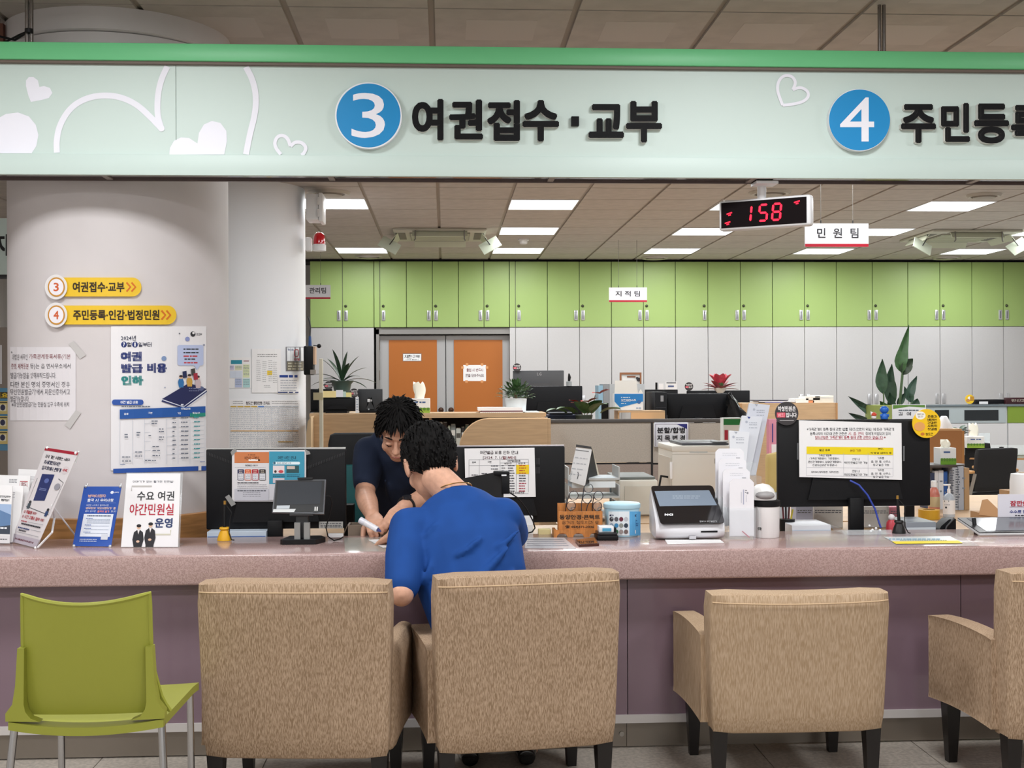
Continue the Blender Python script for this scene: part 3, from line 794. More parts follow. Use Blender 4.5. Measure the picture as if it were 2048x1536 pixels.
# number display on a bracket below the overhead sign
DP = [P(1437, 402, 5.05), P(1621, 386.5, 4.85)]
dv = (DP[1] - DP[0]); dv.z = 0; Lw = dv.length; dv.normalize(); dn = V((dv.y, -dv.x, 0))
mid = (DP[0] + DP[1]) / 2; zt = P(1437, 402, 5.05).z; zb = P(1437, 462, 5.05).z
nd = thing('number_display', 'queue display box with white frame showing red number 158', 'display', (mid.x, mid.y, zb))
DM = Matrix(((dv.x, -dn.x, 0, DP[0].x), (dv.y, -dn.y, 0, DP[0].y), (0, 0, 1, zb), (0, 0, 0, 1)))
hh = zt - zb
part('case', mat('e4e4e6', .35), nd, lambda b: b.box(0, Lw, 0, .055, 0, hh, .012, 3, M=DM))
part('screen', mat('120a0c', .5, spec=.1), nd, lambda b: b.box(.012, Lw - .016, -.0015, .004, .010, hh - .010, M=DM))
M_LED = mat('ff1734', .4, emit=2.2)
def seg(b, x, z, w_, h_, ch, th):
    S = {'1': 'bc', '5': 'afgcd', '8': 'abcdefg'}[ch]; k = .10 * h_
    sl = lambda zz: x + k * (zz - z) / h_
    g = th * .25
    def bar(x0, z0, x1, z1):
        d = V((x1 - x0, z1 - z0)); l = d.length; d /= l; n_ = V((-d.y, d.x)) * th / 2; e = d * th * .5
        A, B = V((x0, z0)) + d * g, V((x1, z1)) - d * g
        b.prism([tuple(A), tuple(A + e + n_), tuple(B - e + n_), tuple(B), tuple(B - e - n_), tuple(A + e - n_)], 'y', -.0032, -.0016, M=DM)
    P_ = {'a': (0, 1, 1, 1), 'b': (1, 1, 1, .5), 'c': (1, .5, 1, 0), 'd': (0, 0, 1, 0), 'e': (0, 0, 0, .5), 'f': (0, .5, 0, 1), 'g': (0, .5, 1, .5)}
    for s_ in S:
        x0, z0, x1, z1 = P_[s_]; zz0, zz1 = z + z0 * h_, z + z1 * h_
        bar(sl(zz0) + x0 * w_, zz0, sl(zz1) + x1 * w_, zz1)
for k, ch in enumerate('158'):
    part('digit', M_LED, nd, lambda b: seg(b, Lw * (.30 + .145 * k) + (.0 if ch != '1' else -.012), hh * .24, Lw * .085, hh * .52, ch, .0085), smooth=0)
for u, v_ in ((.125, .52), (.105, .22), (.86, .74)):
    part('indicator', M_LED, nd, lambda b: [b.prism([(Lw * u + dx, hh * v_ + dz), (Lw * u + dx + .011, hh * v_ + dz + .002), (Lw * u + dx + .010, hh * v_ + dz + .007), (Lw * u + dx - .001, hh * v_ + dz + .004)], 'y', -.003, -.0015, M=DM) for dx, dz in ((-.012, 0), (0, .003), (-.005, -.006))], smooth=0)
part('bracket', mat('e2e2e4', .4), nd, lambda b: (b.box(mid.x - .045, mid.x + .045, SY + .03, SY + .12, z_bot - .014, z_bot - .003), b.cyl((mid.x, mid.y + .03, z_bot - .01), (mid.x, mid.y + .03, zt - .005), .018, n=16)))

# air conditioners, diffusers, detector in the ceiling
M_ACG = mat('c3c6b0', .5); M_ACD = mat('6d6a62', .6)
def aircon(label, X, Y):
    t = thing('ceiling_air_conditioner', label, 'air conditioner', (X, Y, CEIL - .03), group='ceiling air conditioners')
    part('panel', mat('b9b6a8', .5), t, lambda b: b.box(-.46, .46, -.46, .46, .004, .029, .006), world=False)
    def gr(b):
        b.box(-.3, .3, -.3, .3, -.006, .006)
    part('grille', mat('8f8c80', .6), t, gr, world=False)
    for k in range(9): part('slat', M_ACG, t, lambda b: b.box(-.29, .29, -.28 + k * .066, -.255 + k * .066, -.014, -.0055), world=False)
    for k in range(4):
        M = Matrix.Rotation(k * pi / 2, 4, 'Z')
        part('outlet', M_ACD, t, lambda b: b.box(-.27, .27, -.43, -.345, .001, .006, M=M), world=False)
        part('flap', M_ACG, t, lambda b: b.box(-.27, .27, -.004, .004, -.075, .0, M=M @ Matrix.Translation((0, -.42, .003)) @ Matrix.Rotation(-.7, 4, 'X')), world=False)
    for s in (-1, 1):
        part('deflector', mat('ccd4c2', .35), t, lambda b: b.box(-.1, .1, -.075, .075, -.004, .004, M=Matrix.Translation((s * .5, -.28, -.12)) @ Matrix.Rotation(s * -.5, 4, 'Y') @ Matrix.Rotation(.9, 4, 'X')), world=False)
        part('wire', M_DARK, t, lambda b: b.tube([(s * .43, -.25, .005), (s * .46, -.27, -.06), (s * .5, -.28, -.115)], .005, 6), world=False)
        part('hook', M_ACD, t, lambda b: b.tube([(s * .24, -.47, .005), (s * .24, -.48, -.08), (s * .25, -.47, -.095)], .007, 6), world=False)
    return t
ac = aircon('square ceiling air conditioner with open flaps left of the middle lights', P(880, 470, 12.5).x, 12.5)
copy_tree(ac, None, (P(1918, 470, 12.5).x, 12.5, CEIL - .03), 0, 'square ceiling air conditioner at the right of the office ceiling')
def diffuser(label, px, py, r):
    c = PZ(px, py, CEIL)
    t = thing('round_air_vent', label, 'air vent', (c.x, c.y, CEIL), group='round ceiling vents')
    part('ring', mat('b5aea4', .5), t, lambda b: b.lathe([(r * .72, -.001), (r * .74, -.02), (r * .9, -.024), (r, -.001)], (0, 0, 0), 36, caps=False), world=False)
    part('disc', mat('a49b90', .5), t, lambda b: b.lathe([(r * .6, -.002), (r * .6, -.03), (0, -.034)], (0, 0, 0), 36, caps=False), world=False)
for lab, px, py, r in (('round ceiling vent above the white box on the column', 658, 384, .17), ('round ceiling vent behind the far left light panel', 738, 512, .17), ('round ceiling vent right behind the number display', 1540, 384, .17),
                       ('round ceiling vent beside the right lights', 1968, 389, .14), ('round ceiling vent by the far third light panel', 1310, 514, .17), ('round ceiling vent by the far right light panel', 1893, 514, .17)): diffuser(lab, px, py, r)
c = PZ(1047, 478, CEIL)
sd = thing('smoke_detector', 'small white round smoke detector on the office ceiling', 'detector', (c.x, c.y, CEIL))
part('base', M_WHITE, sd, lambda b: b.lathe([(.06, 0), (.06, -.015), (.055, -.02)], (0, 0, 0), 20), world=False)
part('cap', M_OFFW, sd, lambda b: b.lathe([(.045, -.018), (.043, -.045), (.03, -.055), (0, -.056)], (0, 0, 0), 20), world=False)

# equipment on the white column
x0, x1, z0, z1 = R(613, 389, 647, 441, 9.55)
jb = thing('junction_box', 'white plastic junction box high on the white column', 'box', ((x0 + x1) / 2, 9.55, z0))
part('body', M_WHITE, jb, lambda b: b.box(x0, x1 - .035, 9.5, 9.72, z0, z1, .008)); part('lid', M_WHITE, jb, lambda b: b.box(x1 - .033, x1, 9.49, 9.73, z0 - .012, z1 + .006, .008))
for pz in (402, 426): 
    z = P(637, pz, 9.49).z; xx = P(637, pz, 9.49).x
    part('latch', M_OFFW, jb, lambda b: b.box(xx - .008, xx + .008, 9.478, 9.4895, z - .03, z + .03))
x0, x1, z0, z1 = R(617, 465, 647, 499, 9.5)
be = thing('warning_beacon', 'red warning light with white base on the white column', 'lamp', ((x0 + x1) / 2, 9.6, z0)); cx = (x0 + x1) / 2 + .015
part('mount', M_WHITE, be, lambda b: b.box(x0 - .03, x0 + .012, 9.55, 9.65, z0, z1 - .03, .004))
part('base', M_WHITE, be, lambda b: b.lathe([(.052, 0), (.052, .045), (.048, .05)], (cx, 9.6, z0), 24))
part('lens', mat('c1121f', .12, coat=.6), be, lambda b: b.lathe([(.046, .0505), (.046, .1), (.04, .125), (.022, .142), (0, .147)], (cx, 9.6, z0), 24))
bx0 = P(607, 720, 9.45).x
wd_ = thing('wall_device', 'black wall device with camera arm and blue plug on the white column', 'device', (bx0, 9.5, P(620, 750, 9.45).z))
x0, x1, z0, z1 = R(608, 692, 627, 750, 9.45)
part('case', M_BLACK, wd_, lambda b: b.box(x0, x1, 9.42, 9.55, z0, z1, .01)); part('stripe', mat('caa98e', .4), wd_, lambda b: b.box(x1 + .0005, x1 + .014, 9.43, 9.54, z0 + .08, z1 - .004))
part('clip', M_STEEL, wd_, lambda b: b.box(x1 - .02, x1 + .02, 9.4, 9.43, z0 + .005, z0 + .04))
p = P(638, 692, 9.43); part('arm', M_DARK, wd_, lambda b: b.cyl((x1, 9.45, p.z + .006), (p.x, 9.43, p.z), .004, n=8)); part('ball', M_BLACK, wd_, lambda b: b.ball(p, .017, 14, 8))
q0 = P(620, 692, 9.46); part('plug', mat('2a4e86', .4), wd_, lambda b: b.cyl((q0.x, 9.46, q0.z), (q0.x, 9.46, q0.z + .075), .014, .010, n=10))
part('cable', M_DARK, wd_, lambda b: b.tube([(q0.x, 9.46, q0.z + .07)] + [P(px, py, 9.5) for px, py in ((621, 655), (619, 643), (616, 633))], .006, 8))
def ccol(q): return on_cyl(C2[0], C2[1], C2[2] + q)
def f(q):
    q.rect(462, 720, 484, 728, '2f8ba0', 3); q.rect(487, 721, 498, 723, 'a07a80', 2)
    for k, (a, b_, c_, d_, h) in enumerate(((460, 731, 468, 740, 'c9c2dc'), (470, 731, 484, 740, 'd6d8b8'), (486, 729, 499, 755, 'd9dfb4'), (470, 757, 484, 775, 'b3bcd9'), (486, 757, 500, 775, 'a9cfcf'), (460, 742, 484, 756, 'cfd6e4'))): q.rect(a, b_, c_, d_, h, 2)
    for k, (a, b_, c_, d_) in enumerate(((460, 732, 467, 739), (471, 732, 483, 739), (487, 731, 498, 753), (471, 759, 483, 773), (487, 759, 499, 773))): q.rows(a, c_, [b_ + 3 * i for i in range(int((d_ - b_) / 3))], 1, '7f8a93', k)
paper('colour_chart', 'small colour-block chart pinned at the left of the white column', 'poster', 0, 456, 715, 503, 776.5, M_PAPER, f, surf=ccol(.003), n=4)
def f(q):
    q.rows(515, 554, (708, 712), 1.4, '8a8a8a', 3)
    for k, x in enumerate((513, 525, 537, 546)):
        q.rows(x, x + 8, [720 + 4 * i + (k * 3) % 5 for i in range(11)], 1, '9a9a9a', 9 + k)
    q.rect(534.5, 741, 544.5, 750.5, 'e8c52a', 1); q.rows(528, 541, (771, 774), 1, 'a0a0a0', 5)
paper('staff_chart', 'white A4 chart with a small yellow square pinned on the white column', 'notice', 0, 504, 697.5, 562, 785.5, M_PAPER, f, surf=ccol(.006), n=5)
def f(q):
    q.rect(559, 750, 595, 755, '1f3f8f', 3)
    q.rows(561, 594, [760 + 5 * i for i in range(5)], 1.4, 'a5a9b5', 4); q.rect(556, 783.5, 597, 786, '22346e', 3)
paper('wall_calendar', 'small blue and white calendar sheet pinned on the white column', 'calendar', 0, 556, 748.5, 597.5, 787, M_PAPER, f, surf=ccol(.009), n=4)
def f(q):
    q.rect(574, 695, 607, 722, 'eef0f2', 3); q.text('청년내일', 575.5, 697, 587, 701, '2a3f7a', .02); q.line(smooth([(589, 706), (589, 700), (593, 699), (597, 700), (597, 712), (593, 713), (589, 712), (589, 706)], 2), 1.6, 'b02a3a')
    q.text('비상벨', 588, 716, 599, 721, 'b3263c', .03); q.rect(574, 723, 607, 741, '7e7766', 3)
    q.rows(576, 606, (725.5, 731, 736.5), 2.6, 'c9c4ae', 2)
paper('alarm_notice', 'grey framed emergency bell notice beside the black wall device', 'sign', 0, 572, 693.5, 609, 742, mat('85858a', .5), f, surf=ccol(.004), n=4, t=.008)
def f(q):
    q.text('청도군 행정전화 조직도', 492, 803, 540, 809.5, '33202a', .04); q.rows(466, 486, (802, 806), 1, '8a8a8a', 1); q.rows(544, 596, (802, 806), 1, '9a9a9a', 2)
    for k in range(10):
        x = 461 + k * 13.8
        q.rect(x, 812, x + 12, 814.5, ('c9a648', 'c9a648', 'c9a648', 'c9a648', '4f7fc2')[min(k, 4)] if k < 5 else 'b9bcc2', 2)
        q.rows(x, x + 12.5, [817 + 4 * i for i in range(11)], 1.1, 'a7adb8', 20 + k, .5)
        q.rows(x, x + 12.5, [865 + 4 * i for i in range(9)], 1.1, 'aab0ba', 40 + k, .5)
        q.line([(x - .8, 812), (x - .8, 897)], .5, 'b8bdc6')
    q.rect(461, 861, 597, 862.6, 'c79a52', 8); q.rect(556, 883, 587, 884.4, 'c9a03c', 3)
paper('phone_directory_chart', 'large telephone organisation chart on the white column above the left monitor', 'poster', 0, 458.5, 799.5, 599, 900, M_PAPER, f, surf=ccol(.003), n=10)

# ------------------------------------------------------------------ signs and posters on the front column
K1 = lambda o: on_cyl(C1[0], C1[1], C1[2] + o)
def arrow_sign(label, x1, cy, words, tx, num, h=20):
    t = thing('direction_sign', label, 'sign', tuple(P(200, cy, 5.08)), group='yellow direction signs')
    pts = [(112, cy - 19), (x1 - 19, cy - 19)] + [(x1 - 19 + 19 * math.sin(a), cy - 19 * math.cos(a)) for a in [pi * i / 10 for i in range(1, 10)]] + [(x1 - 19, cy + 19), (112, cy + 19)]
    s = K1(.012)
    b_ = sheet(s, 112, cy - 19, x1 - 18, cy + 19, .010, 12); bb = b_
    N = len(bb.v); e = [(x1 - 18 + 18 * math.sin(pi * i / 10), cy - 19 * math.cos(pi * i / 10)) for i in range(11)]
    bb.add([s(x, y, 0) for x, y in e] + [s(x, y, -.010) for x, y in e], [tuple(range(11)), tuple(range(11, 22))[::-1]] + [(i, 11 + i, 12 + i, i + 1) for i in range(10)])
    bb.obj('plate', mat('e9bf2a', .4), t, smooth=0)
    q = Print(s, .0012); q.text(words, tx, cy - 10.5, x1 - 34, cy + 10.5, '33240f', .03, res=2)
    for k in (0, 10): q.line([(x1 - 30 + k, cy - 9), (x1 - 22 + k, cy), (x1 - 30 + k, cy + 9)], 3.4, 'd2691e')
    q.build(t, 'lettering')
    s2 = K1(.02); d = MB(); n = 32
    ring = [(112 + 22.5 * math.cos(2 * pi * i / n), cy + 25 * math.sin(2 * pi * i / n)) for i in range(n)]
    d.add([s2(x, y, 0) for x, y in ring] + [s2(x, y, -.018) for x, y in ring], [tuple(range(n)), tuple(range(n, 2 * n))[::-1]] + [(i, n + i, n + (i + 1) % n, (i + 1) % n) for i in range(n)])
    dd = d.obj('number_disc', mat('e6e2e2', .4), t, smooth=30)
    q = Print(s2, .0012); q.disc(112.5, cy, 17, 'c78a2c', 19.5); q.disc(112.5, cy, 14.5, 'efeaf0', 16.5); q.text(num, 107, cy - 8.5, 117.5, cy + 8.5, 'cf5a2a', .02, res=3); q.build(dd, 'numeral')
arrow_sign('upper yellow direction sign with number 3 on the grey column', 283, 574, '여권접수·교부', 145, '3')
arrow_sign('lower longer yellow direction sign with number 4 on the grey column', 353, 630, '주민등록·인감·법정민원', 146, '4')
# passport fee poster
NV = '1f2f6e'
def f(q):
    q.text('2024년', 242, 671, 272, 681, '2b2f4a', .02); q.disc(248, 689, 5.8, NV, 6); q.disc(270, 689, 5.8, NV, 6)
    q.o += .0003
    q.text('7', 246, 685, 250, 693, 'f0f0f4', .04); q.text('1', 268.5, 685, 271.5, 693, 'f0f0f4', .04); q.text('월', 254, 684.5, 263, 693.5, '2b2f4a', .02); q.text('일부터', 277, 684.5, 303, 693.5, '2b2f4a', .02)
    q.text('여권', 241, 703, 284, 723, NV, .07, res=2); q.text('발급', 242, 727, 286, 746, NV, .07, res=2); q.text('비용', 294, 726, 334, 746, NV, .07, res=2); q.text('인하', 242, 751, 287, 771, '14817f', .07, res=2)
    q.disc(386, 668, 5, '26262c', 5.4); q.disc(387, 666, 2.4, 'eceaea'); q.text('외교부', 393, 666, 404, 671, '44444a', .015)
    for x, y, r, h in ((375, 678, 4.6, '8d97c8'), (328, 717, 5, '7f96bd'), (359, 667, 1.5, '77777f'), (408, 690, 1.8, '8a8fa5'), (357, 725, 1.6, '8a8fa5'), (330, 775, 1.4, '9aa0b5')): q.disc(x, y, r, h)
    q.rrect(355, 690, 407, 731, 4, 'b9c3e2'); q.poly([(388, 730), (401, 730), (394, 740)], 'b9c3e2')
    q.rows(367, 397, (697, 704), 2.6, '33373f', 1, .1); q.rows(367, 397, (711,), 2.8, 'c03a44', 2, .1); q.rows(369, 394, (717,), 2.6, '33373f', 3, .1); q.rows(368, 395, (724,), 2.8, 'c03a44', 4, .1)
    q.poly([(323, 800), (378, 769), (413, 782), (413, 786), (372, 816), (366, 816), (323, 802)], 'dfe2ee'); q.poly([(324, 798), (378, 766), (414, 778), (367, 813)], '1e2452'); q.poly([(324, 800), (367, 814.5), (414, 781), (414, 783.5), (368, 817.5), (323, 803)], '262c5e')
    q.disc(402, 777, 6, '5c6488', 4.5); q.rows(378, 398, (776, 781), 1.3, '8c93b5', 8); q.rect(362, 808, 367, 811, 'dfe2ee')
    for x, y, h in ((362, 764, '2f6fa8'), (379, 762, 'c79c4a'), (396, 765, 'c9b3b6')):
        q.poly([(x - 6, y), (x - 4, y - 6), (x + 4, y - 6), (x + 6, y), (x + 5, y + 11), (x - 4, y + 11)], h); q.disc(x, y - 10, 3.6, 'e6bfa2'); q.disc(x, y - 11.6, 3.6, '33262a', 2.4)
    for x, y, h in ((369, 748, '1d2750'), (386, 743, '43413e'), (391, 752, 'a3293a')): q.poly([(x - 4, y - 5), (x + 4, y - 6.5), (x + 5, y + 7), (x - 3, y + 8)], h)
    q.rrect(224, 799, 287, 810, 5, '2a52a3'); q.o += .0003; q.text('여권 발급 비용', 241, 801.5, 276, 807.5, 'eef0f6', .03); q.rows(243, 302, (812,), 2, '66707f', 9, .1)
    k = -.038
    q.rect(239.5, 819, 411, 838, '1f55a0', 6, k); q.rect(380, 826.5, 411, 834, '1e8a78', 2, k)
    q.o += .0003
    for s_, a, c_, y in (('종류', 248, 257, 826), ('구분', 296, 305, 824), ('여권발급비용', 362, 381, 815.5), ('기존', 355, 362, 824.5), ('7월 1일 이후', 385, 400, 824)): q.text(s_, a, y, c_, y + 4, 'eef2fa', .03)
    rd = random.Random(4)
    for i in range(10):
        y = 835 + i * 8.9
        q.line([(289 if i % 2 else 333, y + 3.4), (409, y - 2.0)], .5, 'b9bfca'); q.rows(345, 352, (y,), 2.2, '6d7380', i, .05); q.rows(362, 377, (y - .6,), 2.2, '6d7380', i + 30, .02); q.rows(388, 400, (y - 1.5,), 2.2, '3f9aa0', i + 60, .02)
    for x in (239.5, 265, 289, 333, 356, 380, 410): q.line([(x, 838), (x, 928)], .5, 'b4bbc8')
    q.rows(249, 256, (868, 873), 2.2, '6d7380', 5); q.rows(273, 281, (864, 869), 2.2, '6d7380', 6); q.rows(303, 317, (841, 846), 2.2, '6d7380', 7); q.rows(318, 328, (857, 862, 873, 878), 2, '6d7380', 8); q.rows(297, 303, (870,), 2, '6d7380', 9); q.rows(305, 320, (892, 900, 910), 2, '6d7380', 10); q.rows(270, 284, (903, 911), 2, '6d7380', 11); q.rows(244, 262, (913, 921), 2, '6d7380', 12); q.rows(290, 312, (920,), 2, '6d7380', 13)
    q.line([(240, 929), (410, 923)], 1, '5a6fa5')
po = paper('fee_poster', 'white passport fee poster with blue table taped to the grey column', 'poster', 0, 222, 652.5, 412.5, 941, mat('e9e6e8', .5), f, surf=K1(.004), n=14, t=.002)
q = Print(K1(.0045)); q.rect(226.5, 937.5, 413, 946.5, '2450a2', 8, -.03); q.build(po, 'bottom_band')
def f(q):
    q.rect(22, 703, 24, 706, '888888')
    for y, a, c_, s_, h in ((711, 24, 55, '대법원 사무인', '6a6468'), (711, 58, 141, '가족관계등록서류(기본', '8a4a50'), (730, 22, 57, '증명, 제적등본', '8a4a50'), (730, 60, 141, '등)는 읍 면사무소에서', '5a565c'), (748, 21, 112, '발급가능함을 양해부탁드립니다.', '5a565c'),
                         (766, 21, 140, '다만 본인 명의 증명서인 경우', '5a565c'), (781, 20, 140, "무인민원발급기'에서 지문인증하시고", '5a565c'), (795, 21, 57, '발급가능합니다', '5a565c'), (807, 23, 138, '※무인민원발급기는 민원실 입구 우측에 위치', '5a565c')):
        q.text(s_, a, y - 6 + 3, c_, y + 6 + 3 - (2 if y > 800 else 0), h, .0, res=1)
no = paper('text_notice', 'plain white text notice taped low on the left of the grey column', 'notice', 0, 20.5, 694, 151.5, 841, mat('e0dbde', .6), f, surf=K1(.003), n=10)
for pts in (((137, 688), (147, 682), (172, 710), (160, 718)), ((152, 820), (162, 826), (140, 858), (129, 850))):
    q = Print(K1(.0035)); q.poly(pts, mat('c3bfbd', .35)); q.build(no, 'tape')

# ------------------------------------------------------------------ what shows past the left edge of the grey column
Y0 = 8.2
x0, x1, z0, z1 = R(-260, 436, 30, 549, Y0)
ls = thing('overhead_sign', 'mint green overhead sign seen in the gap left of the grey column', 'sign', (x0, Y0, z0))
part('panel', M_MINT, ls, lambda b: b.box(x0, x1, Y0, Y0 + .1, z0, z1)); part('edge', M_DARK, ls, lambda b: b.box(x0, x1, Y0 + .001, Y0 + .11, z0 - .02, z0 - .0005))
q = Print(on_plane(Y0), .002); q.text('지', -12, 468, 17, 512, '17171a', .05, res=2); q.build(ls, 'letter')
part('rod', M_STEEL, ls, lambda b: b.cyl((x0 + .3, Y0 + .05, z1 - .01), (x0 + .3, Y0 + .05, CEIL), .01))
x0, x1, z0, z1 = R(-300, 655, 40, 1000, Y0 + .6)
pb = thing('notice_board', 'brown board with yellow posters in the gap left of the grey column', 'notice board', (x0, Y0 + .6, 0))
part('board', mat('8d8178', .6), pb, lambda b: b.box(x0, x1, Y0 + .6, Y0 + .64, 0, z1))
q = Print(on_plane(Y0 + .6), .002); q.rect(-60, 690, 4, 768, 'dcd9dc'); q.rect(-60, 776, 19, 901, '5f94b5'); q.rect(-60, 784, 19, 797, '4a4024')
q.o += .001; q.text('필요', -12, 785, 17, 796, 'e9c63c', .05)
for y in (802, 832, 862): 
    q.rect(-30, y, 17, y + 26, 'd9c37c'); q.rect(-20, y + 7, 13, y + 20, 'efe8d0'); q.disc(6, y + 13, 5, '3c3c58', 6); q.rect(-28, y + 2, 15, y + 4, '55513c')
q.build(pb)
# ================================================================== ON THE COUNTER
DZ = .70
M_PLB = mat('151517', .5, noise=.1, scale=300, spec=.25); M_ACR = glass('e6eef2', .16)
sd_ = thing('staff_desk', 'long light wooden staff desk behind the stone counter', 'desk', (1.5, 5.3, 0))
part('top', M_WOODL, sd_, lambda b: b.box(-.93, 4.2, 4.95, 5.66, DZ - .03, DZ)); part('side_panel', M_WOODL, sd_, lambda b: b.box(-.92, -.89, 4.96, 5.6, 0, DZ - .03)); part('side_panel', M_WOODL, sd_, lambda b: b.box(4.15, 4.18, 4.96, 5.6, 0, DZ - .03))
sd2 = thing('side_desk', 'low light wooden side desk carrying the printers', 'desk', (1.9, 6.3, 0))
part('top', M_WOODL, sd2, lambda b: b.box(.52, 3.6, 5.7, 6.95, DZ - .03, DZ)); 
for x in (.53, 2.0, 3.56): part('side_panel', M_WOODL, sd2, lambda b: b.box(x, x + .03, 5.75, 6.9, 0, DZ - .03))

def monitor(label, x0, y0, x1, y1, Y, desk=DZ, th=.03, edge=None, body=None, stand=True, yaw=0., cat='monitor', nx=None, nh=None):
    a, c, z0, z1 = R(x0, y0, x1, y1, Y); cx = (a + c) / 2; hw = (c - a) / 2
    t = thing('monitor', label, cat, (cx, Y, desk), yaw)
    mb = body or M_PLB
    part('shell', mb, t, lambda b: b.box(-hw, hw, 0, th, z0 - desk, z1 - desk, .006), world=False)
    part('bulge', mb, t, lambda b: b.prism([(-hw * .62, z0 - desk + .03), (hw * .62, z0 - desk + .03), (hw * .5, (z0 + z1) / 2 - desk + .02), (-hw * .5, (z0 + z1) / 2 - desk + .02)], 'y', -.012, 0), world=False)
    part('screen', mat('0c0c0e', .15), t, lambda b: b.box(-hw + .01, hw - .01, th - .001, th + .001, z0 - desk + .015, z1 - desk - .01), world=False)
    if edge: part('bezel', edge, t, lambda b: b.box(-hw + .002, hw - .002, th * .3, th, z1 - desk - .0005, z1 - desk + .004), world=False)
    if stand:
        n = (z0 + .04 - desk) if nh is None else nh; k = nx or 0
        part('neck', M_BLACK, t, lambda b: b.box(k - .03, k + .03, -.045, -.013, .015, n, .004), world=False)
        part('base', M_BLACK, t, lambda b: b.box(k - .12, k + .12, -.11, .09, 0, .016, .005), world=False)
    return t, cx, hw, z0, z1
m1 = monitor('black monitor seen from behind with a two-colour leaflet taped on, left of the clerk', 412, 898, 692, 1058, 5.08, edge=mat('c9c7c4', .3, .5), nx=-.0)
for sgn, ex in ((1, 414), (-1, 690)):
    q = Print(on_plane(5.08), .001)
    for k in range(26): q.rect(ex + sgn * (2 + k * 3.2) - .7, 904 + k * 1.25, ex + sgn * (2 + k * 3.2) + .7, 910 + k * 1.25, '2d2c2e')
    q.build(m1[0], 'vent_slots')
q = Print(on_plane(5.08), .001); q.rect(638, 1043, 686, 1057, 'a9a8a5'); q.rows(641, 684, (1046, 1050, 1053), 1.6, '55555a', 3); q.rect(412, 896, 691, 898, 'b9b8b5'); q.build(m1[0], 'rating_label')
for px, py in ((470, 940), (430, 1047)): pass
TQ = '3b92ad'
def f(q):
    q.rect(469, 904, 538, 926, 'c8794a'); q.text('여권사진 규격안내', 489, 913, 518, 919, '5a2a16', .03); q.rows(496, 512, (909,), 1.6, '6a3a20', 1); q.rrect(497, 918.5, 516, 922, 1.5, 'efe6df'); q.rect(516.5, 918.5, 520, 922, '33281c')
    q.text('여권발급 서비스?', 490, 929, 516, 932.5, '3c3c44', .02); q.rows(470, 532, (934,), .8, 'b0b0b6', 2)
    for k, h in enumerate(('2a2c52', 'cf5a2c', 'a3182f', '2b2526')):
        x = 475 + k * 14.5; q.rrect(x, 938.5, x + 13, 960.5, 1.5, h); q.rect(x + 1, 947, x + 12, 959.5, 'd9d9de'); q.rows(x + 2, x + 11, (949.5, 953, 956.5), 1, '77777f', k); q.rows(x + 3, x + 10, (941, 944), 1, 'e6d8c8', k + 9)
    q.rows(475, 517, (964.5,), 1.8, '33343c', 5, .05); q.rows(475, 535, (968.5, 972, 975.5), 1, '9a9aa2', 6); q.rect(469, 978, 538, 1001, 'bdbcc4'); q.rows(475, 532, (980.5,), 2, '44454e', 7, .05); q.rows(486, 522, (985, 988.5, 992), 1.1, '77777f', 8)
    q.rect(538.5, 903, 609, 968, TQ); q.text('여권 사진 안내', 556, 912, 592, 918.5, '14384a', .05); q.rows(552, 596, (920.5,), .9, '1f5a70', 9); q.rrect(546, 923.5, 600, 929, 2.4, 'e3eef2'); q.text('온라인 여권사진 규격', 554, 924.8, 582, 928, '22445a', .02); q.disc(549, 926, 2.6, '2a6076')
    q.rect(546, 931, 569, 947, 'e2d5d6'); q.disc(551, 943, 2.6, '3a2d2a'); q.disc(562, 943, 5, 'c2434a', 3); q.rect(573, 931, 598, 945.5, '2f4f52'); q.rect(574, 932, 590, 938, 'c9b7ae'); q.rows(546, 570, (949, 952), 1, '1d4c60', 3); q.rows(574, 600, (949, 952), 1, '1d4c60', 4); q.rect(546, 956, 569, 966, 'c9bfc6')
    q.rect(538.5, 968, 609, 1000, 'c7c6cc')
lf = paper('leaflet', 'orange and blue passport photo leaflet taped to the back of the left monitor', 'leaflet', 5.062, 464, 900, 612, 1003, mat('d9d6d8', .25), f, .004, step=.0006)
for pts in (((461, 904), (470, 896), (474, 902), (464, 912)), ((609, 898), (619, 903), (621, 908), (613, 910)), ((450, 994), (458, 989), (472, 1008), (463, 1013))):
    q = Print(on_plane(5.061)); q.poly(pts, mat('8d8c8a', .3)); q.build(lf, 'tape')

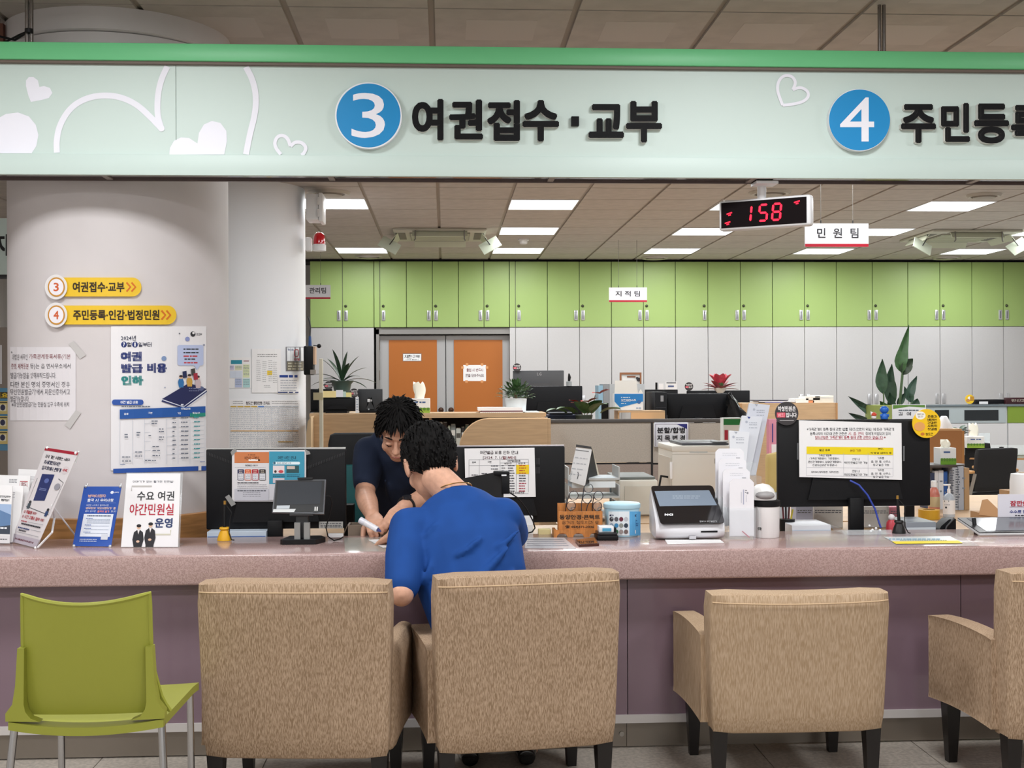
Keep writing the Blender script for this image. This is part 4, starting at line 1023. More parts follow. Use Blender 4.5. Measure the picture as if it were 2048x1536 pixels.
# right monitor behind the man in blue
m2 = monitor('black monitor with a passport fee sheet behind the man in blue', 836, 893, 1130, 1046, 5.12, edge=mat('c9c2c8', .3, .4))
q = Print(on_plane(5.12), .001)
for y0_ in (916, 934): 
    for k in range(4): q.rect(1072 + k * 2.2, y0_, 1073 + k * 2.2, y0_ + 13, '3c3c40')
q.build(m2[0], 'vent_slots')
def f(q):
    q.text('여권발급 비용 인하 안내', 960, 901.5, 1036, 908.5, '33262c', .02); q.text('[2024. 7. 1.(월)부터]', 966, 912, 1032, 919.5, '7a2c38', .02)
    for y in (919.5, 926, 931, 988): q.line([(938 if y != 926 else 1000, y), (1057, y - 1)], .6, '8c8c92')
    for x in (938, 958.5, 1000, 1032.5, 1057): q.line([(x, 919.5), (x, 984)], .6, '8c8c92')
    q.text('종류', 944, 923, 952, 926.5, '33333a', .02); q.text('구분', 975, 922, 983, 926, '33333a', .02); q.text('여권발급비용', 1015, 919.8, 1041, 923.5, '33333a', .02); q.text('변경 전', 1009, 925, 1023, 928.5, '33333a', .02); q.text('변경 후', 1037, 925, 1051, 928.5, '33333a', .02)
    q.rect(1032.5, 929.5, 1058, 948, 'ecc81a')
    for i in range(11):
        y = 930 + i * 5.1; c_ = 'b0432a' if i < 4 else ('44444c' if i < 7 else 'a5384a')
        q.rows(1038, 1052, (y,), 2, c_, i, .02); q.rows(1016, 1029, (y,), 2, '55555c', i + 20, .02); q.rows(1003, 1010, (y,), 1.8, '66666c', i + 40, .02)
    q.rows(982, 996, (931, 937), 1.8, '66666c', 3, .05); q.rows(943, 955, (949,), 2, '55555c', 4, .02); q.rows(963, 974, (946,), 2, '55555c', 5, .02); q.text('※ 발급 수수료 변경', 1018, 983, 1048, 987.5, '33333a', .02)
paper('fee_sheet', 'white passport fee table sheet stuck on the back of the right-hand centre monitor', 'notice', 5.10, 929, 897, 1069, 995, M_PAPER, f, .003, step=.0006, kx=.025, sk=-.01)
# tablet behind the shoulder
a = P(930, 945, 4.8)
t2 = thing('tablet_stand', 'small black tablet on a clip stand behind the shoulder of the man in blue', 'tablet', (P(985, 1070, 4.82).x, 4.82, CT))
def f(b):
    s = on_three(P(925, 958, 4.86), P(1003, 942, 4.72), P(928, 1012, 4.82))
    q = [s(x, y, 0) for x, y in ((925, 957), (1003, 942), (1003, 1010), (925, 1016))]; r = [s(x, y, -.012) for x, y in ((925, 957), (1003, 942), (1003, 1010), (925, 1016))]
    b.add(q + r, [(0, 1, 2, 3), (7, 6, 5, 4), (0, 4, 5, 1), (1, 5, 6, 2), (2, 6, 7, 3), (3, 7, 4, 0)])
part('tablet', mat('1a1a1c', .3), t2, f)
x0, x1, z0, z1 = R(987, 942, 1019, 951, 4.70); part('clip', M_BLACK, t2, lambda b: (b.box(x0, x1, 4.69, 4.73, z0, z1, .004), b.box(x0 + .03, x1, 4.69, 4.73, z0 - .07, z0 + .002, .004)))
x0, x1, z0, z1 = R(1003, 949, 1013, 952, 4.688); part('clip_label', M_WHITE, t2, lambda b: b.box(x0, x1, 4.687, 4.689, z0, z1))
pp_ = P(1000, 1000, 4.78); part('stem', M_BLACK, t2, lambda b: (b.cyl((pp_.x, 4.82, CT + .01), (pp_.x, 4.80, CT + .12), .012), b.cyl((pp_.x, 4.82, CT + .001), (pp_.x, 4.82, CT + .014), .06, n=24)))
part('cable', M_BLACK, t2, lambda b: b.tube(smooth([P(1019, 985, 4.75), P(1040, 1000, 4.78), P(1056, 1025, 4.85), P(1071, 1050, 4.9), P(1068, 1064, 4.9), P(1052, 1068, 4.88)], 2) if 0 else [P(1019, 985, 4.75), P(1036, 996, 4.78), P(1052, 1016, 4.83), P(1066, 1042, 4.88), P(1070, 1056, 4.88), P(1064, 1064, 4.86), P(1052, 1067, 4.84)], .0028, 8))

# front tablet on its stand
ts = on_three(P(553, 962, 4.74), P(651, 960, 4.74), P(546, 1026, 4.70))
tb = thing('signing_tablet', 'black tablet with dark screen on a grey desk stand left of the clerk', 'tablet', (P(603, 1085, 4.7).x, 4.7, CT))
def quadbox(b, s, pts, t0, t1):
    q = [s(x, y, t1) for x, y in pts]; r = [s(x, y, t0) for x, y in pts]; n = len(pts)
    b.add(q + r, [tuple(range(n)), tuple(range(n, 2 * n))[::-1]] + [(i, n + i, n + (i + 1) % n, (i + 1) % n) for i in range(n)])
part('case', mat('55565a', .35, .3), tb, lambda b: quadbox(b, ts, ((551, 960), (652, 959), (648, 1028), (544, 1025)), -.014, 0))
part('front', mat('141416', .3), tb, lambda b: quadbox(b, ts, ((553, 962), (649, 961), (646, 1024), (547, 1024)), .0003, .0015))
part('screen', mat('3c3f44', .12), tb, lambda b: quadbox(b, ts, ((557, 964.5), (644, 963.5), (640, 1008), (553, 1010)), .0018, .0026))
part('strip', mat('cfd2d2', .4), tb, lambda b: quadbox(b, ts, ((547, 1018.5), (592, 1018), (588, 1024.5), (546, 1024.5)), .0018, .0024))
part('logo_sticker', mat('b9c0c6', .4), tb, lambda b: quadbox(b, ts, ((554, 1011.5), (580, 1011), (579, 1017.5), (553, 1018)), .0026, .0032))
part('button_plate', mat('2a2a2c', .3), tb, lambda b: quadbox(b, ts, ((628, 1012), (638, 1011.5), (636, 1025), (626, 1025)), .0018, .003))
for k in (0, 4): part('button', mat('d6d6d4', .3), tb, lambda b: quadbox(b, ts, ((629.5 + k, 1014), (632 + k, 1014), (631.5 + k, 1022), (629 + k, 1022)), .0031, .0038))
part('camera', M_BLACK, tb, lambda b: quadbox(b, ts, ((595, 956), (626, 955), (625, 960), (596, 960.5)), -.012, .006))
def f(b):
    x = P(604, 1050, 4.72).x
    b.box(x - .045, x + .045, 4.70, 4.76, P(604, 1031, 4.72).z, P(604, 1025, 4.72).z, .003); b.box(x - .022, x + .022, 4.715, 4.75, CT + .02, P(604, 1030, 4.72).z)
part('bracket', mat('3f4042', .4, .4), tb, f)
for k in (595, 614): 
    x = P(k, 1050, 4.70).x; part('arm', mat('9fa09f', .35, .6), tb, lambda b: b.box(x - .011, x + .011, 4.69, 4.712, CT + .015, P(604, 1045, 4.70).z))
xb = [P(px, 1080, 4.7).x for px in (562, 573, 637, 649)]
part('base', M_BLACK, tb, lambda b: b.prism([(xb[0], 4.68), (xb[0] + .01, 4.665), (xb[3] - .03, 4.665), (xb[3], 4.74), (xb[2], 4.80), (xb[1], 4.80)], 'z', CT + .0005, CT + .018))
part('cable', M_BLACK, tb, lambda b: b.tube([P(650, 992, 4.74), P(660, 993, 4.75), P(664, 1005, 4.77), P(659, 1030, 4.78), P(652, 1055, 4.78), P(656, 1073, 4.78), P(668, 1081, 4.76), P(680, 1078, 4.78), P(686, 1074, 4.82)], .0024, 6))

# pen on a yellow foot / black foot
def desk_pen(label, px, py, y_tip, foot, ring, sc_=1.0, tilt=0):
    c = PZ(px, py, CT); t = thing('desk_pen', label, 'pen', (c.x, c.y, CT), group='pens on counter stands')
    part('foot', foot, t, lambda b: b.lathe([(.028 * sc_, 0.0005), (.028 * sc_, .006), (.022 * sc_, .025), (.015 * sc_, .04), (.02 * sc_, .046), (.018 * sc_, .052), (0, .052)], (0, 0, 0), 24), world=False)
    h = (py - y_tip) * c.y / F
    part('barrel', M_BLACK, t, lambda b: b.cyl((0, 0, .053), (tilt, .01, h - .014), .0065, .0055, n=12), world=False)
    part('tip', mat('a9803c', .3, .6), t, lambda b: b.cyl((tilt, .01, h - .0138), (tilt, .01, h), .0056, .005, n=12), world=False)
    part('cord', ring, t, lambda b: b.tube([(tilt + .007, .01, h - .02), (.028, .0, h * .7), (.022, 0, .08), (.02, -.012, .03), (.03, -.02, .005), (.04, -.015, .003)], .0022, 6), world=False)
desk_pen('black pen standing in a yellow foot left on the counter', 449, 1081, 1003, mat('e0a81e', .4), M_BLACK)
desk_pen('black pen standing in a black cone foot near the right-hand monitor', 1798, 1067, 990, mat('1c1b1b', .35), M_BLACK, .95, -.002)

# roll-up mini banners and the framed notice
def stand_leg(t, a, b_, r=.003): part('support_rod', mat('d8d6d8', .35), t, lambda b: b.tube([a, (V(a) + V(b_)) / 2, b_], r, 8))
bl, br = PZ(22, 1083, CT + .004), PZ(74, 1096, CT + .004); tl = P(91, 895, 4.76)
s1 = on_three(bl, br, tl)
xb_ = thing('mini_banner', 'white mini banner with red top bar and dark blue passport, leaning left on the counter', 'banner', (bl.x, bl.y, CT))
def f(b): quadbox(b, s1, ((91, 895), (157, 905), (73, 1096), (22, 1083)), -.0012, 0)
part('sheet', mat('e2dcde', .5), xb_, f)
def U(u, v):   # banner coordinates -> picture
    A, B, C, D = (91, 895), (157, 905), (22, 1083), (73, 1096)
    return tuple((A[i] * (1 - u) + B[i] * u) * (1 - v) + (C[i] * (1 - u) + D[i] * u) * v for i in (0, 1))
class UPrint(Print):
    small = .1
    def __init__(s, surf, U, step=.0004):
        super().__init__(lambda x, y, o: surf(*U(x, y), o), step)
q = UPrint(s1, U, .0006)
q.rect(0, 0, 1, .03, 'a3152e'); q.text('자국 개인 수령하는 서비스', .1, .07, .86, .105, '2d2e38', .05); q.text('차세대전자여권', .12, .125, .62, .165, '2a3050', .06); q.text('집으로에서 편하게', .12, .185, .72, .225, '2a3050', .06); q.disc(.84, .195, .11, 'd9cfd2', .04); q.text('OK', .76, .18, .92, .21, 'b32c3c', .06)
q.line([(.1, .32), (.08, .62), (.92, .66), (.95, .32), (.75, .29)], .008, '55555c'); q.poly([(.2, .27), (.58, .255), (.6, .53), (.24, .55)], '1e2c66'); q.o += .0003; q.disc(.42, .33, .07, '5a6aa8', .025); q.rows(.3, .52, (.41, .425), .008, '7f8cc0', 2)
for x, y in ((.16, .57), (.84, .61)): q.disc(x, y, .04, '2a2a30', .015); q.poly([(x - .05, y + .015), (x + .05, y + .015), (x + .04, y + .07), (x - .04, y + .07)], '44505a' if x < .5 else '28406e')
q.disc(.82, .37, .09, '9a98a2', .035)
q.text('⊙ 재발행 NO!', .08, .655, .52, .69, 'b3222e', .05); q.text('⊙ 시간·교통비 절약 OK!', .08, .705, .86, .74, 'b3222e', .05); q.rows(.1, .3, (.765,), .012, 'b3424e', 3); q.line([(.35, .77), (.9, .765)], .004, '9a9aa0'); q.rows(.14, .86, (.79,), .016, '33333a', 4, .05); q.rows(.08, .5, (.835,), .014, '3a4a7a', 5); q.line([(.55, .84), (.92, .836)], .004, '9a9aa0'); q.rows(.14, .4, (.86,), .014, '33333a', 6); q.line([(.1, .89), (.92, .89)], .004, '9a9aa0')
q.rect(0, .915, 1, 1, 'bdb4bf'); q.rows(.12, .86, (.95,), .018, '6a3a48', 8); q.build(xb_)
c0 = s1(157, 905, 0); part('pole', M_WHITE, xb_, lambda b: b.cyl(c0 + V((0, .004, .004)), s1(148, 925, -.006), .003)); 
for u, v in ((.06, .0), (.94, .01), (.02, 1.0), (.98, 1.0)): part('clip', M_WHITE, xb_, lambda b: b.ball(s1(*U(u, v), .001), .006, 10, 6))
k1 = s1(103, 1010, -.002); part('support_rod', M_WHITE, xb_, lambda b: b.tube([k1, P(109, 1035, 4.7), P(104, 1065, 4.62), br + V((.003, .0, .002))], .004, 8)); part('support_rod', M_WHITE, xb_, lambda b: b.tube([k1, P(150, 1070, 4.8), PZ(160, 1082, CT + .003)], .003, 8))

def lean(name, label, cat, px, z0=CT + .003, back=.1, th=.002, m=None):
    """px: TL, TR, BR, BL picture corners; bottom edge rests on the counter"""
    TL, TR, BR, BL = px; bl, br = PZ(*BL, z0), PZ(*BR, z0); tl = P(*TL, bl.y + back)
    s = on_three(bl, br, tl); t = thing(name, label, cat, ((bl.x + br.x) / 2, bl.y, CT))
    part('sheet', m or M_PAPER, t, lambda b: quadbox(b, s, px, -th, 0))
    def U(u, v): return tuple((TL[i] * (1 - u) + TR[i] * u) * (1 - v) + (BL[i] * (1 - u) + BR[i] * u) * v for i in (0, 1))
    return t, s, U
t, s, U_ = lean('mini_banner', 'small royal blue mini banner between the tilted white banner and the framed notice', 'banner', ((168, 973), (243, 973), (222, 1093), (145, 1092)), m=mat('2750a6', .45))
q = UPrint(s, U_, .0006)
q.disc(.78, .1, .045, 'dfe4f0', .024); q.text('병무청', .84, .088, .96, .112, 'dfe4f0', .02); q.text('병역이행자', .16, .135, .64, .185, 'e3b9a6', .05); q.text('출국 시 유의사항', .16, .205, .86, .255, 'eef0f6', .05); q.line([(.16, .275), (.93, .275)], .004, '7f94c8')
q.text('여권만 소지하고 출국하시면,', .16, .3, .76, .33, 'c9d2ea', .02); q.text("병무청에 '국외여행허가' 를", .16, .345, .95, .385, 'e6c9bc', .03); q.text('받지 않으면', .16, .4, .44, .43, 'c9d2ea', .02); q.text('출국이 불가', .48, .4, .8, .435, 'ef8f86', .05); q.text('합니다', .84, .4, .98, .43, 'c9d2ea', .02)
q.poly([(.14, .46), (.92, .46), (.92, .84), (.14, .84)], 'dfe4ee'); q.o += .0003; q.rows(.24, .86, (.485,), .016, '33405f', 1, .05); q.rows(.22, .4, (.53, .64, .70, .76), .012, '4a66a8', 2); q.rows(.26, .86, (.55, .57, .59, .61, .66, .72, .78), .008, '77839c', 3); q.rows(.16, .6, (.88, .91), .014, 'c3cce4', 4); q.rect(.7, .8, .88, .89, 'cfd3dc'); q.build(t)
for u, v in ((.05, .0), (.97, .0), (.04, 1.0), (.98, 1.0)): part('clip', mat('c9ccd2', .3, .4), t, lambda b: b.ball(s(*U_(u, v), .001), .006, 10, 6))
part('support_rod', M_CHROME, t, lambda b: b.cyl(s(*U_(.06, .02), -.004), s(*U_(.06, -.05), -.006), .003)); part('support_rod', M_CHROME, t, lambda b: b.cyl(s(*U_(.95, .02), -.004), s(*U_(.96, -.05), -.006), .003)); part('support_rod', M_CHROME, t, lambda b: b.cyl(s(*U_(.5, .4), -.004), PZ(215, 1078, CT + .003), .003))
t, s, U_ = lean('framed_notice', 'white framed notice with red and black words and two suited figures', 'sign', ((254, 947), (361, 947), (356, 1094), (242, 1094)), back=.05, m=mat('e6e4e6', .35))
q = UPrint(s, U_, .0006)
q.text('이야기가 있는 활기찬 민원실!', .12, .095, .88, .125, '4a4c5a', .0); q.line([(.11, .24), (.11, .175), (.48, .175)], .022, 'b5b1ae'); q.text('수요 여권', .22, .24, .9, .37, '2f3034', .02, res=2); q.text('야간민원실', .1, .41, .9, .57, 'b3283f', .02, res=2); q.text('운영', .57, .605, .89, .74, '2c3c68', .03, res=2); q.line([(.86, .77), (.86, .83), (.54, .83)], .022, 'c9c5b4')
for x, hh_ in ((.29, .70), (.5, .675)):
    q.disc(x, hh_ + .03, .035, 'd9b49c', .03); q.disc(x, hh_ + .012, .042, '211c1e', .022); q.poly([(x - .08, hh_ + .1), (x - .03, hh_ + .07), (x + .03, hh_ + .07), (x + .08, hh_ + .1), (x + .1, hh_ + .2), (x + .07, hh_ + .3), (x + .07, 1), (x - .07, 1), (x - .07, hh_ + .3), (x - .1, hh_ + .2)], '26242a'); q.o += .0002; q.poly([(x - .02, hh_ + .07), (x + .02, hh_ + .07), (x, hh_ + .13)], 'e9e2e0'); q.disc(x, hh_ + .225, .03, 'd9b49c', .016)
q.build(t); part('acrylic_back', M_ACR, t, lambda b: quadbox(b, s, ((252, 945), (365, 945), (358, 1095), (241, 1095)), -.008, -.003)); part('acrylic_foot', M_ACR, t, lambda b: (lambda a, c: b.box(a.x, c.x, a.y + .01, a.y + .07, CT + .0005, CT + .003))(PZ(243, 1094, CT), PZ(356, 1094, CT)))
# leaflets at the far left edge
for k, (lab, px, sty) in enumerate((('white leaflet standing at the back of the far left leaflet row', ((21, 941), (69, 943), (52, 1086), (14, 1084)), 0), ('white leaflet with a small red outlined logo at the far left', ((-14, 952), (50, 954), (36, 1086), (-20, 1084)), 1), ('plain white folded leaflet between the logo leaflet and the mountain brochure', ((-10, 971), (42, 973), (30, 1087), (-16, 1086)), 2), ('front brochure with a blue mountain picture at the left edge', ((-22, 970), (25, 972), (19, 1087), (-30, 1086)), 3))):
    t, s, U_ = lean('leaflet', lab, 'leaflet', px, back=.06 , th=.004)
    t['group'] = 'leaflets on the counter'
    t.location.y += .0 ; off = (3 - k) * .03
    for o in (t,): o.location.y += off
    q = UPrint(s, U_, .0006)
    if sty == 1: q.rows(.35, .6, (.06, .08, .1), .012, '8a8a90', 2); q.line([(.7, .17), (.7, .09), (.94, .09), (.94, .17)], .012, 'b03a40'); q.text('청도', .74, .1, .92, .16, '8a3238', .03)
    elif sty == 3:
        q.text('민원업무는', .5, .17, .96, .21, '33343a', .03); q.text('행정!', .55, .23, .9, .27, '33343a', .05); q.poly([(0, .32), (1, .32), (1, .84), (0, .84)], '9fb6d6'); q.poly([(0, .55), (.5, .42), (1, .5), (1, .84), (0, .84)], '5f7fa8'); q.poly([(0, .75), (1, .68), (1, .84), (0, .84)], '3a4250'); q.rows(.4, .9, (.72,), .03, 'e2e4e8', 4); q.rect(0, .86, 1, 1, 'd9d6d8'); q.rows(.6, .9, (.92,), .02, '44444a', 3)
    elif sty == 0: q.rows(.2, .8, (.1, .13), .01, 'b9b9be', 1)
    elif sty == 2: q.rows(.2, .7, (.12, .15, .2), .012, 'a5a5aa', 6)
    q.build(t)

# spectacle stand
M_OAK = mat('b8763c', .45, noise=.15, scale=20, stretch=(6, 1, 1))
c = PZ(1155, 1075, CT); gs = thing('spectacle_stand', 'small wooden reading glasses stand with printed optician lettering', 'stand', (c.x, c.y, CT)); GY = c.y
x0, x1, z0, z1 = R(1117, 1023, 1205, 1062, GY + .015); part('front_board', M_OAK, gs, lambda b: b.box(x0, x1, GY + .015, GY + .025, CT + .012, z1))
q = Print(on_plane(GY + .015), .0006); q.text('동양안경·콘택트', 1119, 1029.5, 1200, 1039, '2a1c12', .035, res=2); q.text('삼거리 청도치과 앞', 1124, 1041.8, 1198, 1048.3, '5c3c22', .01); q.text('☎ 054)371-2336', 1130, 1050.5, 1188, 1057.2, '2a1c12', .03); q.build(gs, 'lettering')
x0b, x1b, _, zb1 = R(1115, 1006, 1203, 1023, GY + .07); part('back_board', M_OAK, gs, lambda b: b.box(x0b, x1b, GY + .07, GY + .08, CT + .01, zb1))
x0c, x1c, _, zc1 = R(1108, 1060, 1206, 1075, GY)
def f(b):
    pts = [(x0c, CT + .0005)]; n = 3; w_ = (x1c - x0c)
    for k in range(n):
        cx_ = x0c + w_ * (k + .5) / n; r_ = w_ * .11
        pts += [(cx_ - r_ * math.cos(pi * i / 8), CT + .0005 + r_ * .8 * math.sin(pi * i / 8)) for i in range(9)]
    pts += [(x1c, CT + .0005), (x1c, zc1), (x0c, zc1)]
    b.prism(pts, 'y', GY, GY + .012)
part('base_board', M_OAK, gs, f)
for xx in (x0c, x1c - .01): part('side_board', M_OAK, gs, lambda b: b.box(xx, xx + .01, GY + .0125, GY + .09, CT + .0005, CT + .03))
def specs(label, px, py, h, tilt, m):
    p0 = P(px, py, GY + .045); t = thing('spectacles', label, 'glasses', (p0.x, GY + .045, p0.z), 0, 'reading glasses in the wooden stand')
    Mx = Matrix.Rotation(tilt, 4, 'Y')
    for k, s in enumerate((-1, 1)):
        rim_ = [Mx @ V((.0 + .018 * math.cos(a), s * .0, h - .022 + s * .021 + .02 * math.sin(a) * .9)) for a in [2 * pi * i / 14 for i in range(15)]]
        part('rim', m, t, lambda b: b.tube(rim_, .0016, 6, False), world=False)
        part('lens', glass('dfe8e4', .18), t, lambda b: b.add([p for p in rim_[:-1]], [tuple(range(14))]), world=False)
    part('temple', m, t, lambda b: b.tube([Mx @ V((-.018, 0, h)), Mx @ V((-.02, .004, h * .3)), Mx @ V((-.012, .008, -.045))], .002, 6), world=False)
    part('temple', m, t, lambda b: b.tube([Mx @ V((.016, 0, h - .045)), Mx @ V((.004, .004, h * .2)), Mx @ V((.0, .008, -.045))], .002, 6), world=False)
specs('left pair of thin reading glasses in the wooden stand', 1140, 1021, .062, .25, mat('3a2d2c', .3))
specs('middle taller pair of reading glasses in the wooden stand', 1172, 1020, .088, .12, mat('33343a', .3)); specs('right pair of reading glasses in the wooden stand', 1194, 1022, .062, .1, mat('2f2a2c', .3))
# phone and case
a, b0, c, d0 = PZ(1151, 1084, CT), PZ(1158, 1094, CT), PZ(1198, 1092, CT), PZ(1190, 1079, CT)
ph = thing('phone', 'dark smartphone lying flat beside the glasses stand', 'phone', tuple(a))
part('body', mat('4a2a22', .25), ph, lambda b: b.prism([(p.x, p.y) for p in (a, b0, c, d0)], 'z', CT + .0005, CT + .009)); part('screen', mat('0f0c0c', .05, coat=.8), ph, lambda b: b.prism([(p.x, p.y) for p in (a.lerp(c, .04), b0.lerp(d0, .06), c.lerp(a, .04), d0.lerp(b0, .06))], 'z', CT + .0092, CT + .0098))
x0, x1 = P(1190, 1080, 4.75).x, P(1232, 1080, 4.75).x
gd = thing('card_reader', 'black card reader lying by the blue pail', 'device', (x0, 4.72, CT)); part('lower_case', M_BLACK, gd, lambda b: b.box(x0, x1, 4.68, 4.78, CT + .0005, CT + .02, .004)); part('upper_case', mat('232326', .3), gd, lambda b: b.box(x0 + .004, x1 - .003, 4.685, 4.775, CT + .0205, CT + .03, .003))
x0, x1 = P(1196, 1066, 4.74).x, P(1230, 1066, 4.74).x
bxx = thing('small_carton', 'small white and blue carton on top of the black card reader', 'box', (x0, 4.73, CT + .031)); part('body', M_WHITE, bxx, lambda b: b.box(x0, x1 - .01, 4.70, 4.76, CT + .0305, CT + .052, .001)); part('blue_flap', mat('4f9fc4', .5), bxx, lambda b: b.box(x0 + .012, x1 - .02, 4.6985, 4.6997, CT + .034, CT + .046)); part('end_cap', M_BLACK, bxx, lambda b: b.box(x1 - .009, x1, 4.702, 4.758, CT + .031, CT + .046))
# blue pail
c = PZ(1249, 1075, CT); c.y += .07; r_ = 35.5 * c.y / F
pl = thing('wipes_pail', 'light blue plastic wipes pail with picture label', 'pail', (c.x, c.y, CT)); zt_ = P(1249, 1007, c.y).z - CT
M_PAIL = mat('a9cfdf', .4)
part('tub', M_PAIL, pl, lambda b: b.lathe([(r_ * .9, 0.0005), (r_ * .92, .004), (r_, zt_ - .012), (r_ * .96, zt_ - .012)], (0, 0, 0), 40), world=False)
part('lid', mat('b4d8e6', .4), pl, lambda b: b.lathe([(r_ * 1.03, zt_ - .016), (r_ * 1.05, zt_ - .014), (r_ * 1.05, zt_), (r_ * .98, zt_ + .004), (r_ * .9, zt_ + .002), (0, zt_ + .002)], (0, 0, 0), 40), world=False)
sc_ = lambda x, y, o: on_cyl(c.x, c.y, r_ * (.915 + .07 * (CT + .0 + (1075 - y) * c.y / F - CT) / zt_) + .0012)(x, y, o)
q = Print(sc_, .0005); q.rect(1217, 1023, 1259, 1071, 'dfe6ea', 6); q.rect(1259, 1023, 1281, 1071, '5aa5d6', 4); q.rrect(1219, 1029, 1227, 1032.5, 1.6, '2a3450')
for i, row in enumerate((('3a3a40', '5a5a60', '6a2a3a', 'b9bcc2'), ('8aa0b8', '3f88b8', '8f938c', '2f3a48'), ('77848f', '3c6a4a', '9a8f8c', '6f5f5c'))):
    for j, h in enumerate(row): q.disc(1223 + j * 9.7, 1038.5 + i * 12.5, 4.2, h, 4.6, 12)
q.rrect(1270, 1029, 1281, 1033, 1.8, '22345e'); q.rect(1270, 1060, 1279, 1067, 'e9eef2'); q.rows(1272, 1279, (1040, 1046, 1050), 2, '2f6aa0', 2); q.build(pl, 'label_print')
# white kiosk
KF, KB = 4.655, 4.90; kz = lambda y, Y: P(1370, y, Y).z
ks = thing('ticket_kiosk', 'white desktop kiosk with sloping black panel and grey screen', 'kiosk', (P(1375, 1085, KF).x, KF, CT))
xa, xb2 = P(1313, 1070, KF).x, P(1451, 1070, KF).x; ya, yb = P(1300, 980, KB).x, P(1425, 980, KB).x
z_f = kz(1050, KF); z_bk = kz(974, KB)
def f(b):
    q = bmesh.new()
    prof = [(KF + .03, CT + .004), (KF + .004, CT + .022), (KF, CT + .04), (KF + .008, z_f), (KF + .03, z_f + .02), (KB - .015, z_bk), (KB, z_bk - .008), (KB + .02, z_bk - .04), (KB + .02, CT + .02), (KB, CT + .004)]
    n = 9; rows = []
    for k in range(n):
        u = k / (n - 1); e = 1 - abs(2 * u - 1) ** 6 * .10
        row = []
        for (y, z) in prof:
            v = min(1, (y - KF) / (KB - KF)); x = (xa * (1 - u) + xb2 * u) * (1 - v) + (ya * (1 - u) + yb * u) * v
            zc_ = (CT + z_f) / 2; row.append(V((x, y + (1 - e) * .12 * (1 - v), zc_ + (z - zc_) * (1 - (1 - e) * .6))))
        rows.append(row)
    b.grid(rows, closed=True); m = len(prof)
    b.f += [tuple(range(m)), tuple(range((n - 1) * m, n * m))[::-1]]; b.mi += [0, 0]
part('body', mat('dcdbdf', .3), ks, f, smooth=50)
kp = on_three(V((xa, KF + .022, z_f + .0185)), V((xb2, KF + .022, z_f + .0185)), V((ya, KB - .01, z_bk + .003)))
def rr(pts, r, n=4):
    o = []
    for i, p in enumerate(pts):
        p = V(p); a_ = V(pts[i - 1]); b_ = V(pts[(i + 1) % len(pts)]); d1 = (a_ - p).normalized() * r; d2 = (b_ - p).normalized() * r
        for k in range(n + 1):
            t = k / n; o.append(tuple((p + d1) * (1 - t) ** 2 + p * 2 * t * (1 - t) + (p + d2) * t * t))
    return o
part('panel', mat('16161a', .12, coat=.4), ks, lambda b: quadbox(b, kp, rr(((1301, 973), (1425, 972), (1450, 1047), (1321, 1049)), 7), .0005, .003))
part('screen', mat('8390a0', .1), ks, lambda b: quadbox(b, kp, ((1309, 984), (1418, 982), (1434, 1012), (1319, 1014)), .0032, .004))
q = Print(kp, .0045); q.rows(1345, 1400, (993, 997), 2, '9aa6b4', 3); q.text('NCI', 1329, 1029, 1346, 1033.5, 'e9e9ec', .07); q.text('정부24 무인발급기', 1399, 1043, 1433, 1046.5, 'b9b9bc', .01); q.build(ks, 'lettering')
x0, x1, z0, z1 = R(1402, 1061.5, 1435, 1065, KF); part('slot', M_BLACK, ks, lambda b: b.box(x0, x1, KF - .0015, KF + .01, z0, z1)); x0, x1, z0, z1 = R(1379, 1072, 1392, 1078, KF); part('finger_notch', mat('b9b7bc', .4), ks, lambda b: b.box(x0, x1, KF - .001, KF + .01, z0, z1))
# envelope rack
EY = PZ(1488, 1079, CT).y
er = thing('envelope_rack', 'clear tiered acrylic rack filled with white envelopes', 'rack', (P(1488, 1079, EY).x, EY, CT))
tiers = ((1459, 958, 1508, 1072, 0), (1446, 937, 1500, 1050, 1), (1437, 917, 1493, 1040, 2), (1431, 897, 1488, 1030, 3))
for x0_, y0_, x1_, y1_, k in tiers:
    Y = EY + .012 + k * .042; a, c, z0, z1 = R(x0_, y0_, x1_, y1_, Y); ch = .014
    pts = [(a, z0 if k == 0 else CT + .02 + .03 * k), (c, z0 if k == 0 else CT + .02 + .03 * k), (c, z1 - ch), (c - ch, z1), (a + ch, z1), (a, z1 - ch)]
    for j in range(3):
        part('envelope', mat('e8e6ea', .6), er, lambda b: b.prism([(x + j * .0015, z - j * .002) for x, z in pts], 'y', Y + j * .006, Y + j * .006 + .004))
    q = Print(on_plane(Y), .0005)
    if k == 0:
        q.rows(1490, 1494, (980, 984), 1.6, '77777c', 2); q.disc(1495, 986, 2, '8a8a92'); q.rect(1486, 979, 1488, 1009, 'a9abc0'); q.rect(1482, 984, 1483.2, 1006, 'b9bbc6'); q.rect(1492, 990, 1493, 1004, 'b9bbc6')
    else: q.rows(x0_ + 14, x1_ - 14, (y0_ + 9, y0_ + 13), 1.2, 'cfcfd4', k); q.rect(x1_ - 16, y0_ + 18, x1_ - 8, y0_ + 19.5, 'a5a5aa')
    q.build(er)
    z_p = CT + .02 + .03 * k; part('pocket', M_ACR, er, lambda b: b.box(a - .004, c + .004, Y - .008, Y - .005, CT + .0005 if k == 0 else z_p - .02, z_p + (.10 if k == 0 else .07)))
a, c, _, _ = R(1461, 1010, 1516, 1079, EY); 
for x in (a - .012, c + .006): part('side_wall', M_ACR, er, lambda b: b.prism([(EY, CT + .0005), (EY + .17, CT + .0005), (EY + .17, CT + .2), (EY, CT + .10)], 'x', x, x + .003))
q = Print(on_plane(EY - .0), .0005); q.line([(1484, 1062), (1499, 1075)], 2, 'b9808a'); q.build(er, 'pen_mark')
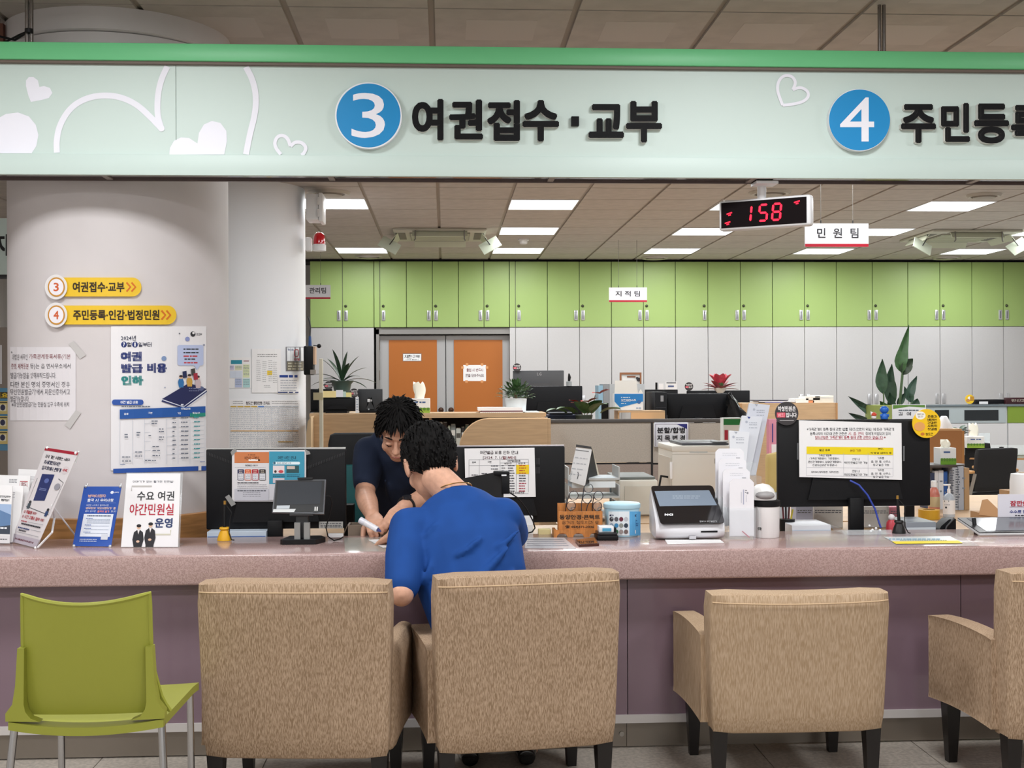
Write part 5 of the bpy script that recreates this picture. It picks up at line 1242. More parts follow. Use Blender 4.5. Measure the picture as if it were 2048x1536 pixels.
# swing-lid bin
c = PZ(1539, 1077, CT); c.y += .052; r_ = 27.5 * c.y / F; zr = P(1539, 1012, c.y).z - CT
bn = thing('desk_bin', 'small white desk bin with black rim and domed swing lid', 'bin', (c.x, c.y, CT))
part('body', mat('e2dedd', .4), bn, lambda b: b.lathe([(r_ * .93, .0005), (r_ * .96, .006), (r_, zr)], (0, 0, 0), 36), world=False)
part('rim', M_BLACK, bn, lambda b: b.lathe([(r_ * 1.02, zr + .0005), (r_ * 1.05, zr + .004), (r_ * 1.03, zr + .022), (r_ * .9, zr + .026)], (0, 0, 0), 36), world=False)
part('lid', mat('e8e6e4', .35), bn, lambda b: b.lathe([(r_ * .96, zr + .0265), (r_ * .94, zr + .045), (r_ * .78, zr + .068), (r_ * .45, zr + .084), (0, zr + .089)], (0, 0, 0), 36, M=Matrix.Translation((-.012, 0, 0))), world=False)
part('lid_opening', mat('9a9797', .5), bn, lambda b: b.ball((-.012, -r_ * .62, zr + .045), (r_ * .72, .03, .018), 16, 8), world=False)
q = Print(on_cyl(c.x, c.y, r_ * .975), .0006); q.disc(1519, 1057, 4, '26221f', 3); q.rect(1516, 1054, 1517, 1061, '26221f'); q.rect(1521, 1057, 1522.5, 1061, '26221f'); q.build(bn, 'emblem')
# monitor with yellow table sheet
m3 = monitor('black monitor on a stand facing away, with a yellow-headed table sheet and round stickers', 1556, 841, 1861, 1013, 5.06, edge=M_BLACK, nx=-.005, yaw=0)
M3Y = 5.06
for rc in ((1594, 886, 1597, 919, '6f7072'), (1806, 892, 1809, 922, '6f7072'), (1680, 961, 1738, 972, '101012'), (1692, 966, 1730, 969, '8c8b6c')):
    q = Print(on_plane(M3Y), .0015 if rc[4] != '8c8b6c' else .003); q.rect(*rc); q.build(m3[0], 'vent_slot' if rc[4] == '6f7072' else 'port')
def f(q):
    q.text('※가족관계의 등록 등에 관한 법률 제3조(권한의 위임) 에 따라 가족관계', 1614, 855.5, 1788, 862.5, '2f3038', .01); q.text('등록사무의 처리에 관한 권한은', 1620, 864.5, 1694, 870.5, '2f3038', .01); q.text('시, 읍, 면의', 1697, 864, 1727, 870.5, 'b0304a', .01); q.text('장에게 위임되어 있어', 1731, 864, 1781, 870.5, '2f3038', .01); q.text('청도군청은 가족관계의 등록 등에 관한 권한이 없습니다.※', 1630, 872, 1771, 878, 'b0304a', .015); q.line([(1630, 879), (1766, 878.5)], .7, 'b0304a')
    q.rect(1613, 893, 1786.5, 908, 'e9cf12', 1, .014); q.text('발급 종류', 1638.5, 898, 1660, 902.5, '3a3410', .03); q.text('본인 기준', 1700, 899, 1722, 903.5, '9a5a10', .03); q.text('본인,', 1756, 895.5, 1767, 899.5, '3a3410', .03); q.text('직계 및 배우자 등', 1741, 904, 1783, 908, '3a3410', .03)
    for s_, a, c_, y in (('가족관계등록', 1637, 1663, 908.5), ('(가족관계증명서, 기본증명서,', 1619, 1679, 914.8), ('혼인관계증명서, 입양관계증명서,', 1616, 1683, 921.5), ('친양자입양관계 증명서)', 1625, 1674, 928.3), ('제적부(제적등본, 제적초본)', 1622, 1678, 942), ('군청 내', 1704, 1719, 916), ('무인민원발급기만 가능', 1688, 1735, 923), ('군청 내', 1704, 1719, 940), ('무인민원발급기만 가능', 1688, 1735, 947), ('거주중', 1755, 1768, 914), ('읍, 면, 동, 사무소', 1742, 1781, 921), ('창구 발급 가능', 1746, 1778, 927.5), ('거주중', 1755, 1768, 938), ('읍, 면, 동, 사무소', 1742, 1781, 945), ('창구 발급 가능', 1746, 1778, 951.5)):
        q.text(s_, a, y, c_, y + 4.6, '3c3c46', .0)
    for y in (908, 934.5, 951): q.line([(1613, y), (1786, y + 2.4)], .5, 'b5b5bc')
    for x in (1613, 1687, 1736, 1786): q.line([(x, 906), (x, 952)], .5, 'b5b5bc')
paper('registry_sheet', 'large white sheet with yellow table header on the back of the right monitor', 'notice', M3Y - .022, 1598, 840.5, 1803, 954, M_PAPER, f, .004, step=.0006, sk=.028, kx=.008)
def round_sign(label, px, py, r, Y, m, fn, name='round_sticker'):
    c = P(px, py, Y); rr_ = r * Y / F
    t = thing(name, label, 'sticker', tuple(c)); part('disc', m, t, lambda b: b.lathe([(rr_, 0), (rr_, .004)], (0, 0, 0), 40, Matrix.Translation((c.x, Y + .004, c.z)) @ Matrix.Rotation(pi / 2, 4, 'X')))
    q = Print(on_plane(Y), .0006); fn(q); q.build(t); return t
def black_badge(px, py, r):
    def f(q):
        k = r / 24.0
        q.text('악성민원은', px - 18 * k, py - 15 * k, px + 18 * k, py - 4 * k, 'eeeaea', .05); q.rect(px - 20 * k, py - 2 * k, px - 3 * k, py + 8 * k, 'd84a5e'); q.text('범죄', px - 18 * k, py - 1 * k, px - 5 * k, py + 7 * k, 'e9aab0', .03); q.text('입니다', px - 2 * k, py - 2 * k, px + 20 * k, py + 8 * k, 'eeeaea', .05); q.rect(px - 14 * k, py + 13 * k, px + 14 * k, py + 14.5 * k, 'a9a5a6')
    return f
round_sign('black round sticker with white and red words at the left corner of the right monitor', 1573.5, 827, 24, M3Y - .012, mat('3a3638', .4), black_badge(1573.5, 827, 24))
def f(q):
    q.disc(1841, 831, 10, 'f3efe6', 8); q.o += .0003; q.text('청렴한 청도', 1834, 827, 1848, 830, '5a4a40', .01); q.text('입니다!', 1836, 831.5, 1846, 835, '5a4a40', .01)
    for k, s_ in enumerate(('존중과', '배려는', '건강한', '사회의', '첫걸음')): q.text(s_, 1855, 830.5 + k * 6.3, 1874, 835.5 + k * 6.3, '3f3410', .04)
    q.text('청도군', 1851, 865.5, 1866, 871, '4a3a10', .02); q.disc(1845, 868, 4, 'c9762a', 3)
    q.disc(1839, 853, 11, 'dfa05c', 9)
round_sign('large yellow round sticker with brown words at the right corner of the monitor', 1853, 847, 29.5, M3Y - .014, mat('f0c21c', .4), f)
zt3 = m3[4]
fg = thing('figurine', 'tiny blue round-headed figurine on top of the right monitor', 'figurine', (P(1769, 840, M3Y + .01).x, M3Y + .012, zt3 + .004))
M_FB = mat('1f5fb8', .35)
part('body', M_FB, fg, lambda b: b.lathe([(.014, .0005), (.016, .006), (.013, .02), (.008, .026)], (0, 0, 0), 16), world=False); part('head', M_FB, fg, lambda b: b.ball((0, 0, .04), (.019, .017, .0165), 16, 10), world=False)
for s_ in (-1, 1): part('arm', M_FB, fg, lambda b: b.ball((s_ * .015, -.004, .016), (.005, .005, .007), 8, 6), world=False)
fg2 = thing('figurine', 'tiny red and white figurine on top of the right monitor', 'figurine', (P(1748, 841, M3Y + .01).x, M3Y + .012, zt3 + .004))
part('body', mat('e6e0dc', .4), fg2, lambda b: b.ball((0, 0, .009), (.011, .009, .009), 12, 8), world=False); part('cap', mat('c8452e', .4), fg2, lambda b: b.lathe([(.012, .016), (.012, .024), (.004, .03)], (0, 0, 0), 12), world=False); part('tail', M_WHITE, fg2, lambda b: b.prism([(-.012, .018), (-.006, .014), (-.006, .03), (-.014, .034)], 'y', -.004, .004), world=False)
part('blue_cable', mat('2a3f9c', .4), m3[0], lambda b: b.tube([P(1700, 961, M3Y - .03), P(1718, 970, M3Y - .05), P(1735, 990, M3Y - .06), P(1750, 1018, M3Y - .07), P(1758, 1045, M3Y - .08), P(1762, 1056, M3Y - .09)], .004, 8))
# acrylic tray, mats, strip
ar = thing('acrylic_tray', 'shallow clear acrylic tray lying before the right monitor', 'tray', (P(1735, 1066, 4.72).x, 4.75, CT))
a, c = PZ(1690, 1070, CT), PZ(1788, 1072, CT)
part('plate', M_ACR, ar, lambda b: b.box(a.x, c.x, a.y - .02, a.y + .12, CT + .003, CT + .006)); part('lip', M_ACR, ar, lambda b: b.box(a.x, c.x, a.y - .024, a.y - .0205, CT + .003, CT + .022)); part('lip', M_ACR, ar, lambda b: b.prism([(a.x - .03, CT + .03), (a.x - .026, CT + .03), (a.x, CT + .003), (a.x - .004, CT + .003)], 'y', a.y - .02, a.y + .12))
for k, (px, py) in enumerate(((1739, 1048), (1745, 1056), (1752, 1053), (1760, 1057), (1742, 1059))):
    p = PZ(px, py + 4, CT + .012); solo('white_bead', 'tiny white bead in the clear tray, %s of five' % ('topmost', 'middle', 'second highest', 'rightmost', 'lowest')[k], 'bead', M_WHITE, lambda b: b.ball((p.x, p.y, CT + .0125), .0055, 10, 6), 'beads in the tray')
def matp(label, pts, m, z=CT + .0006, th=.0012, name='counter_mat', fn=None):
    w_ = [PZ(x, y, CT) for x, y in pts]
    return solo(name, label, 'mat', m, lambda b: b.prism([(p.x, p.y) for p in w_], 'z', z, z + th), smooth=0)
matp('clear plastic mat on the counter before the right monitor', ((1572, 1070), (1905, 1066), (1960, 1092), (1572, 1096)), glass('e3d9dc', .25, .15))
matp('clear plastic mat on the counter under the clerk hands', ((688, 1076), (850, 1076), (850, 1103), (690, 1103)), glass('dfe2d8', .35, .15)); o = matp('grey printed sheet under plastic right of the man in blue', ((1050, 1076), (1128, 1076), (1152, 1097), (1050, 1097)), mat('c9c7cb', .25), name='counter_sheet')
q = Print(lambda x, y, o_: PZ(x, y, CT + .002) + V((0, 0, o_)), .0003)
for k in range(4): q.rows(1054, 1126 + 4 * k, (1078 + 4 * k,), 1.6, '8f8e96', k, .05)
q.build(o)
o = matp('printed paper strip with a yellow band under the plastic mat', ((1768, 1075), (1900, 1073.5), (1926, 1087), (1792, 1088)), mat('dfe4e6', .3), CT + .002, .0006, 'paper_strip')
q = Print(lambda x, y, o_: PZ(x, y, CT + .0028) + V((0, 0, o_)), .0003); q.poly([(1784, 1083), (1916, 1081), (1926, 1086.5), (1792, 1087.8)], 'ecd63a'); q.rows(1778, 1880, (1077,), 2.5, '86a9bd', 3); q.rows(1800, 1895, (1080,), 1.2, '8a9a8a', 4); q.build(o)
matp('white sheet of paper lying under the kiosk', ((1335, 1089), (1448, 1086), (1440, 1080), (1330, 1080)), M_PAPER, name='counter_sheet')
# big signing tablet at right
tf, tk = 4.69, 4.90; xL = P(1959, 1083, tf).x; xR = xL + .42
zt_f, zt_k = CT + .012, P(1911, 1036, tk).z
st = thing('pen_display', 'large black pen display tablet tilted on its legs at the right edge', 'tablet', (xL, tf, CT))
tp = on_three(V((xL, tf, zt_f)), V((xR, tf, zt_f)), V((xL, tk, zt_k))); TN = (V((0, tk - tf, zt_k - zt_f))); TL_ = TN.length; TN.normalize(); NN = V((0, -TN.z, TN.y))
TM = Matrix(((1, TN.x, NN.x, xL), (0, TN.y, NN.y, tf), (0, TN.z, NN.z, zt_f), (0, 0, 0, 1)))
part('case', mat('c9c9cb', .35), st, lambda b: b.box(0, .42, 0, TL_, -.012, -.0015, .004, M=TM)); part('bezel', mat('222224', .3), st, lambda b: b.box(.002, .418, .003, TL_ - .001, -.001, .002, M=TM)); part('screen', mat('6d7076', .12), st, lambda b: b.box(.035, .39, .022, TL_ - .012, .0022, .003, M=TM))
for x in (.03, .36): part('leg', M_BLACK, st, lambda b: b.cyl((xL + x, tf + .10, CT + .001), (xL + x, tf + .12, zt_f + .045), .008, n=10))
# notice at right edge
x0, x1, z0, z1 = R(1996, 989, 2090, 1035, 4.96)
def f(q):
    q.text('잠깐!!', 2020, 1001, 2052, 1012.5, 'b0283c', .05, res=2); q.line([(2019, 1014), (2080, 1013)], .9, '8a5a6a'); q.text('수수료 면제', 2019, 1020, 2062, 1027, '2b3a8a', .03); q.rows(2030, 2070, (1030,), 2, '33333a', 3)
paper('standing_notice', 'white standing notice with a red heading at the right edge of the counter', 'sign', 4.925, 1996, 988.5, 2085, 1067, mat('dcd9e2', .5), f, .003)
# ================================================================== THE OFFICE BETWEEN COUNTER AND CABINETS
M_FABG = mat('b8aea3', .9, noise=.06, scale=120); M_FABB = mat('a3938a', .9, noise=.06, scale=120); M_RAIL = mat('565250', .5); M_GREY = mat('8f9496', .5); M_PCB = mat('141518', .5, spec=.25)
def slab(t, name, m, x0, y0, x1, y1, Y, d, bev=0, z=None):
    a, c, z0, z1 = R(x0, y0, x1, y1, Y)
    return part(name, m, t, lambda b: b.box(a, c, Y, Y + d, z0 if z is None else z, z1, bev))
# fabric screen
PY = 8.5
fs_ = thing('fabric_screen', 'beige fabric office screen with dark rails behind the printers', 'partition', (P(1280, 900, PY).x, PY, 0))
for a, c in ((1098, 1302), (1306, 1478)):
    slab(fs_, 'upper_panel', M_FABG, a, 846, c, 925, PY, .04); slab(fs_, 'lower_panel', M_FABB, a, 929, c, 1000, PY, .04, z=.12)
for px in (1096, 1304, 1480): slab(fs_, 'post', mat('2c292a', .5), px - 1.6, 838, px + 1.6, 1000, PY - .004, .048, z=0)
slab(fs_, 'top_rail', M_RAIL, 1095, 838, 1480, 845, PY - .006, .052, .003)
slab(fs_, 'middle_rail', mat('2c292a', .5), 1098, 925.3, 1478, 928.7, PY + .004, .03)
# curved wooden screen
a, c, z0, z1 = R(920, 838, 1096, 1000, 8.35)
cs = thing('wooden_screen', 'light wooden desk screen with a rounded upper left corner', 'partition', (a, 8.35, 0))
r_ = .2; pts = [(c, .05), (c, z1), (a + r_, z1)] + [(a + r_ - r_ * math.sin(pi / 2 * i / 8), z1 - r_ + r_ * math.cos(pi / 2 * i / 8)) for i in range(1, 9)] + [(a, .05)]
part('panel', M_WOODL, cs, lambda b: b.prism(pts, 'y', 8.35, 8.375)); part('edge_band', mat('dcb98f', .5), cs, lambda b: b.tube([(x, 8.362, z + .002) for x, z in pts[1:-1]], .006, 6)); part('end_post', M_WOODL, cs, lambda b: b.box(c + .001, c + .02, 8.35, 8.45, 0, z1)); part('foot', M_WOODL, cs, lambda b: b.box(a + .05, c - .05, 8.33, 8.395, 0, .05))
# left wooden screen
a, c, z0, z1 = R(618, 828, 800, 1000, 7.7)
cs2 = thing('wooden_screen', 'light wooden desk screen left behind the clerk', 'partition', (a, 7.7, 0))
part('panel', M_WOODL, cs2, lambda b: b.prism([(a + .03, 0), (c, 0), (c, z1), (a + .05, z1), (a + .03, z1 - .02)], 'y', 7.7, 7.725)); part('side_wing', mat('dcc09a', .5), cs2, lambda b: b.prism([(a, 0), (a + .029, 0), (a + .029, z1 - .01), (a + .01, z1 - .04), (a, z1 - .12)], 'y', 7.55, 7.73))
# white rod on the left screen
p = P(642, 717, 7.4); rd_ = thing('white_rod', 'tall slim white rod standing in front of the left wooden screen', 'rod', (p.x, 7.4, 0))
part('rod', mat('e6e0cc', .5), rd_, lambda b: b.box(p.x - .011, p.x + .011, 7.39, 7.41, .03, p.z, .003)); part('clamp', mat('d9cfa8', .5), rd_, lambda b: b.box(p.x - .045, p.x + .012, 7.38, 7.389, P(642, 800, 7.4).z, P(642, 785, 7.4).z)); part('foot', M_WHITE, rd_, lambda b: b.cyl((p.x, 7.4, 0), (p.x, 7.4, .03), .09, n=20))
# bookcase
KY = 9.1
a, c, z0, z1 = R(778, 826, 1092, 838, KY)
bk = thing('bookcase', 'low wooden bookcase top behind the clerk holding dark shelves of books', 'bookcase', (a, KY, 0))
part('top', M_WOODL, bk, lambda b: b.box(a, c, KY - .02, KY + .42, z0 + .01, z1)); part('back', mat('3a302c', .7), bk, lambda b: b.box(a, c, KY + .38, KY + .4, 0, z0 + .009))
for x in (a, P(858, 860, KY).x, c - .025): part('upright', M_WOODL, bk, lambda b: b.box(x, x + .02, KY, KY + .379, 0, z0 + .009))
for zz in (.05, z0 - .27): part('shelf', M_WOODL, bk, lambda b: b.box(a + .021, c - .026, KY + .01, KY + .379, zz, zz + .02))
zs = z0 - .249; rd = random.Random(5); x = P(862, 860, KY).x + .02; xe = P(945, 860, KY).x; k = 0
bcols = ('2a2420', 'd8d8d4', '3a2f2a', 'b9c4b4', '8a8f8c', 'cfd0c8', '33302c', '5f6a5a', 'e2e0da', '4a3a30')
words = ('first', 'second', 'third', 'fourth', 'fifth', 'sixth', 'seventh', 'eighth', 'ninth', 'tenth', 'eleventh', 'twelfth', 'thirteenth', 'fourteenth', 'fifteenth', 'sixteenth')
while x < xe and k < 16:
    w_ = rd.uniform(.018, .036); h_ = rd.uniform(.17, .225); h = bcols[k % 10]
    t = thing('book', '%s upright book from the left on the low bookcase shelf behind the clerk' % words[k], 'book', (x, KY + .05, zs + .001), group='books in the low bookcase')
    part('cover', mat(h, .6), t, lambda b: b.box(0, w_, 0, .15, 0, h_, .002, 1), world=False); part('pages', mat('e6e2d6', .8), t, lambda b: b.box(.003, w_ - .003, .005, .149, h_ + .0002, h_ + .0022), world=False); part('spine_label', mat('e0ddd6' if h < '9' else '5a5650', .6), t, lambda b: b.box(.003, w_ - .003, -.0012, -.0002, h_ * .6, h_ * .8), world=False)
    x += w_ + .004; k += 1
TZ = z1
# things on the bookcase
def tissue(label, x0, y0, x1, y1, Y, deep, top, cols=('e9e6e2', '8fae3c'), side=0, group='tissue boxes'):
    a, c, z0, z1 = R(x0, y0, x1, y1, Y); t = thing('tissue_box', label, 'tissue box', ((a + c) / 2, Y, z0), group=group)
    part('carton', mat(cols[0], .5), t, lambda b: b.box(a, c, Y, Y + deep, z0, z1, .002, 1))
    q = Print(on_plane(Y), .0012); q.rect(x0, y1 - (y1 - y0) * .38, x1, y1, cols[1]); q.rows(x0 + (x1 - x0) * .2, x1 - (x1 - x0) * .2, (y0 + (y1 - y0) * .2,), (y1 - y0) * .1, '3f5a8a', 2)
    for i in range(6): q.disc(x0 + (x1 - x0) * (i + .5) / 6, y1 - (y1 - y0) * .3, (x1 - x0) / 14, '55802c', (y1 - y0) * .1, 10)
    q.build(t)
    cx = (a + c) / 2; w_ = (c - a) * .36; h_ = (y0 - top) * Y / F
    def tis(b):
        rows = []
        for i in range(7):
            v = i / 6; rows.append([V((cx + w_ * (.55 + .5 * v - .45 * v * v) * math.cos(2 * pi * j / 14) + .01 * math.sin(3 * v + j), Y + deep / 2 + (deep * .22) * (1 - .5 * v) * math.sin(2 * pi * j / 14), z1 + h_ * v + .012 * v * math.sin(j * 2.1))) for j in range(14)])
        b.grid(rows, closed=True); b.f.append(tuple(range(84, 98))); b.mi.append(0)
    part('tissue', mat('f2eedd', .8), t, tis, smooth=60); return t
tissue('tissue box with a tall white tissue on the bookcase above the clerk', 815, 797, 860, 827, KY + .1, .11, 766)
st_ = thing('paper_stack', 'spiral notebook and loose papers stacked on the bookcase end', 'papers', (P(1015, 838, KY).x, KY + .1, TZ))
for k, (x0_, x1_, yb, yt, h) in enumerate(((960, 1050, 829, 822, 'e6e4e2'), (963, 1046, 821.6, 819.5, '7a4a52'), (956, 1044, 819.2, 813, 'eceaea'), (1046, 1078, 829, 821, 'dbe6ec'))):
    aa, cc, zz0, zz1 = R(x0_, yt + 2, x1_, yb + 2, KY + .05); part('sheets', mat(h, .6), st_, lambda b: b.box(aa, cc, KY + .05, KY + .3, max(zz0, TZ + .0005), zz1))
q = Print(on_plane(KY + .05), .001)
for i in range(20): q.rect(966 + i * 4, 825, 968 + i * 4, 829, '8a8a8a')
q.build(st_, 'spiral')
def leaf_(b, p, d, L, W, curl=.3, n=6, up=V((0, 0, 1)), fold=.25):
    """one pointed leaf from p along d, bending down"""
    d = V(d).normalized(); side = d.cross(up).normalized() if d.cross(up).length > .05 else V((1, 0, 0)); rows = []
    pos = V(p); dr = d.copy()
    for i in range(n + 1):
        v = i / n; w_ = W * math.sin(pi * min(1, v * .92 + .05)) ** .8 if i < n else 0.0005
        nrm = side.cross(dr).normalized()
        rows.append([pos - side * w_ + nrm * w_ * fold, pos, pos + side * w_ + nrm * w_ * fold])
        dr = (dr - up * curl / n).normalized(); pos = pos + dr * L / n
    b.grid(rows)
def plant(name, label, px, py, Y, z, potfn, leaves, lm, group=None, pm=None):
    c = P(px, py, Y); t = thing(name, label, 'plant', (c.x, Y, z), group=group)
    part('pot', pm, t, potfn, world=False)
    for k, (nm, m, fn) in enumerate(leaves): part(nm, m, t, fn, world=False, smooth=60)
    return t
M_LEAF = mat('3d5c33', .45, noise=.25, scale=30); M_LEAFD = mat('2c4530', .4, noise=.2, scale=20)
# shrub in white pot
rd = random.Random(3); zp = P(1035, 822, KY + .2).z
def pot(b): b.lathe([(.062, 0.0005), (.075, .005), (.082, .1), (.078, .104)], (0, 0, 0), 24)
def bush(b):
    for i in range(300):
        th = rd.uniform(0, 2 * pi); ph = rd.uniform(-.3, 1.5); r = rd.uniform(.03, .115)
        p = V((r * math.cos(th) * math.cos(ph) * 1.25, r * math.sin(th) * math.cos(ph), .13 + r * .9 * math.sin(ph)))
        leaf_(b, p, (p.x, p.y, p.z - .1 + rd.uniform(-.03, .05)), .034, .012, .4, 3)
plant('potted_shrub', 'small leafy shrub in a white pot before the orange door edge', 1032, 822, KY + .2, TZ + .0005, pot, [('foliage', M_LEAF, bush), ('stem', mat('5a4a34', .7), lambda b: b.cyl((0, 0, .1), (0, 0, .16), .012))], None, pm=mat('dde0e0', .4))
# far desk for the monitors of the middle group
dk = thing('office_desk', 'wooden office desk hidden behind the fabric screen', 'desk', (1.4, 9.4, 0)); a, c = P(1090, 900, 9.0).x, P(1480, 900, 9.0).x
part('top', M_WOODL, dk, lambda b: b.box(a + .02, c - .06, 8.6, 10.9, .70, .73))
for x in (a + .03, c - .1): part('side_panel', M_WOODL, dk, lambda b: b.box(x, x + .03, 8.65, 10.5, 0, .70))
def far_monitor(label, x0, y0, x1, y1, Y, desk, yaw=0, logo=None, body=None):
    t, cx, hw, z0, z1 = monitor(label, x0, y0, x1, y1, Y, desk, .025, None, body or M_PCB, True, yaw)
    if logo:
        q = Print(on_plane(Y), .002); q.text(logo[0], *logo[1:], '9a9a9c', .02); q.build(t, 'lettering')
    return t
far_monitor('large black monitor back behind the fabric screen beside the potted shrub', 1047, 772, 1165, 845, 9.7, .73)
far_monitor('charcoal monitor back with letters standing before the white cabinets by the orange doors', 1026, 741, 1128, 800, 11.6, .73, logo=('LG', 1074, 745, 1083, 751), body=mat('46474a', .5))
dk2 = thing('office_desk', 'wooden office desk farther back near the orange doors', 'desk', (.9, 11.6, 0)); part('top', M_WOODL, dk2, lambda b: b.box(.3, 3.6, 11.2, 12.0, .70, .73)); part('side_panel', M_WOODL, dk2, lambda b: b.box(.32, .35, 11.25, 11.95, 0, .70)); part('side_panel', M_WOODL, dk2, lambda b: b.box(3.55, 3.58, 11.25, 11.95, 0, .70))
def badge(label, px, py, r, Y): round_sign(label, px, py, r, Y, mat('2b2729', .4), black_badge(px, py, r))
badge('small black round badge above the charcoal monitor by the orange doors', 1034, 735, 8.3, 11.58); badge('small black round badge on the monitor left of the bromeliad', 1378, 773, 8.6, 10.4); badge('small black round badge left of the long-leaved plant', 657, 771, 8.6, 9.2); badge('small black round badge right of the long-leaved plant', 708, 786, 9, 9.2)
c = P(1137, 772, 9.75); pc = thing('pen_cup', 'small figure-shaped pen holder on the black monitor', 'holder', (c.x, 9.712, c.z)); part('cup', M_GREY, pc, lambda b: b.lathe([(.022, .0005), (.022, .035), (.018, .038)], (0, 0, 0), 14), world=False); part('pen', M_BLACK, pc, lambda b: b.tube([(0, 0, .037), (.004, 0, .07), (0, 0, .1)], [.009, .013, .005], 8), world=False); part('cap', mat('a3343a', .4), pc, lambda b: b.ball((.006, 0, .075), .008, 8, 6), world=False)
# navy folder and anthurium
a, c, z0, z1 = R(1094, 826, 1158, 838, 8.75); fo = thing('folder_stack', 'navy blue folders lying on the desk screen top', 'folders', (a, 8.75, z0))
for k in range(3): part('folder', mat(('1d2740', '27324f', '1b2233')[k], .5), fo, lambda b: b.box(a + .01 * k, c - .02 * k, 8.75, 8.95, z0 + .016 * k, z0 + .014 + .016 * k, .002, 1))
AY = 8.72
tr = thing('shelf_ledge', 'narrow shelf ledge behind the fabric screen', 'shelf', (1.3, 8.8, .9)); a, c = P(1098, 838, 8.6).x, P(1306, 838, 8.6).x; zl = P(1200, 839, 8.6).z - .02
part('ledge', M_WOODL, tr, lambda b: b.box(a, c, 8.56, 9.4, zl - .02, zl)); part('bracket', M_RAIL, tr, lambda b: b.box(a + .1, a + .13, 8.6, 9.0, .731, zl - .0205)); part('bracket', M_RAIL, tr, lambda b: b.box(c - .13, c - .1, 8.6, 9.0, .731, zl - .0205))
rd = random.Random(8)
def anth(b):
    for x, y, L, W, dx in ((-.03, 0, .16, .045, -1), (.02, -.03, .15, .055, .6), (.08, 0, .14, .05, 1), (-.08, .02, .15, .04, -1.2), (.04, .03, .13, .05, .2), (0, -.04, .13, .05, -.3), (-.05, -.02, .12, .045, -.8)): leaf_(b, (x * 1.5, y, .06), (dx * .7, -.3, .6), L * 1.15, W * 1.15, .9, 6)
def stems(b):
    for x, y, h_ in ((-.02, -.02, .12), (.03, -.02, .15), (.08, -.01, .19), (.0, -.03, .14)): b.tube([(x * .5, y, .0), (x, y, h_)], .003, 6)
def blooms(b):
    for x, y, h_ in ((-.03, -.025, .13), (.02, -.03, .14), (.08, -.015, .2)): leaf_(b, (x * 1.4, y, h_), (.5 if x > 0 else -.6, -.3, .35), .085, .036, .3, 5); leaf_(b, (x * 1.4, y, h_), (-.6, -.4, .2), .07, .03, .3, 5)
plant('flowering_plant', 'green pot plant with red flowers sitting on the screen by the mask box', 1168, 838, AY, zl + .0005, lambda b: b.lathe([(.05, 0), (.06, .03), (.064, .05)], (0, 0, 0), 20), [('foliage', M_LEAF, anth), ('stem', mat('6a5a3a', .6), stems), ('blossoms', mat('a83a34', .5), blooms)], None, pm=mat('3c4a44', .5))
slab(thing('plant_screen', 'black upright sheet edge right of the flowering plant', 'panel', (P(1214, 838, 8.85).x, 8.85, zl)), 'panel', M_BLACK, 1203, 806, 1217, 840, 8.85, .01)
# file boxes, frame, mask box, drawer box
fb = thing('file_box', 'grey file boxes standing behind the blue and white mask carton', 'file box', (P(1245, 820, 9.0).x, 9.0, zl))
for x0_, x1_, h in ((1197, 1207, '8fb0c4'), (1206, 1219, '8b8d90'), (1219, 1243, 'a9acae'), (1243, 1290, 'b5b8ba')): slab(fb, 'file', mat(h, .5), x0_, 768 if h != '8fb0c4' else 771, x1_ - .5, 821, 9.0 if h != 'b5b8ba' else 9.03, .2, 0, zl + .0008)
q = Print(on_plane(9.0), .002); q.disc(1212, 779, 1.6, '55555a'); q.build(fb, 'finger_hole')
fr_ = thing('picture_frame', 'small brown picture frame standing behind the mask carton', 'picture frame', (P(1262, 772, 9.25).x, 9.25, P(1262, 775, 9.25).z))
for x0_, y0_, x1_, y1_ in ((1240, 745, 1283, 749), (1240, 749, 1243, 790), (1280, 749, 1283, 790), (1240, 790, 1283, 793)): slab(fr_, 'moulding', mat('8a5a3a', .5), x0_, y0_, x1_, y1_, 9.25, .02)
slab(fr_, 'strut', mat('6a4630', .5), 1258, 793.5, 1265, 800, 9.252, .012, 0, zl + .0008)
slab(fr_, 'backing', mat('d6d2cc', .6), 1243, 749, 1280, 790, 9.258, .008)
q = Print(on_plane(9.257), .002); q.rect(1254, 752, 1271, 755, '7a4a30'); q.disc(1277, 759, 4, '2a2526'); q.rect(1272, 754, 1276, 758, '2a2526'); q.build(fr_)
mx0, mx1, mz0, mz1 = R(1229, 787, 1286, 820, 8.74)
mk_ = thing('mask_carton', 'open blue and white face mask carton with raised flap', 'box', (mx0, 8.74, mz0))
part('carton', mat('e6e8ea', .45), mk_, lambda b: b.box(mx0, mx1, 8.74, 8.84, mz0, mz1)); x0, x1, z0, z1 = R(1229, 761, 1276, 787, 8.74)
part('flap', mat('ece9e2', .5), mk_, lambda b: b.prism([(x0, mz1 + .0005), (x1, mz1 + .0005), (x1 - .012, z1), (x0 + .004, z1)], 'y', 8.74, 8.743)); x0, x1, z0, z1 = R(1276, 778, 1286, 787, 8.74); part('flap', mat('ece9e2', .5), mk_, lambda b: b.prism([(x0, mz1 + .0005), (x1, mz1 + .0005), (x1 - .015, z1)], 'y', 8.74, 8.743))
q = Print(on_plane(8.74), .0012); q.poly([(1229, 787.5), (1286, 787.5), (1286, 803), (1240, 815), (1229, 803)], '2a7fc4'); q.o += .0008; q.text('보건용마스크', 1242, 798, 1272, 803, 'eef2f6', .05); q.rows(1242, 1260, (794,), 1.6, 'cfe0ee', 1); q.rows(1242, 1252, (806,), 1.6, 'cfe0ee', 2); q.disc(1278, 804, 3.6, '3a6aa8'); q.rows(1272, 1284, (815,), 2.2, '8aa4c0', 4); q.build(mk_)
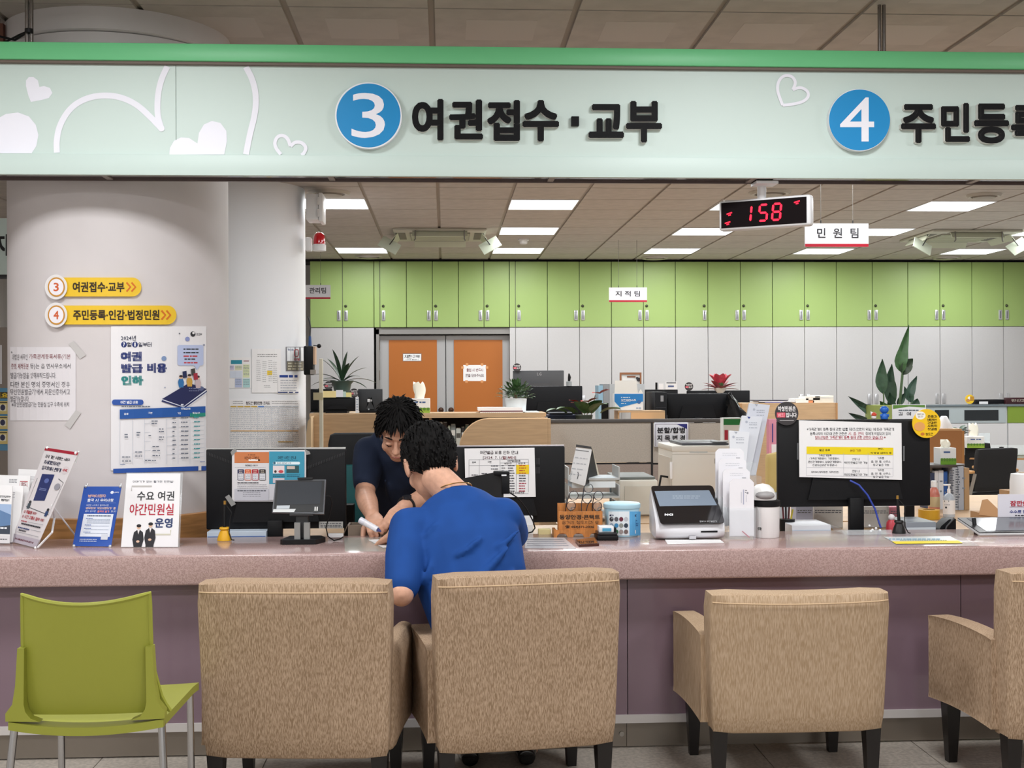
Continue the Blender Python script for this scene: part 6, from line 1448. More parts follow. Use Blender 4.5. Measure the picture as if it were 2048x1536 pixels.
wx = thing('wooden_box', 'small open wooden box under the mask carton', 'box', (P(1290, 838, 8.7).x, 8.66, zl))
a, c, z0, z1 = R(1236, 821.5, 1330, 838, 8.66); part('top', M_WOODL, wx, lambda b: b.box(a, c, 8.66, 8.86, z1 - .012, z1)); part('front', mat('d9b184', .5), wx, lambda b: b.box(P(1262, 830, 8.66).x, c, 8.66, 8.672, zl + .0005, z1 - .0125)); part('side', M_WOODL, wx, lambda b: b.box(a, a + .012, 8.674, 8.86, zl + .0005, z1 - .0125))
# black computer cluster
pcx = thing('computer_tower', 'black computer tower beside a wide black monitor', 'computer', (P(1330, 838, 9.0).x, 9.0, .73))
slab(pcx, 'case', M_PCB, 1310, 784, 1334, 840, 8.9, .4, .004, z=.731); q = Print(on_plane(8.9), .002); q.rect(1321, 791, 1327, 803, '8a8c90'); q.build(pcx, 'sticker'); q = Print(on_plane(8.9), .002); q.rect(1312, 815, 1332, 816, '3c3c40'); q.build(pcx, 'seam')
far_monitor('wide black monitor back behind the fabric screen right of the tower', 1335, 787, 1455, 845, 9.0, .73)
far_monitor('dark monitor back partly hidden behind the black tower', 1290, 779, 1356, 830, 10.2, .73); far_monitor('black monitor back below the red bromeliad', 1374, 781, 1500, 840, 10.5, .73)
np_ = thing('name_plate', 'small white name plate on the black computers', 'name plate', (P(1343, 775, 10.1).x, 10.19, P(1343, 779, 10.2).z)); slab(np_, 'plate', M_WHITE, 1331, 763, 1354, 779, 10.19, .01); q = Print(on_plane(10.19), .002); q.rect(1333, 764, 1352, 767, '8a8d90'); q.rows(1336, 1349, (771,), 3, '4a5a88', 2); q.build(np_)
p9 = thing('tag_stand', 'slim black stand with white tag on the dark monitor', 'holder', (P(1314, 779, 10.0).x, 10.19, P(1314, 779, 10.2).z)); slab(p9, 'post', M_BLACK, 1311, 765, 1315, 779, 10.19, .01); slab(p9, 'tag', M_WHITE, 1318, 767, 1327, 779, 10.19, .008)
bag = thing('black_bag', 'crumpled black plastic bag hanging at the right of the wide monitor', 'bag', (P(1465, 838, 8.95).x, 8.95, .9))
def f(b):
    rows = []
    for i in range(10):
        v = i / 9; cx_ = P(1458 + 20 * v, 800, 8.95).x; w_ = .02 + .075 * v
        rows.append([V((cx_ + w_ * math.cos(2 * pi * j / 12) * (1 + .18 * math.sin(j * 3 + i)), 8.95 + .04 * math.sin(2 * pi * j / 12), P(1458, 790 + 52 * v, 8.95).z)) for j in range(12)])
    b.grid(rows, closed=True)
part('film', mat('121314', .25), bag, f, smooth=30); part('handle', mat('121314', .3), bag, lambda b: b.tube([P(1456, 788, 8.95), P(1460, 784, 8.96), P(1464, 792, 8.95)], .006, 6))
def brom(b):
    for i in range(12):
        th = i * 2 * pi / 12; leaf_(b, (0, 0, .02), (math.cos(th), math.sin(th) * .6, .35 + .2 * (i % 3)), .17, .03, .5, 5)
def bromtop(b):
    for i in range(9):
        th = i * 2.4; leaf_(b, (.03 * math.cos(th), .02 * math.sin(th), .07), (math.cos(th) * .5, math.sin(th) * .4, .9), .12, .035, .5, 5)
z_ = P(1440, 786, 10.5).z
plant('bromeliad', 'red leaved pot plant on top of the black monitor', 1440, 786, 10.515, z_, lambda b: b.lathe([(.03, .0), (.045, .02), (.05, .045)], (0, 0, 0), 16), [('lower_leaves', mat('8c3a44', .5, noise=.2, scale=30), brom), ('upper_leaves', mat('c24a58', .5, noise=.15, scale=30), bromtop), ('green_core', M_LEAF, lambda b: b.lathe([(.01, .04), (.035, .08), (.01, .14)], (0, 0, 0), 10))], None, pm=mat('e0ded8', .5))
# wooden screen right
a, c, z0, z1 = R(1484, 806, 1672, 1000, 9.2)
ws3 = thing('wooden_screen', 'light wooden desk screen behind the right monitor with papers on top', 'partition', (a, 9.2, 0)); part('panel', M_WOODL, ws3, lambda b: b.box(a, c, 9.2, 9.23, 0, z1)); part('end_cap', mat('b98d60', .5), ws3, lambda b: b.box(c + .0005, c + .012, 9.19, 9.5, 0, z1)); part('top', M_WOODL, ws3, lambda b: b.box(a, c, 9.2305, 9.5, z1 - .02, z1)); part('end_cap', mat('b98d60', .5), ws3, lambda b: b.box(a - .012, a - .0005, 9.19, 9.5, 0, z1))
tp3 = thing('paper_files', 'stack of open paper files on the right wooden screen', 'papers', (P(1630, 806, 9.25).x, 9.25, z1))
for x0_, y0_, x1_, y1_, h in ((1592, 797, 1617, 805.5, 'e6e4e0'), (1612, 793, 1640, 800, 'e3dfd4'), (1626, 796, 1667, 805.5, 'dcd8cc'), (1630, 791, 1667, 795, 'efece2'), (1617, 801, 1628, 805.5, 'd9895a')): slab(tp3, 'file', mat(h, .6), x0_, y0_, x1_, y1_, 9.25, .2)
tp4 = thing('flat_papers', 'thin papers with a blue edge lying left on the right wooden screen', 'papers', (P(1545, 806, 9.25).x, 9.25, z1))
for x0_, y0_, x1_, y1_, h in ((1512, 800, 1576, 802, '4a4a58'), (1518, 802.3, 1590, 804, 'd9d9de'), (1530, 804.2, 1580, 805.7, '6a6aa0')): slab(tp4, 'sheet', mat(h, .6), x0_, y0_, x1_, y1_, 9.25, .2)

# ---------------------------------------------------------------- left workstation
WY = 9.2; zt = P(690, 826, WY).z
wk = thing('office_desk', 'wooden desk with hutch behind the left wooden screen', 'desk', (P(700, 900, WY).x, WY, 0)); a, c = P(622, 900, WY).x, P(770, 900, WY).x
part('top', M_WOODL, wk, lambda b: b.box(a, c - .03, WY - .1, WY + .6, zt - .03, zt)); part('side_panel', M_WOODL, wk, lambda b: b.box(a, a + .03, WY - .05, WY + .55, 0, zt - .03)); part('side_panel', M_WOODL, wk, lambda b: b.box(c - .065, c - .035, WY - .05, WY + .55, 0, zt - .03))
def lowmon(label, x0, y0, x1, y1, Y, m=None):
    a, c, z0, z1 = R(x0, y0, x1, y1, Y); t = thing('monitor', label, 'monitor', ((a + c) / 2, Y, zt)); part('shell', m or M_PCB, t, lambda b: b.box(a, c, Y, Y + .03, max(z0, zt + .012), z1, .004)); part('foot', M_BLACK, t, lambda b: b.box((a + c) / 2 - .08, (a + c) / 2 + .08, Y - .04, Y + .1, zt + .0005, zt + .012)); part('bulge', m or M_PCB, t, lambda b: b.prism([(a + .06, z0 + .03), (c - .06, z0 + .03), (c - .1, z1 - .06), (a + .1, z1 - .06)], 'y', Y - .01, Y)); return t
lowmon('black monitor on the left desk under the long-leaved plant', 636, 795, 711, 826, WY); tt = lowmon('charcoal angled monitor back at the right of the left desk', 716, 778, 765, 826, WY + .05, mat('313336', .5))
q = Print(on_plane(WY + .05 - .01), .002); q.rect(735, 798, 740, 804, 'd6d8da'); q.rect(741, 799, 744, 803, 'a9abae'); q.rect(736, 817, 739, 820, 'a9abae'); q.build(tt)
lowmon('black monitor behind the white rod at the far left of the office', 621, 778, 664, 826, WY + .25)
nt2 = thing('sticky_notes', 'yellow and white memo notes along the left monitor top', 'notes', (P(670, 796, WY).x, WY - .02, P(670, 796, WY).z))
for x0_, y0_, x1_, y1_, h in ((645, 782, 672, 795, 'ead79a'), (672, 780, 686, 794, 'e2e2e8'), (686, 783, 692, 794, 'bcd2c8'), (692, 785, 703, 794, 'e3d992')): slab(nt2, 'note', mat(h, .7), x0_, y0_, x1_, y1_, WY - .014, .003)
wt = thing('white_strip', 'white printed strip hanging between the left desk monitors', 'label', (P(714, 826, WY).x, WY - .02, zt)); slab(wt, 'strip', mat('dadce0', .5), 711, 794, 717.5, 826, WY - .02, .004); q = Print(on_plane(WY - .02), .002); q.rows(712.5, 716.5, (798, 803, 808, 813, 818), 1.6, '8a9aae', 2); q.build(wt)
def longleaves(b):
    for i, (dx, dy, dz, L) in enumerate(((-1, -.1, .35, .34), (-.8, -.2, .7, .33), (-.45, 0, 1, .36), (-.15, -.2, 1.1, .4), (.1, .1, 1.1, .36), (.35, -.1, 1, .36), (.6, 0, .8, .32), (1, -.1, .45, .4), (.9, -.3, .2, .3), (-.9, -.3, .1, .3), (-.5, -.4, .4, .26), (.5, -.4, .5, .28), (.2, -.4, .9, .3), (-.3, .2, .9, .34))): leaf_(b, (dx * .02, dy * .02, .14), (dx, dy, dz), L * .66, .02, .9, 8)
zpp = P(685, 782, WY + .1).z
plant('long_leaved_plant', 'spiky long-leaved plant in a dark green pot on the left desk', 684, 782, WY + .12, zt + .001, lambda b: b.lathe([(.055, 0), (.06, .02), (.06, zpp - zt - .0), (.07, zpp - zt + .05), (.092, zpp - zt + .075), (.085, zpp - zt + .078)], (0, 0, 0), 24), [('leaves', M_LEAFD, lambda b: (longleaves(b), [v.__iadd__(V((0, 0, zpp - zt - .07))) for v in b.v]))], None, pm=mat('4a5c54', .45))

# ---------------------------------------------------------------- clerk's chair
ch = thing('office_chair', 'black office chair with teal mesh behind the clerk', 'chair', (P(700, 950, 5.95).x, 6.0, 0))
a, c, z0, z1 = R(655, 866, 722, 1010, 5.95)
part('backrest', mat('17181a', .8), ch, lambda b: pad(b, a, c + .1, 5.95, 6.02, z0 - .1, z1, .035)); part('mesh', mat('1f5a5c', .7), ch, lambda b: pad(b, a + .06, c + .06, 5.9, 5.949, z0 - .12, P(690, 930, 5.9).z, .02)); part('seat', mat('17181a', .8), ch, lambda b: pad(b, a - .02, c + .12, 5.72, 6.1, .42, .5, .03)); part('column', M_STEEL, ch, lambda b: b.cyl((a + .12, 5.92, .1), (a + .12, 5.92, .42), .03))
for i in range(5): part('base_spoke', M_BLACK, ch, lambda b: b.tube([(a + .12, 5.92, .1), (a + .12 + .26 * math.cos(i * 1.2566), 5.92 + .26 * math.sin(i * 1.2566), .035)], [.022, .014], 8))

# ---------------------------------------------------------------- printers, trays, calendar
M_PRN = mat('d8d4cb', .45); M_PRD = mat('4a4b50', .4)
PX0 = 6.45
pr = thing('laser_printer', 'large beige laser printer with dark top tray right of centre', 'printer', (P(1400, 985, PX0).x, PX0, DZ))
a, c, z0, z1 = R(1344, 893, 1462, 985, PX0); zb_ = DZ + .0005
part('body', M_PRN, pr, lambda b: b.box(a, c, PX0, PX0 + .42, zb_, z1, .006)); part('left_cover', mat('cfcbc3', .45), pr, lambda b: b.box(a - .004, a - .0005, PX0 + .02, PX0 + .40, zb_ + .02, z1 - .06)); part('top_frame', M_PRN, pr, lambda b: b.box(a - .002, c + .002, PX0 - .004, PX0 + .424, z1 - .028, z1 + .004, .006)); part('output_tray', M_PRD, pr, lambda b: b.box(a + .06, c - .004, PX0 + .03, PX0 + .40, z1 + .0045, z1 + .018, .004)); part('tray_dip', mat('17171a', .4), pr, lambda b: b.box(a + .1, c - .08, PX0 + .12, PX0 + .36, z1 + .0185, z1 + .0195))
part('control_panel', mat('8a8f92', .4), pr, lambda b: b.box(c - .09, c - .01, PX0 + .02, PX0 + .09, z1 + .0205, z1 + .026))
q = Print(on_plane(PX0), .001); q.rect(1379, 897, 1415, 905, 'a9b3b6'); q.rect(1380.5, 898.5, 1413.5, 903.5, 'c9d0d0'); q.rows(1382, 1412, (900,), 2, '77838a', 2); q.rect(1429, 917, 1432, 927, '8d8a84'); q.rect(1344, 908, 1460, 908.6, 'b3aea5'); q.build(pr)
part('power_cord', M_BLACK, pr, lambda b: b.tube([(a - .004, PX0 + .1, DZ + .15), (a - .05, PX0 + .05, DZ + .16), (a - .07, PX0 + .0, DZ + .1), (a - .05, PX0 - .02, DZ + .01)], .006, 8)); p = P(1343, 935, PX0 - .005); part('latch', M_WHITE, pr, lambda b: b.box(p.x - .01, p.x + .004, PX0 - .014, PX0 - .0045, p.z - .06, p.z + .03, .003))
p2 = thing('small_printer', 'low cream printer with grey top left of the large printer', 'printer', (P(1270, 1000, 6.0).x, 6.0, DZ)); a, c, z0, z1 = R(1237, 960, 1316, 1000, 6.0)
part('body', mat('dcd8cc', .45), p2, lambda b: b.box(a, c, 6.0, 6.3, DZ + .0005, z1, .012, 3)); part('top', mat('6f7470', .5), p2, lambda b: b.box(a - .01, c - .01, 6.02, 6.35, z1 + .0005, z1 + .014, .004)); part('front_door', mat('cfcbbf', .45), p2, lambda b: b.box(a + .03, c - .01, 5.994, 5.9995, DZ + .01, z1 - .03))
tr_ = thing('paper_tray', 'light grey stacked letter trays under the desk calendar', 'tray', (P(1190, 1040, 5.75).x, 5.75, DZ)); a, c, z0, z1 = R(1136, 975, 1240, 1040, 5.75)
for k, zz in enumerate((.03, .115, .2)):
    z_k = DZ + zz; 
    if z_k < z1 + .05: part('tray', mat('b5b8b8', .45), tr_, lambda b: (b.box(a, c, 5.75, 6.0 - .02, z_k, z_k + .008), b.box(a, a + .006, 5.75, 5.98, z_k + .008, z_k + .06), b.box(c - .006, c, 5.75, 5.98, z_k + .008, z_k + .06)))
for x in (a + .01, c - .02): part('post', mat('9fa3a3', .45), tr_, lambda b: b.box(x, x + .01, 5.96, 5.975, DZ + .0005, z1))
zc_ = z1 + .002
part('paper', mat('dfe8ee', .6), tr_, lambda b: b.box(a + .02, c - .02, 5.76, 5.95, DZ + .21, z1 - .002))
cal = thing('desk_calendar', 'white desk calendar with black side standing on the letter trays', 'calendar', (P(1170, 974, 5.8).x, 5.82, zc_))
s = on_three(P(1137, 960, 5.76), P(1169, 971, 5.66), P(1153, 893, 5.85))
part('front_page', M_PAPER, cal, lambda b: quadbox(b, s, ((1152, 895), (1183, 899), (1169, 972), (1137, 962)), -.003, 0))
q = Print(s, .0008); q.poly([(1152.5, 889), (1183, 893.5), (1183, 898), (1152, 894)], '3a3838'); q.poly([(1151.5, 899), (1178, 902.5), (1177.6, 904), (1151.2, 900.6)], '77777a')
for k in range(4): q.rows(1150 - 3 * k, 1175 - 3 * k, (914 + 11 * k,), 2, 'c0c0c4', k, .4, sk=.12)
q.line([(1156, 944), (1157, 950), (1155, 958)], 1.4, '33333a'); q.build(cal)
part('side_flap', M_BLACK, cal, lambda b: quadbox(b, on_three(P(1183, 893, 5.85), P(1169, 973, 5.67), P(1200, 968, 5.95)), ((1184, 896), (1169.5, 973), (1199, 969)), -.002, 0)); part('back_page', mat('d9cdb9', .6), cal, lambda b: quadbox(b, on_three(P(1185, 893, 5.853), P(1203, 966, 5.97), P(1199, 969, 5.95)), ((1184, 892), (1203, 967), (1200, 969)), -.003, 0))
def desk_box(name, label, cat, x0, y0, x1, y1, Y, d, m, m2=None, zz=DZ, rows=None):
    a, c, z0, z1 = R(x0, y0, x1, y1, Y); t = thing(name, label, cat, ((a + c) / 2, Y, zz)); z1 = max(z1, zz + .004)
    part('body', m, t, lambda b: b.box(a, c, Y, Y + d, zz + .0008, z1, .0015, 1))
    if m2: part('edge', m2, t, lambda b: b.box(a + .002, c - .002, Y - .0015, Y - .0003, zz + .001 + (z1 - zz) * .3, zz + (z1 - zz) * .7))
    if rows: q = Print(on_plane(Y), .0008); q.rows(x0 + 3, x1 - 3, rows, 1.8, '77787c', 3); q.build(t)
    return t
# paper holder with tall documents (behind the envelope rack)
ph_ = thing('document_holder', 'clear holder with tall white documents behind the envelope rack', 'document holder', (P(1495, 1000, 5.45).x, 5.45, DZ))
for k, (px, h) in enumerate(((((1499, 806), (1540, 810), (1512, 950), (1470, 950)), 'd6d8e2'), (((1484, 831), (1525, 834), (1500, 948), (1462, 950)), 'dfe1e8'), (((1458, 861), (1499, 864), (1490, 948), (1462, 950)), 'e6e7ec'))):
    s = on_three(P(*px[3], 5.42 - .05 * k), P(*px[2], 5.42 - .05 * k), P(*px[0], 5.5 - .05 * k)); part('documents', mat(h, .6), ph_, lambda b: quadbox(b, s, px, -.02, 0))
    q = Print(s, .001); x, y = px[0]; q.rows(x + 14, x + 30, (y + 14, y + 18, y + 24), 1.3, 'a9adb8', k); q.disc(x + 9, y + 13, 2.5, 'b5b9c6'); q.poly([(x + 10, y + 2), (x + 17, y + 3), (x + 14, y + 7)], '2a3f8a' if k == 1 else 'a9adb8'); q.build(ph_)
part('stand', M_ACR, ph_, lambda b: b.box(P(1462, 1000, 5.4).x, P(1512, 1000, 5.4).x, 5.3, 5.55, DZ + .001, P(1490, 950, 5.4).z)); part('front_lip', M_ACR, ph_, lambda b: b.box(P(1462, 1000, 5.3).x, P(1512, 1000, 5.3).x, 5.29, 5.295, DZ + .2, P(1490, 925, 5.3).z))
# coloured paperwork between the holder and the right monitor
for nm, lab, cat_, r_, Y, h in (('green_binder', 'green and white binder box behind the envelope rack', 'binder', (1447, 836, 1484, 905, 6.9), .1, 'e6e6e2'),):
    a, c, z0, z1 = R(*r_); t = thing(nm, lab, cat_, (a, 6.9, DZ)); part('box', mat('e4e4e0', .5), t, lambda b: b.box(a, c, 6.9, 6.98, DZ + .001, z1)); q = Print(on_plane(6.9), .001); q.rect(1447, 838, 1484, 850, '1f7a3a'); q.rect(1449, 860, 1456, 880, 'b0283a'); q.build(t)
a, c, z0, z1 = R(1534, 838, 1562, 892, 5.75); t = thing('pink_file', 'pink paper file standing left behind the right monitor', 'file', (a, 5.75, DZ)); part('cover', mat('e79aae', .6), t, lambda b: b.box(a, c, 5.71, 5.76, DZ + .001, z1)); part('sheet', mat('efe9ec', .6), t, lambda b: b.box(a + .01, c - .01, 5.705, 5.7095, DZ + .001, z0 + .01)); part('blue_edge', mat('3a3f8a', .5), t, lambda b: b.box(a + .012, a + .016, 5.7, 5.7045, z0 + .02, z1 - .02))
a, c, z0, z1 = R(1529, 903, 1560, 938, 5.66); t = thing('yellow_envelope', 'crumpled yellow paper envelope left behind the right monitor', 'envelope', (a, 5.6, DZ)); 
part('pouch', mat('d9c07a', .7), t, lambda b: pad(b, a, c + .02, 5.58, 5.65, DZ + .15, z1, .015, lambda p: p + V((0, .01 * math.sin(p.x * 60), .008 * math.sin(p.x * 45))))); part('tray', mat('cfd6de', .5), t, lambda b: b.box(a - .02, c + .02, 5.57, 5.655, DZ + .001, DZ + .149))
# ---------------------------------------------------------------- clutter on the staff desk
desk_box('document_pile', 'low pile of blue and white plastic sleeves behind the yellow pen foot', 'papers', 414, 1063, 532, 1079, 5.0, .12, mat('c3cedb', .4), mat('4a6aa5', .4))
t = desk_box('power_adapter', 'small white power adapter on the counter edge by the tablet', 'adapter', 655, 1068, 686, 1077, 4.86, .03, M_WHITE, zz=CT)
t = thing('taupe_box', 'open taupe pencil box beside the clerk hand', 'box', (P(725, 1068, 4.99).x, 4.98, DZ)); a, c, z0, z1 = R(696, 1050, 760, 1075, 4.97)
part('tray', mat('77685a', .5), t, lambda b: (b.box(a, c, 4.97, 4.975, DZ + .001, z1), b.box(a, c, 5.07, 5.075, DZ + .001, z1), b.box(a, a + .005, 4.975, 5.07, DZ + .001, z1), b.box(c - .005, c, 4.975, 5.07, DZ + .001, z1))); part('lid', mat('66594d', .5), t, lambda b: b.prism([(a - .03, DZ + .03), (a - .027, DZ + .03), (a, z1), (a - .003, z1)], 'y', 4.97, 5.07))
desk_box('black_speaker', 'small black speaker box behind the left monitor edge', 'speaker', 688, 1010, 707, 1050, 5.25, .08, M_BLACK, M_PCB)
desk_box('white_socket', 'white plug socket on the desk beside the cable', 'socket', 1049, 1033, 1066, 1045, 5.0, .04, M_WHITE, M_OFFW, zz=CT - .05)
desk_box('yellow_note_block', 'pale yellow note block behind the glasses stand', 'note block', 1077, 1059, 1102, 1071, 4.9, .04, mat('e3d7a0', .6), None, zz=CT - .049)
for k, (nm, lab, x0_, y0_, x1_, y1_, h, Y) in enumerate((('white_carton', 'white carton with black print under the right monitor', 1627, 1012, 1686, 1048, 'dcd9d4', 5.42), ('paper_block', 'lilac paper block under the right monitor', 1592, 1012, 1626, 1052, 'c3c4d6', 5.3), ('grey_carton', 'pale grey carton right of the monitor stand', 1716, 1013, 1778, 1050, 'd0cdc9', 5.42), ('pink_carton', 'white and pink carton under the monitor corner', 1779, 1014, 1800, 1050, 'd98a9a', 5.45))):
    desk_box(nm, lab, 'box', x0_, y0_, x1_, y1_, Y, .08, mat(h, .6), rows=(y0_ + 8, y0_ + 12))
desk_box('paper_pile', 'flat pile of white papers on the desk left of the monitor foot', 'papers', 1584, 1050, 1662, 1072, 4.97, .2, mat('dfe1e6', .6), mat('b9c6d6', .5))
desk_box('plastic_folders', 'pile of clear and grey plastic folders right of the black pen', 'folders', 1812, 1044, 1872, 1068, 4.98, .2, mat('8a9098', .3), mat('c9d0d6', .3))
t = thing('pen_pot', 'pen pot with brown pens behind the desk bin', 'pen pot', (P(1574, 1050, 5.1).x, 5.1, DZ)); p = P(1574, 1050, 5.1)
part('pot', M_BLACK, t, lambda b: b.lathe([(.03, .001), (.033, .08)], (0, 0, 0), 16), world=False)
for k, h in enumerate(('6a3038', '2f2f35', '5a2a30', 'c9b83a')): part('pen', mat(h, .4), t, lambda b: b.cyl((-.012 + .008 * k, 0, .05), (-.02 + .015 * k, 0, .15 - .01 * k), .004, n=8), world=False)
t = thing('red_stamp', 'red and white stamp holder beside the black pen', 'stamp', (P(1783, 1048, 4.98).x, 4.98, DZ)); part('body', mat('b33440', .4), t, lambda b: b.lathe([(.022, .001), (.026, .02), (.02, .075), (.012, .085)], (0, 0, 0), 16), world=False); part('knob', mat('d9d4d6', .4), t, lambda b: b.ball((0, 0, .095), .014, 12, 8), world=False)
t = thing('black_bracket', 'black curved phone cradle beside the pen display', 'cradle', (P(1890, 1060, 4.98).x, 4.98, DZ)); a, c, z0, z1 = R(1868, 1038, 1912, 1066, 4.98)
part('shell', M_BLACK, t, lambda b: b.prism([(a, DZ + .001), (c, DZ + .001), (c, z1), (c - .03, z1 - .002), (a + .03, z1 - .03)], 'y', 4.98, 5.05)); part('cord', mat('3a3a3c', .4), t, lambda b: b.tube([(a + .04, 4.975, DZ + .02), (a + .05, 4.972, z1 - .03), (c - .01, 4.975, z1 + .004)], .004, 6))
# name card above the monitor
a, c, z0, z1 = R(1785, 809, 1852, 840, 5.35); t = thing('name_card', 'green and white name card standing behind the right monitor', 'name plate', (a, 5.35, DZ)); part('card', mat('e9e9ec', .5), t, lambda b: b.box(a, c, 5.35, 5.356, z0, z1)); part('stand', M_BLACK, t, lambda b: (b.box(a, c, 5.34, 5.37, z0 - .012, z0 - .0005), b.box((a + c) / 2 - .02, (a + c) / 2 + .02, 5.345, 5.365, DZ + .012, z0 - .0125), b.box((a + c) / 2 - .07, (a + c) / 2 + .07, 5.3, 5.42, DZ + .0005, DZ + .012)))
q = Print(on_plane(5.35), .0008); q.poly([(1786, 810), (1850, 810), (1850, 815), (1818, 813), (1786, 818)], '5f8a3a'); q.rows(1797, 1838, (819.5,), 2, '55606a', 2, .05); q.text('김  예', 1797, 824, 1822, 831, '2f3036', .02, res=2); q.build(t)

# ---------------------------------------------------------------- bird-of-paradise plant
BYp = 12.2
c = P(1775, 900, BYp); bp = thing('large_plant', 'tall broad-leaved plant with upright dark leaves before the white cabinets', 'plant', (c.x, BYp, 0))
part('planter', mat('7f8a4a', .5), bp, lambda b: b.lathe([(.16, 0.001), (.2, .3), (.22, P(1775, 806, BYp).z - .02), (.19, P(1775, 806, BYp).z - .02)], (0, 0, 0), 28), world=False)
def pl_leaf(pts, w_, tw=0.0, dy=0.0):
    """leaf along picture points at distance BYp"""
    ps = [P(x, y, BYp + dy * i / max(1, len(pts) - 1)) for i, (x, y) in enumerate(pts)]
    def f(b):
        n = 12; rows = []
        for i in range(n + 1):
            v = i / n * (len(ps) - 1); k = min(int(v), len(ps) - 2); p = ps[k].lerp(ps[k + 1], v - k); d = (ps[k + 1] - ps[k]).normalized(); s = d.cross(V((0, 1, 0))).normalized(); s = (s * math.cos(tw) + V((0, 1, 0)) * math.sin(tw))
            u = i / n; ww = w_ * math.sin(pi * u ** .75) ** .9 + .001
            rows.append([p - s * ww + V((0, -.25 * ww, 0)), p + V((0, .02, 0)), p + s * ww + V((0, -.2 * ww, 0))])
        b.grid(rows)
    return f
for k, (pts, w_, tw, m) in enumerate(((((1805, 745), (1800, 725), (1806, 700), (1818, 650)), .055, .3, '3f5f3a'), (((1806, 750), (1810, 738), (1818, 725), (1826, 717)), .05, .2, '33402f'), (((1767, 788), (1762, 765), (1763, 745), (1765, 718)), .055, .1, '38503c'), (((1785, 812), (1780, 785), (1779, 760), (1784, 728)), .055, .6, '2c4232'), (((1824, 806), (1818, 790), (1825, 770), (1834, 752)), .04, .4, '40564a'), (((1795, 812), (1803, 798), (1811, 785)), .03, .5, '34483a'), (((1750, 832), (1728, 815), (1697, 793)), .035, .4, '3a4f40'), (((1765, 836), (1740, 820), (1715, 810)), .05, .2, '4a6052'), (((1745, 848), (1722, 838), (1697, 826)), .03, .5, '3a4a40'), (((1780, 840), (1772, 820), (1760, 802)), .05, .5, '3d5c33'), (((1790, 845), (1783, 815), (1780, 785)), .045, .9, '2f4436'), (((1826, 820), (1832, 806), (1835, 797)), .035, .3, '34493a'), (((1815, 800), (1812, 785), (1809, 773)), .02, .6, '40564a'))):
    part('leaf', mat(m, .4, noise=.12, scale=20), bp, pl_leaf(pts, w_ * 1.12, tw * .5), smooth=60)
for x0_, y0_, x1_, y1_ in ((1797, 815, 1804, 745), (1800, 815, 1806, 750), (1768, 822, 1767, 785), (1785, 830, 1784, 808), (1815, 818, 1824, 804)): part('stem', mat('4a5f40', .5), bp, lambda b: b.tube([P(x0_, y0_ + 30, BYp), P(x0_, y0_, BYp), P(x1_, y1_, BYp)], .007, 6))

# ---------------------------------------------------------------- right side: credenza, table, chairs
CY = 13.4
a, c, z0, z1 = R(1850, 809, 2120, 1000, CY)
cr = thing('credenza', 'long low grey and white credenza with glass top at the right', 'cabinet', (a, CY, 0)); zA, zB = P(1950, 813, CY).z, P(1950, 846, CY).z
part('body', mat('c9cbcc', .5), cr, lambda b: b.box(a, c, CY + .02, CY + .5, 0, zA)); part('top', mat('6f7a80', .15), cr, lambda b: b.box(a - .02, c, CY - .01, CY + .52, zA + .0005, z1))
x0, x1 = P(1852, 830, CY).x, P(2012, 830, CY).x; part('drawer_front', mat('a9b3b6', .45), cr, lambda b: b.box(x0, x1, CY + .002, CY + .019, zB, zA - .003)); x2 = P(2016, 830, CY).x; part('drawer_front', mat('7d9636', .5), cr, lambda b: b.box(x2, c, CY + .002, CY + .019, zB, zA - .003))
for u0, u1 in ((1870, 1898), (1929, 1997)):
    xx0, xx1, zz0, zz1 = R(u0, 820, u1, 841, CY - .002); part('dark_window', mat('23282c', .15), cr, lambda b: b.box(xx0, xx1, CY - .002, CY + .0015, zz0, zz1))
for u0, u1 in ((1852, 1935), (1936, 2014), (2017, 2119)):
    xx0, xx1 = P(u0, 880, CY).x, P(u1, 880, CY).x; part('door', mat('d2d1d2', .5), cr, lambda b: b.box(xx0, xx1, CY + .002, CY + .019, .08, zB - .006))
def f(q): q.disc(1939.5, 796, 4, 'f3efe6', 3); q.rect(1940, 793, 1948, 802, 'b9862a'); q.disc(1936, 801, 4, 'c98a4a', 3)
t = round_sign('small yellow round sticker on the credenza top', 1939.5, 798.5, 9.5, CY + .1, mat('eec32a', .5), f)
t = thing('name_bar', 'dark maroon name bar on the right end of the credenza', 'name plate', (P(2040, 808, CY + .1).x, CY + .1, z1)); slab(t, 'bar', mat('3c1d22', .3), 2012, 795, 2110, 808, CY + .1, .06, .004); q = Print(on_plane(CY + .1), .002); q.text('민원과장', 2023, 798.5, 2062, 803.5, 'cfc3b4', .02); q.build(t)
t = thing('dark_tray', 'black desk tray with a white card on the credenza', 'tray', (P(1980, 806, CY + .15).x, CY + .15, z1)); slab(t, 'tray', M_PCB, 1951, 799, 2010, 808, CY + .15, .2, .004); slab(t, 'card', M_WHITE, 1959, 803, 1976, 808, CY + .12, .01)
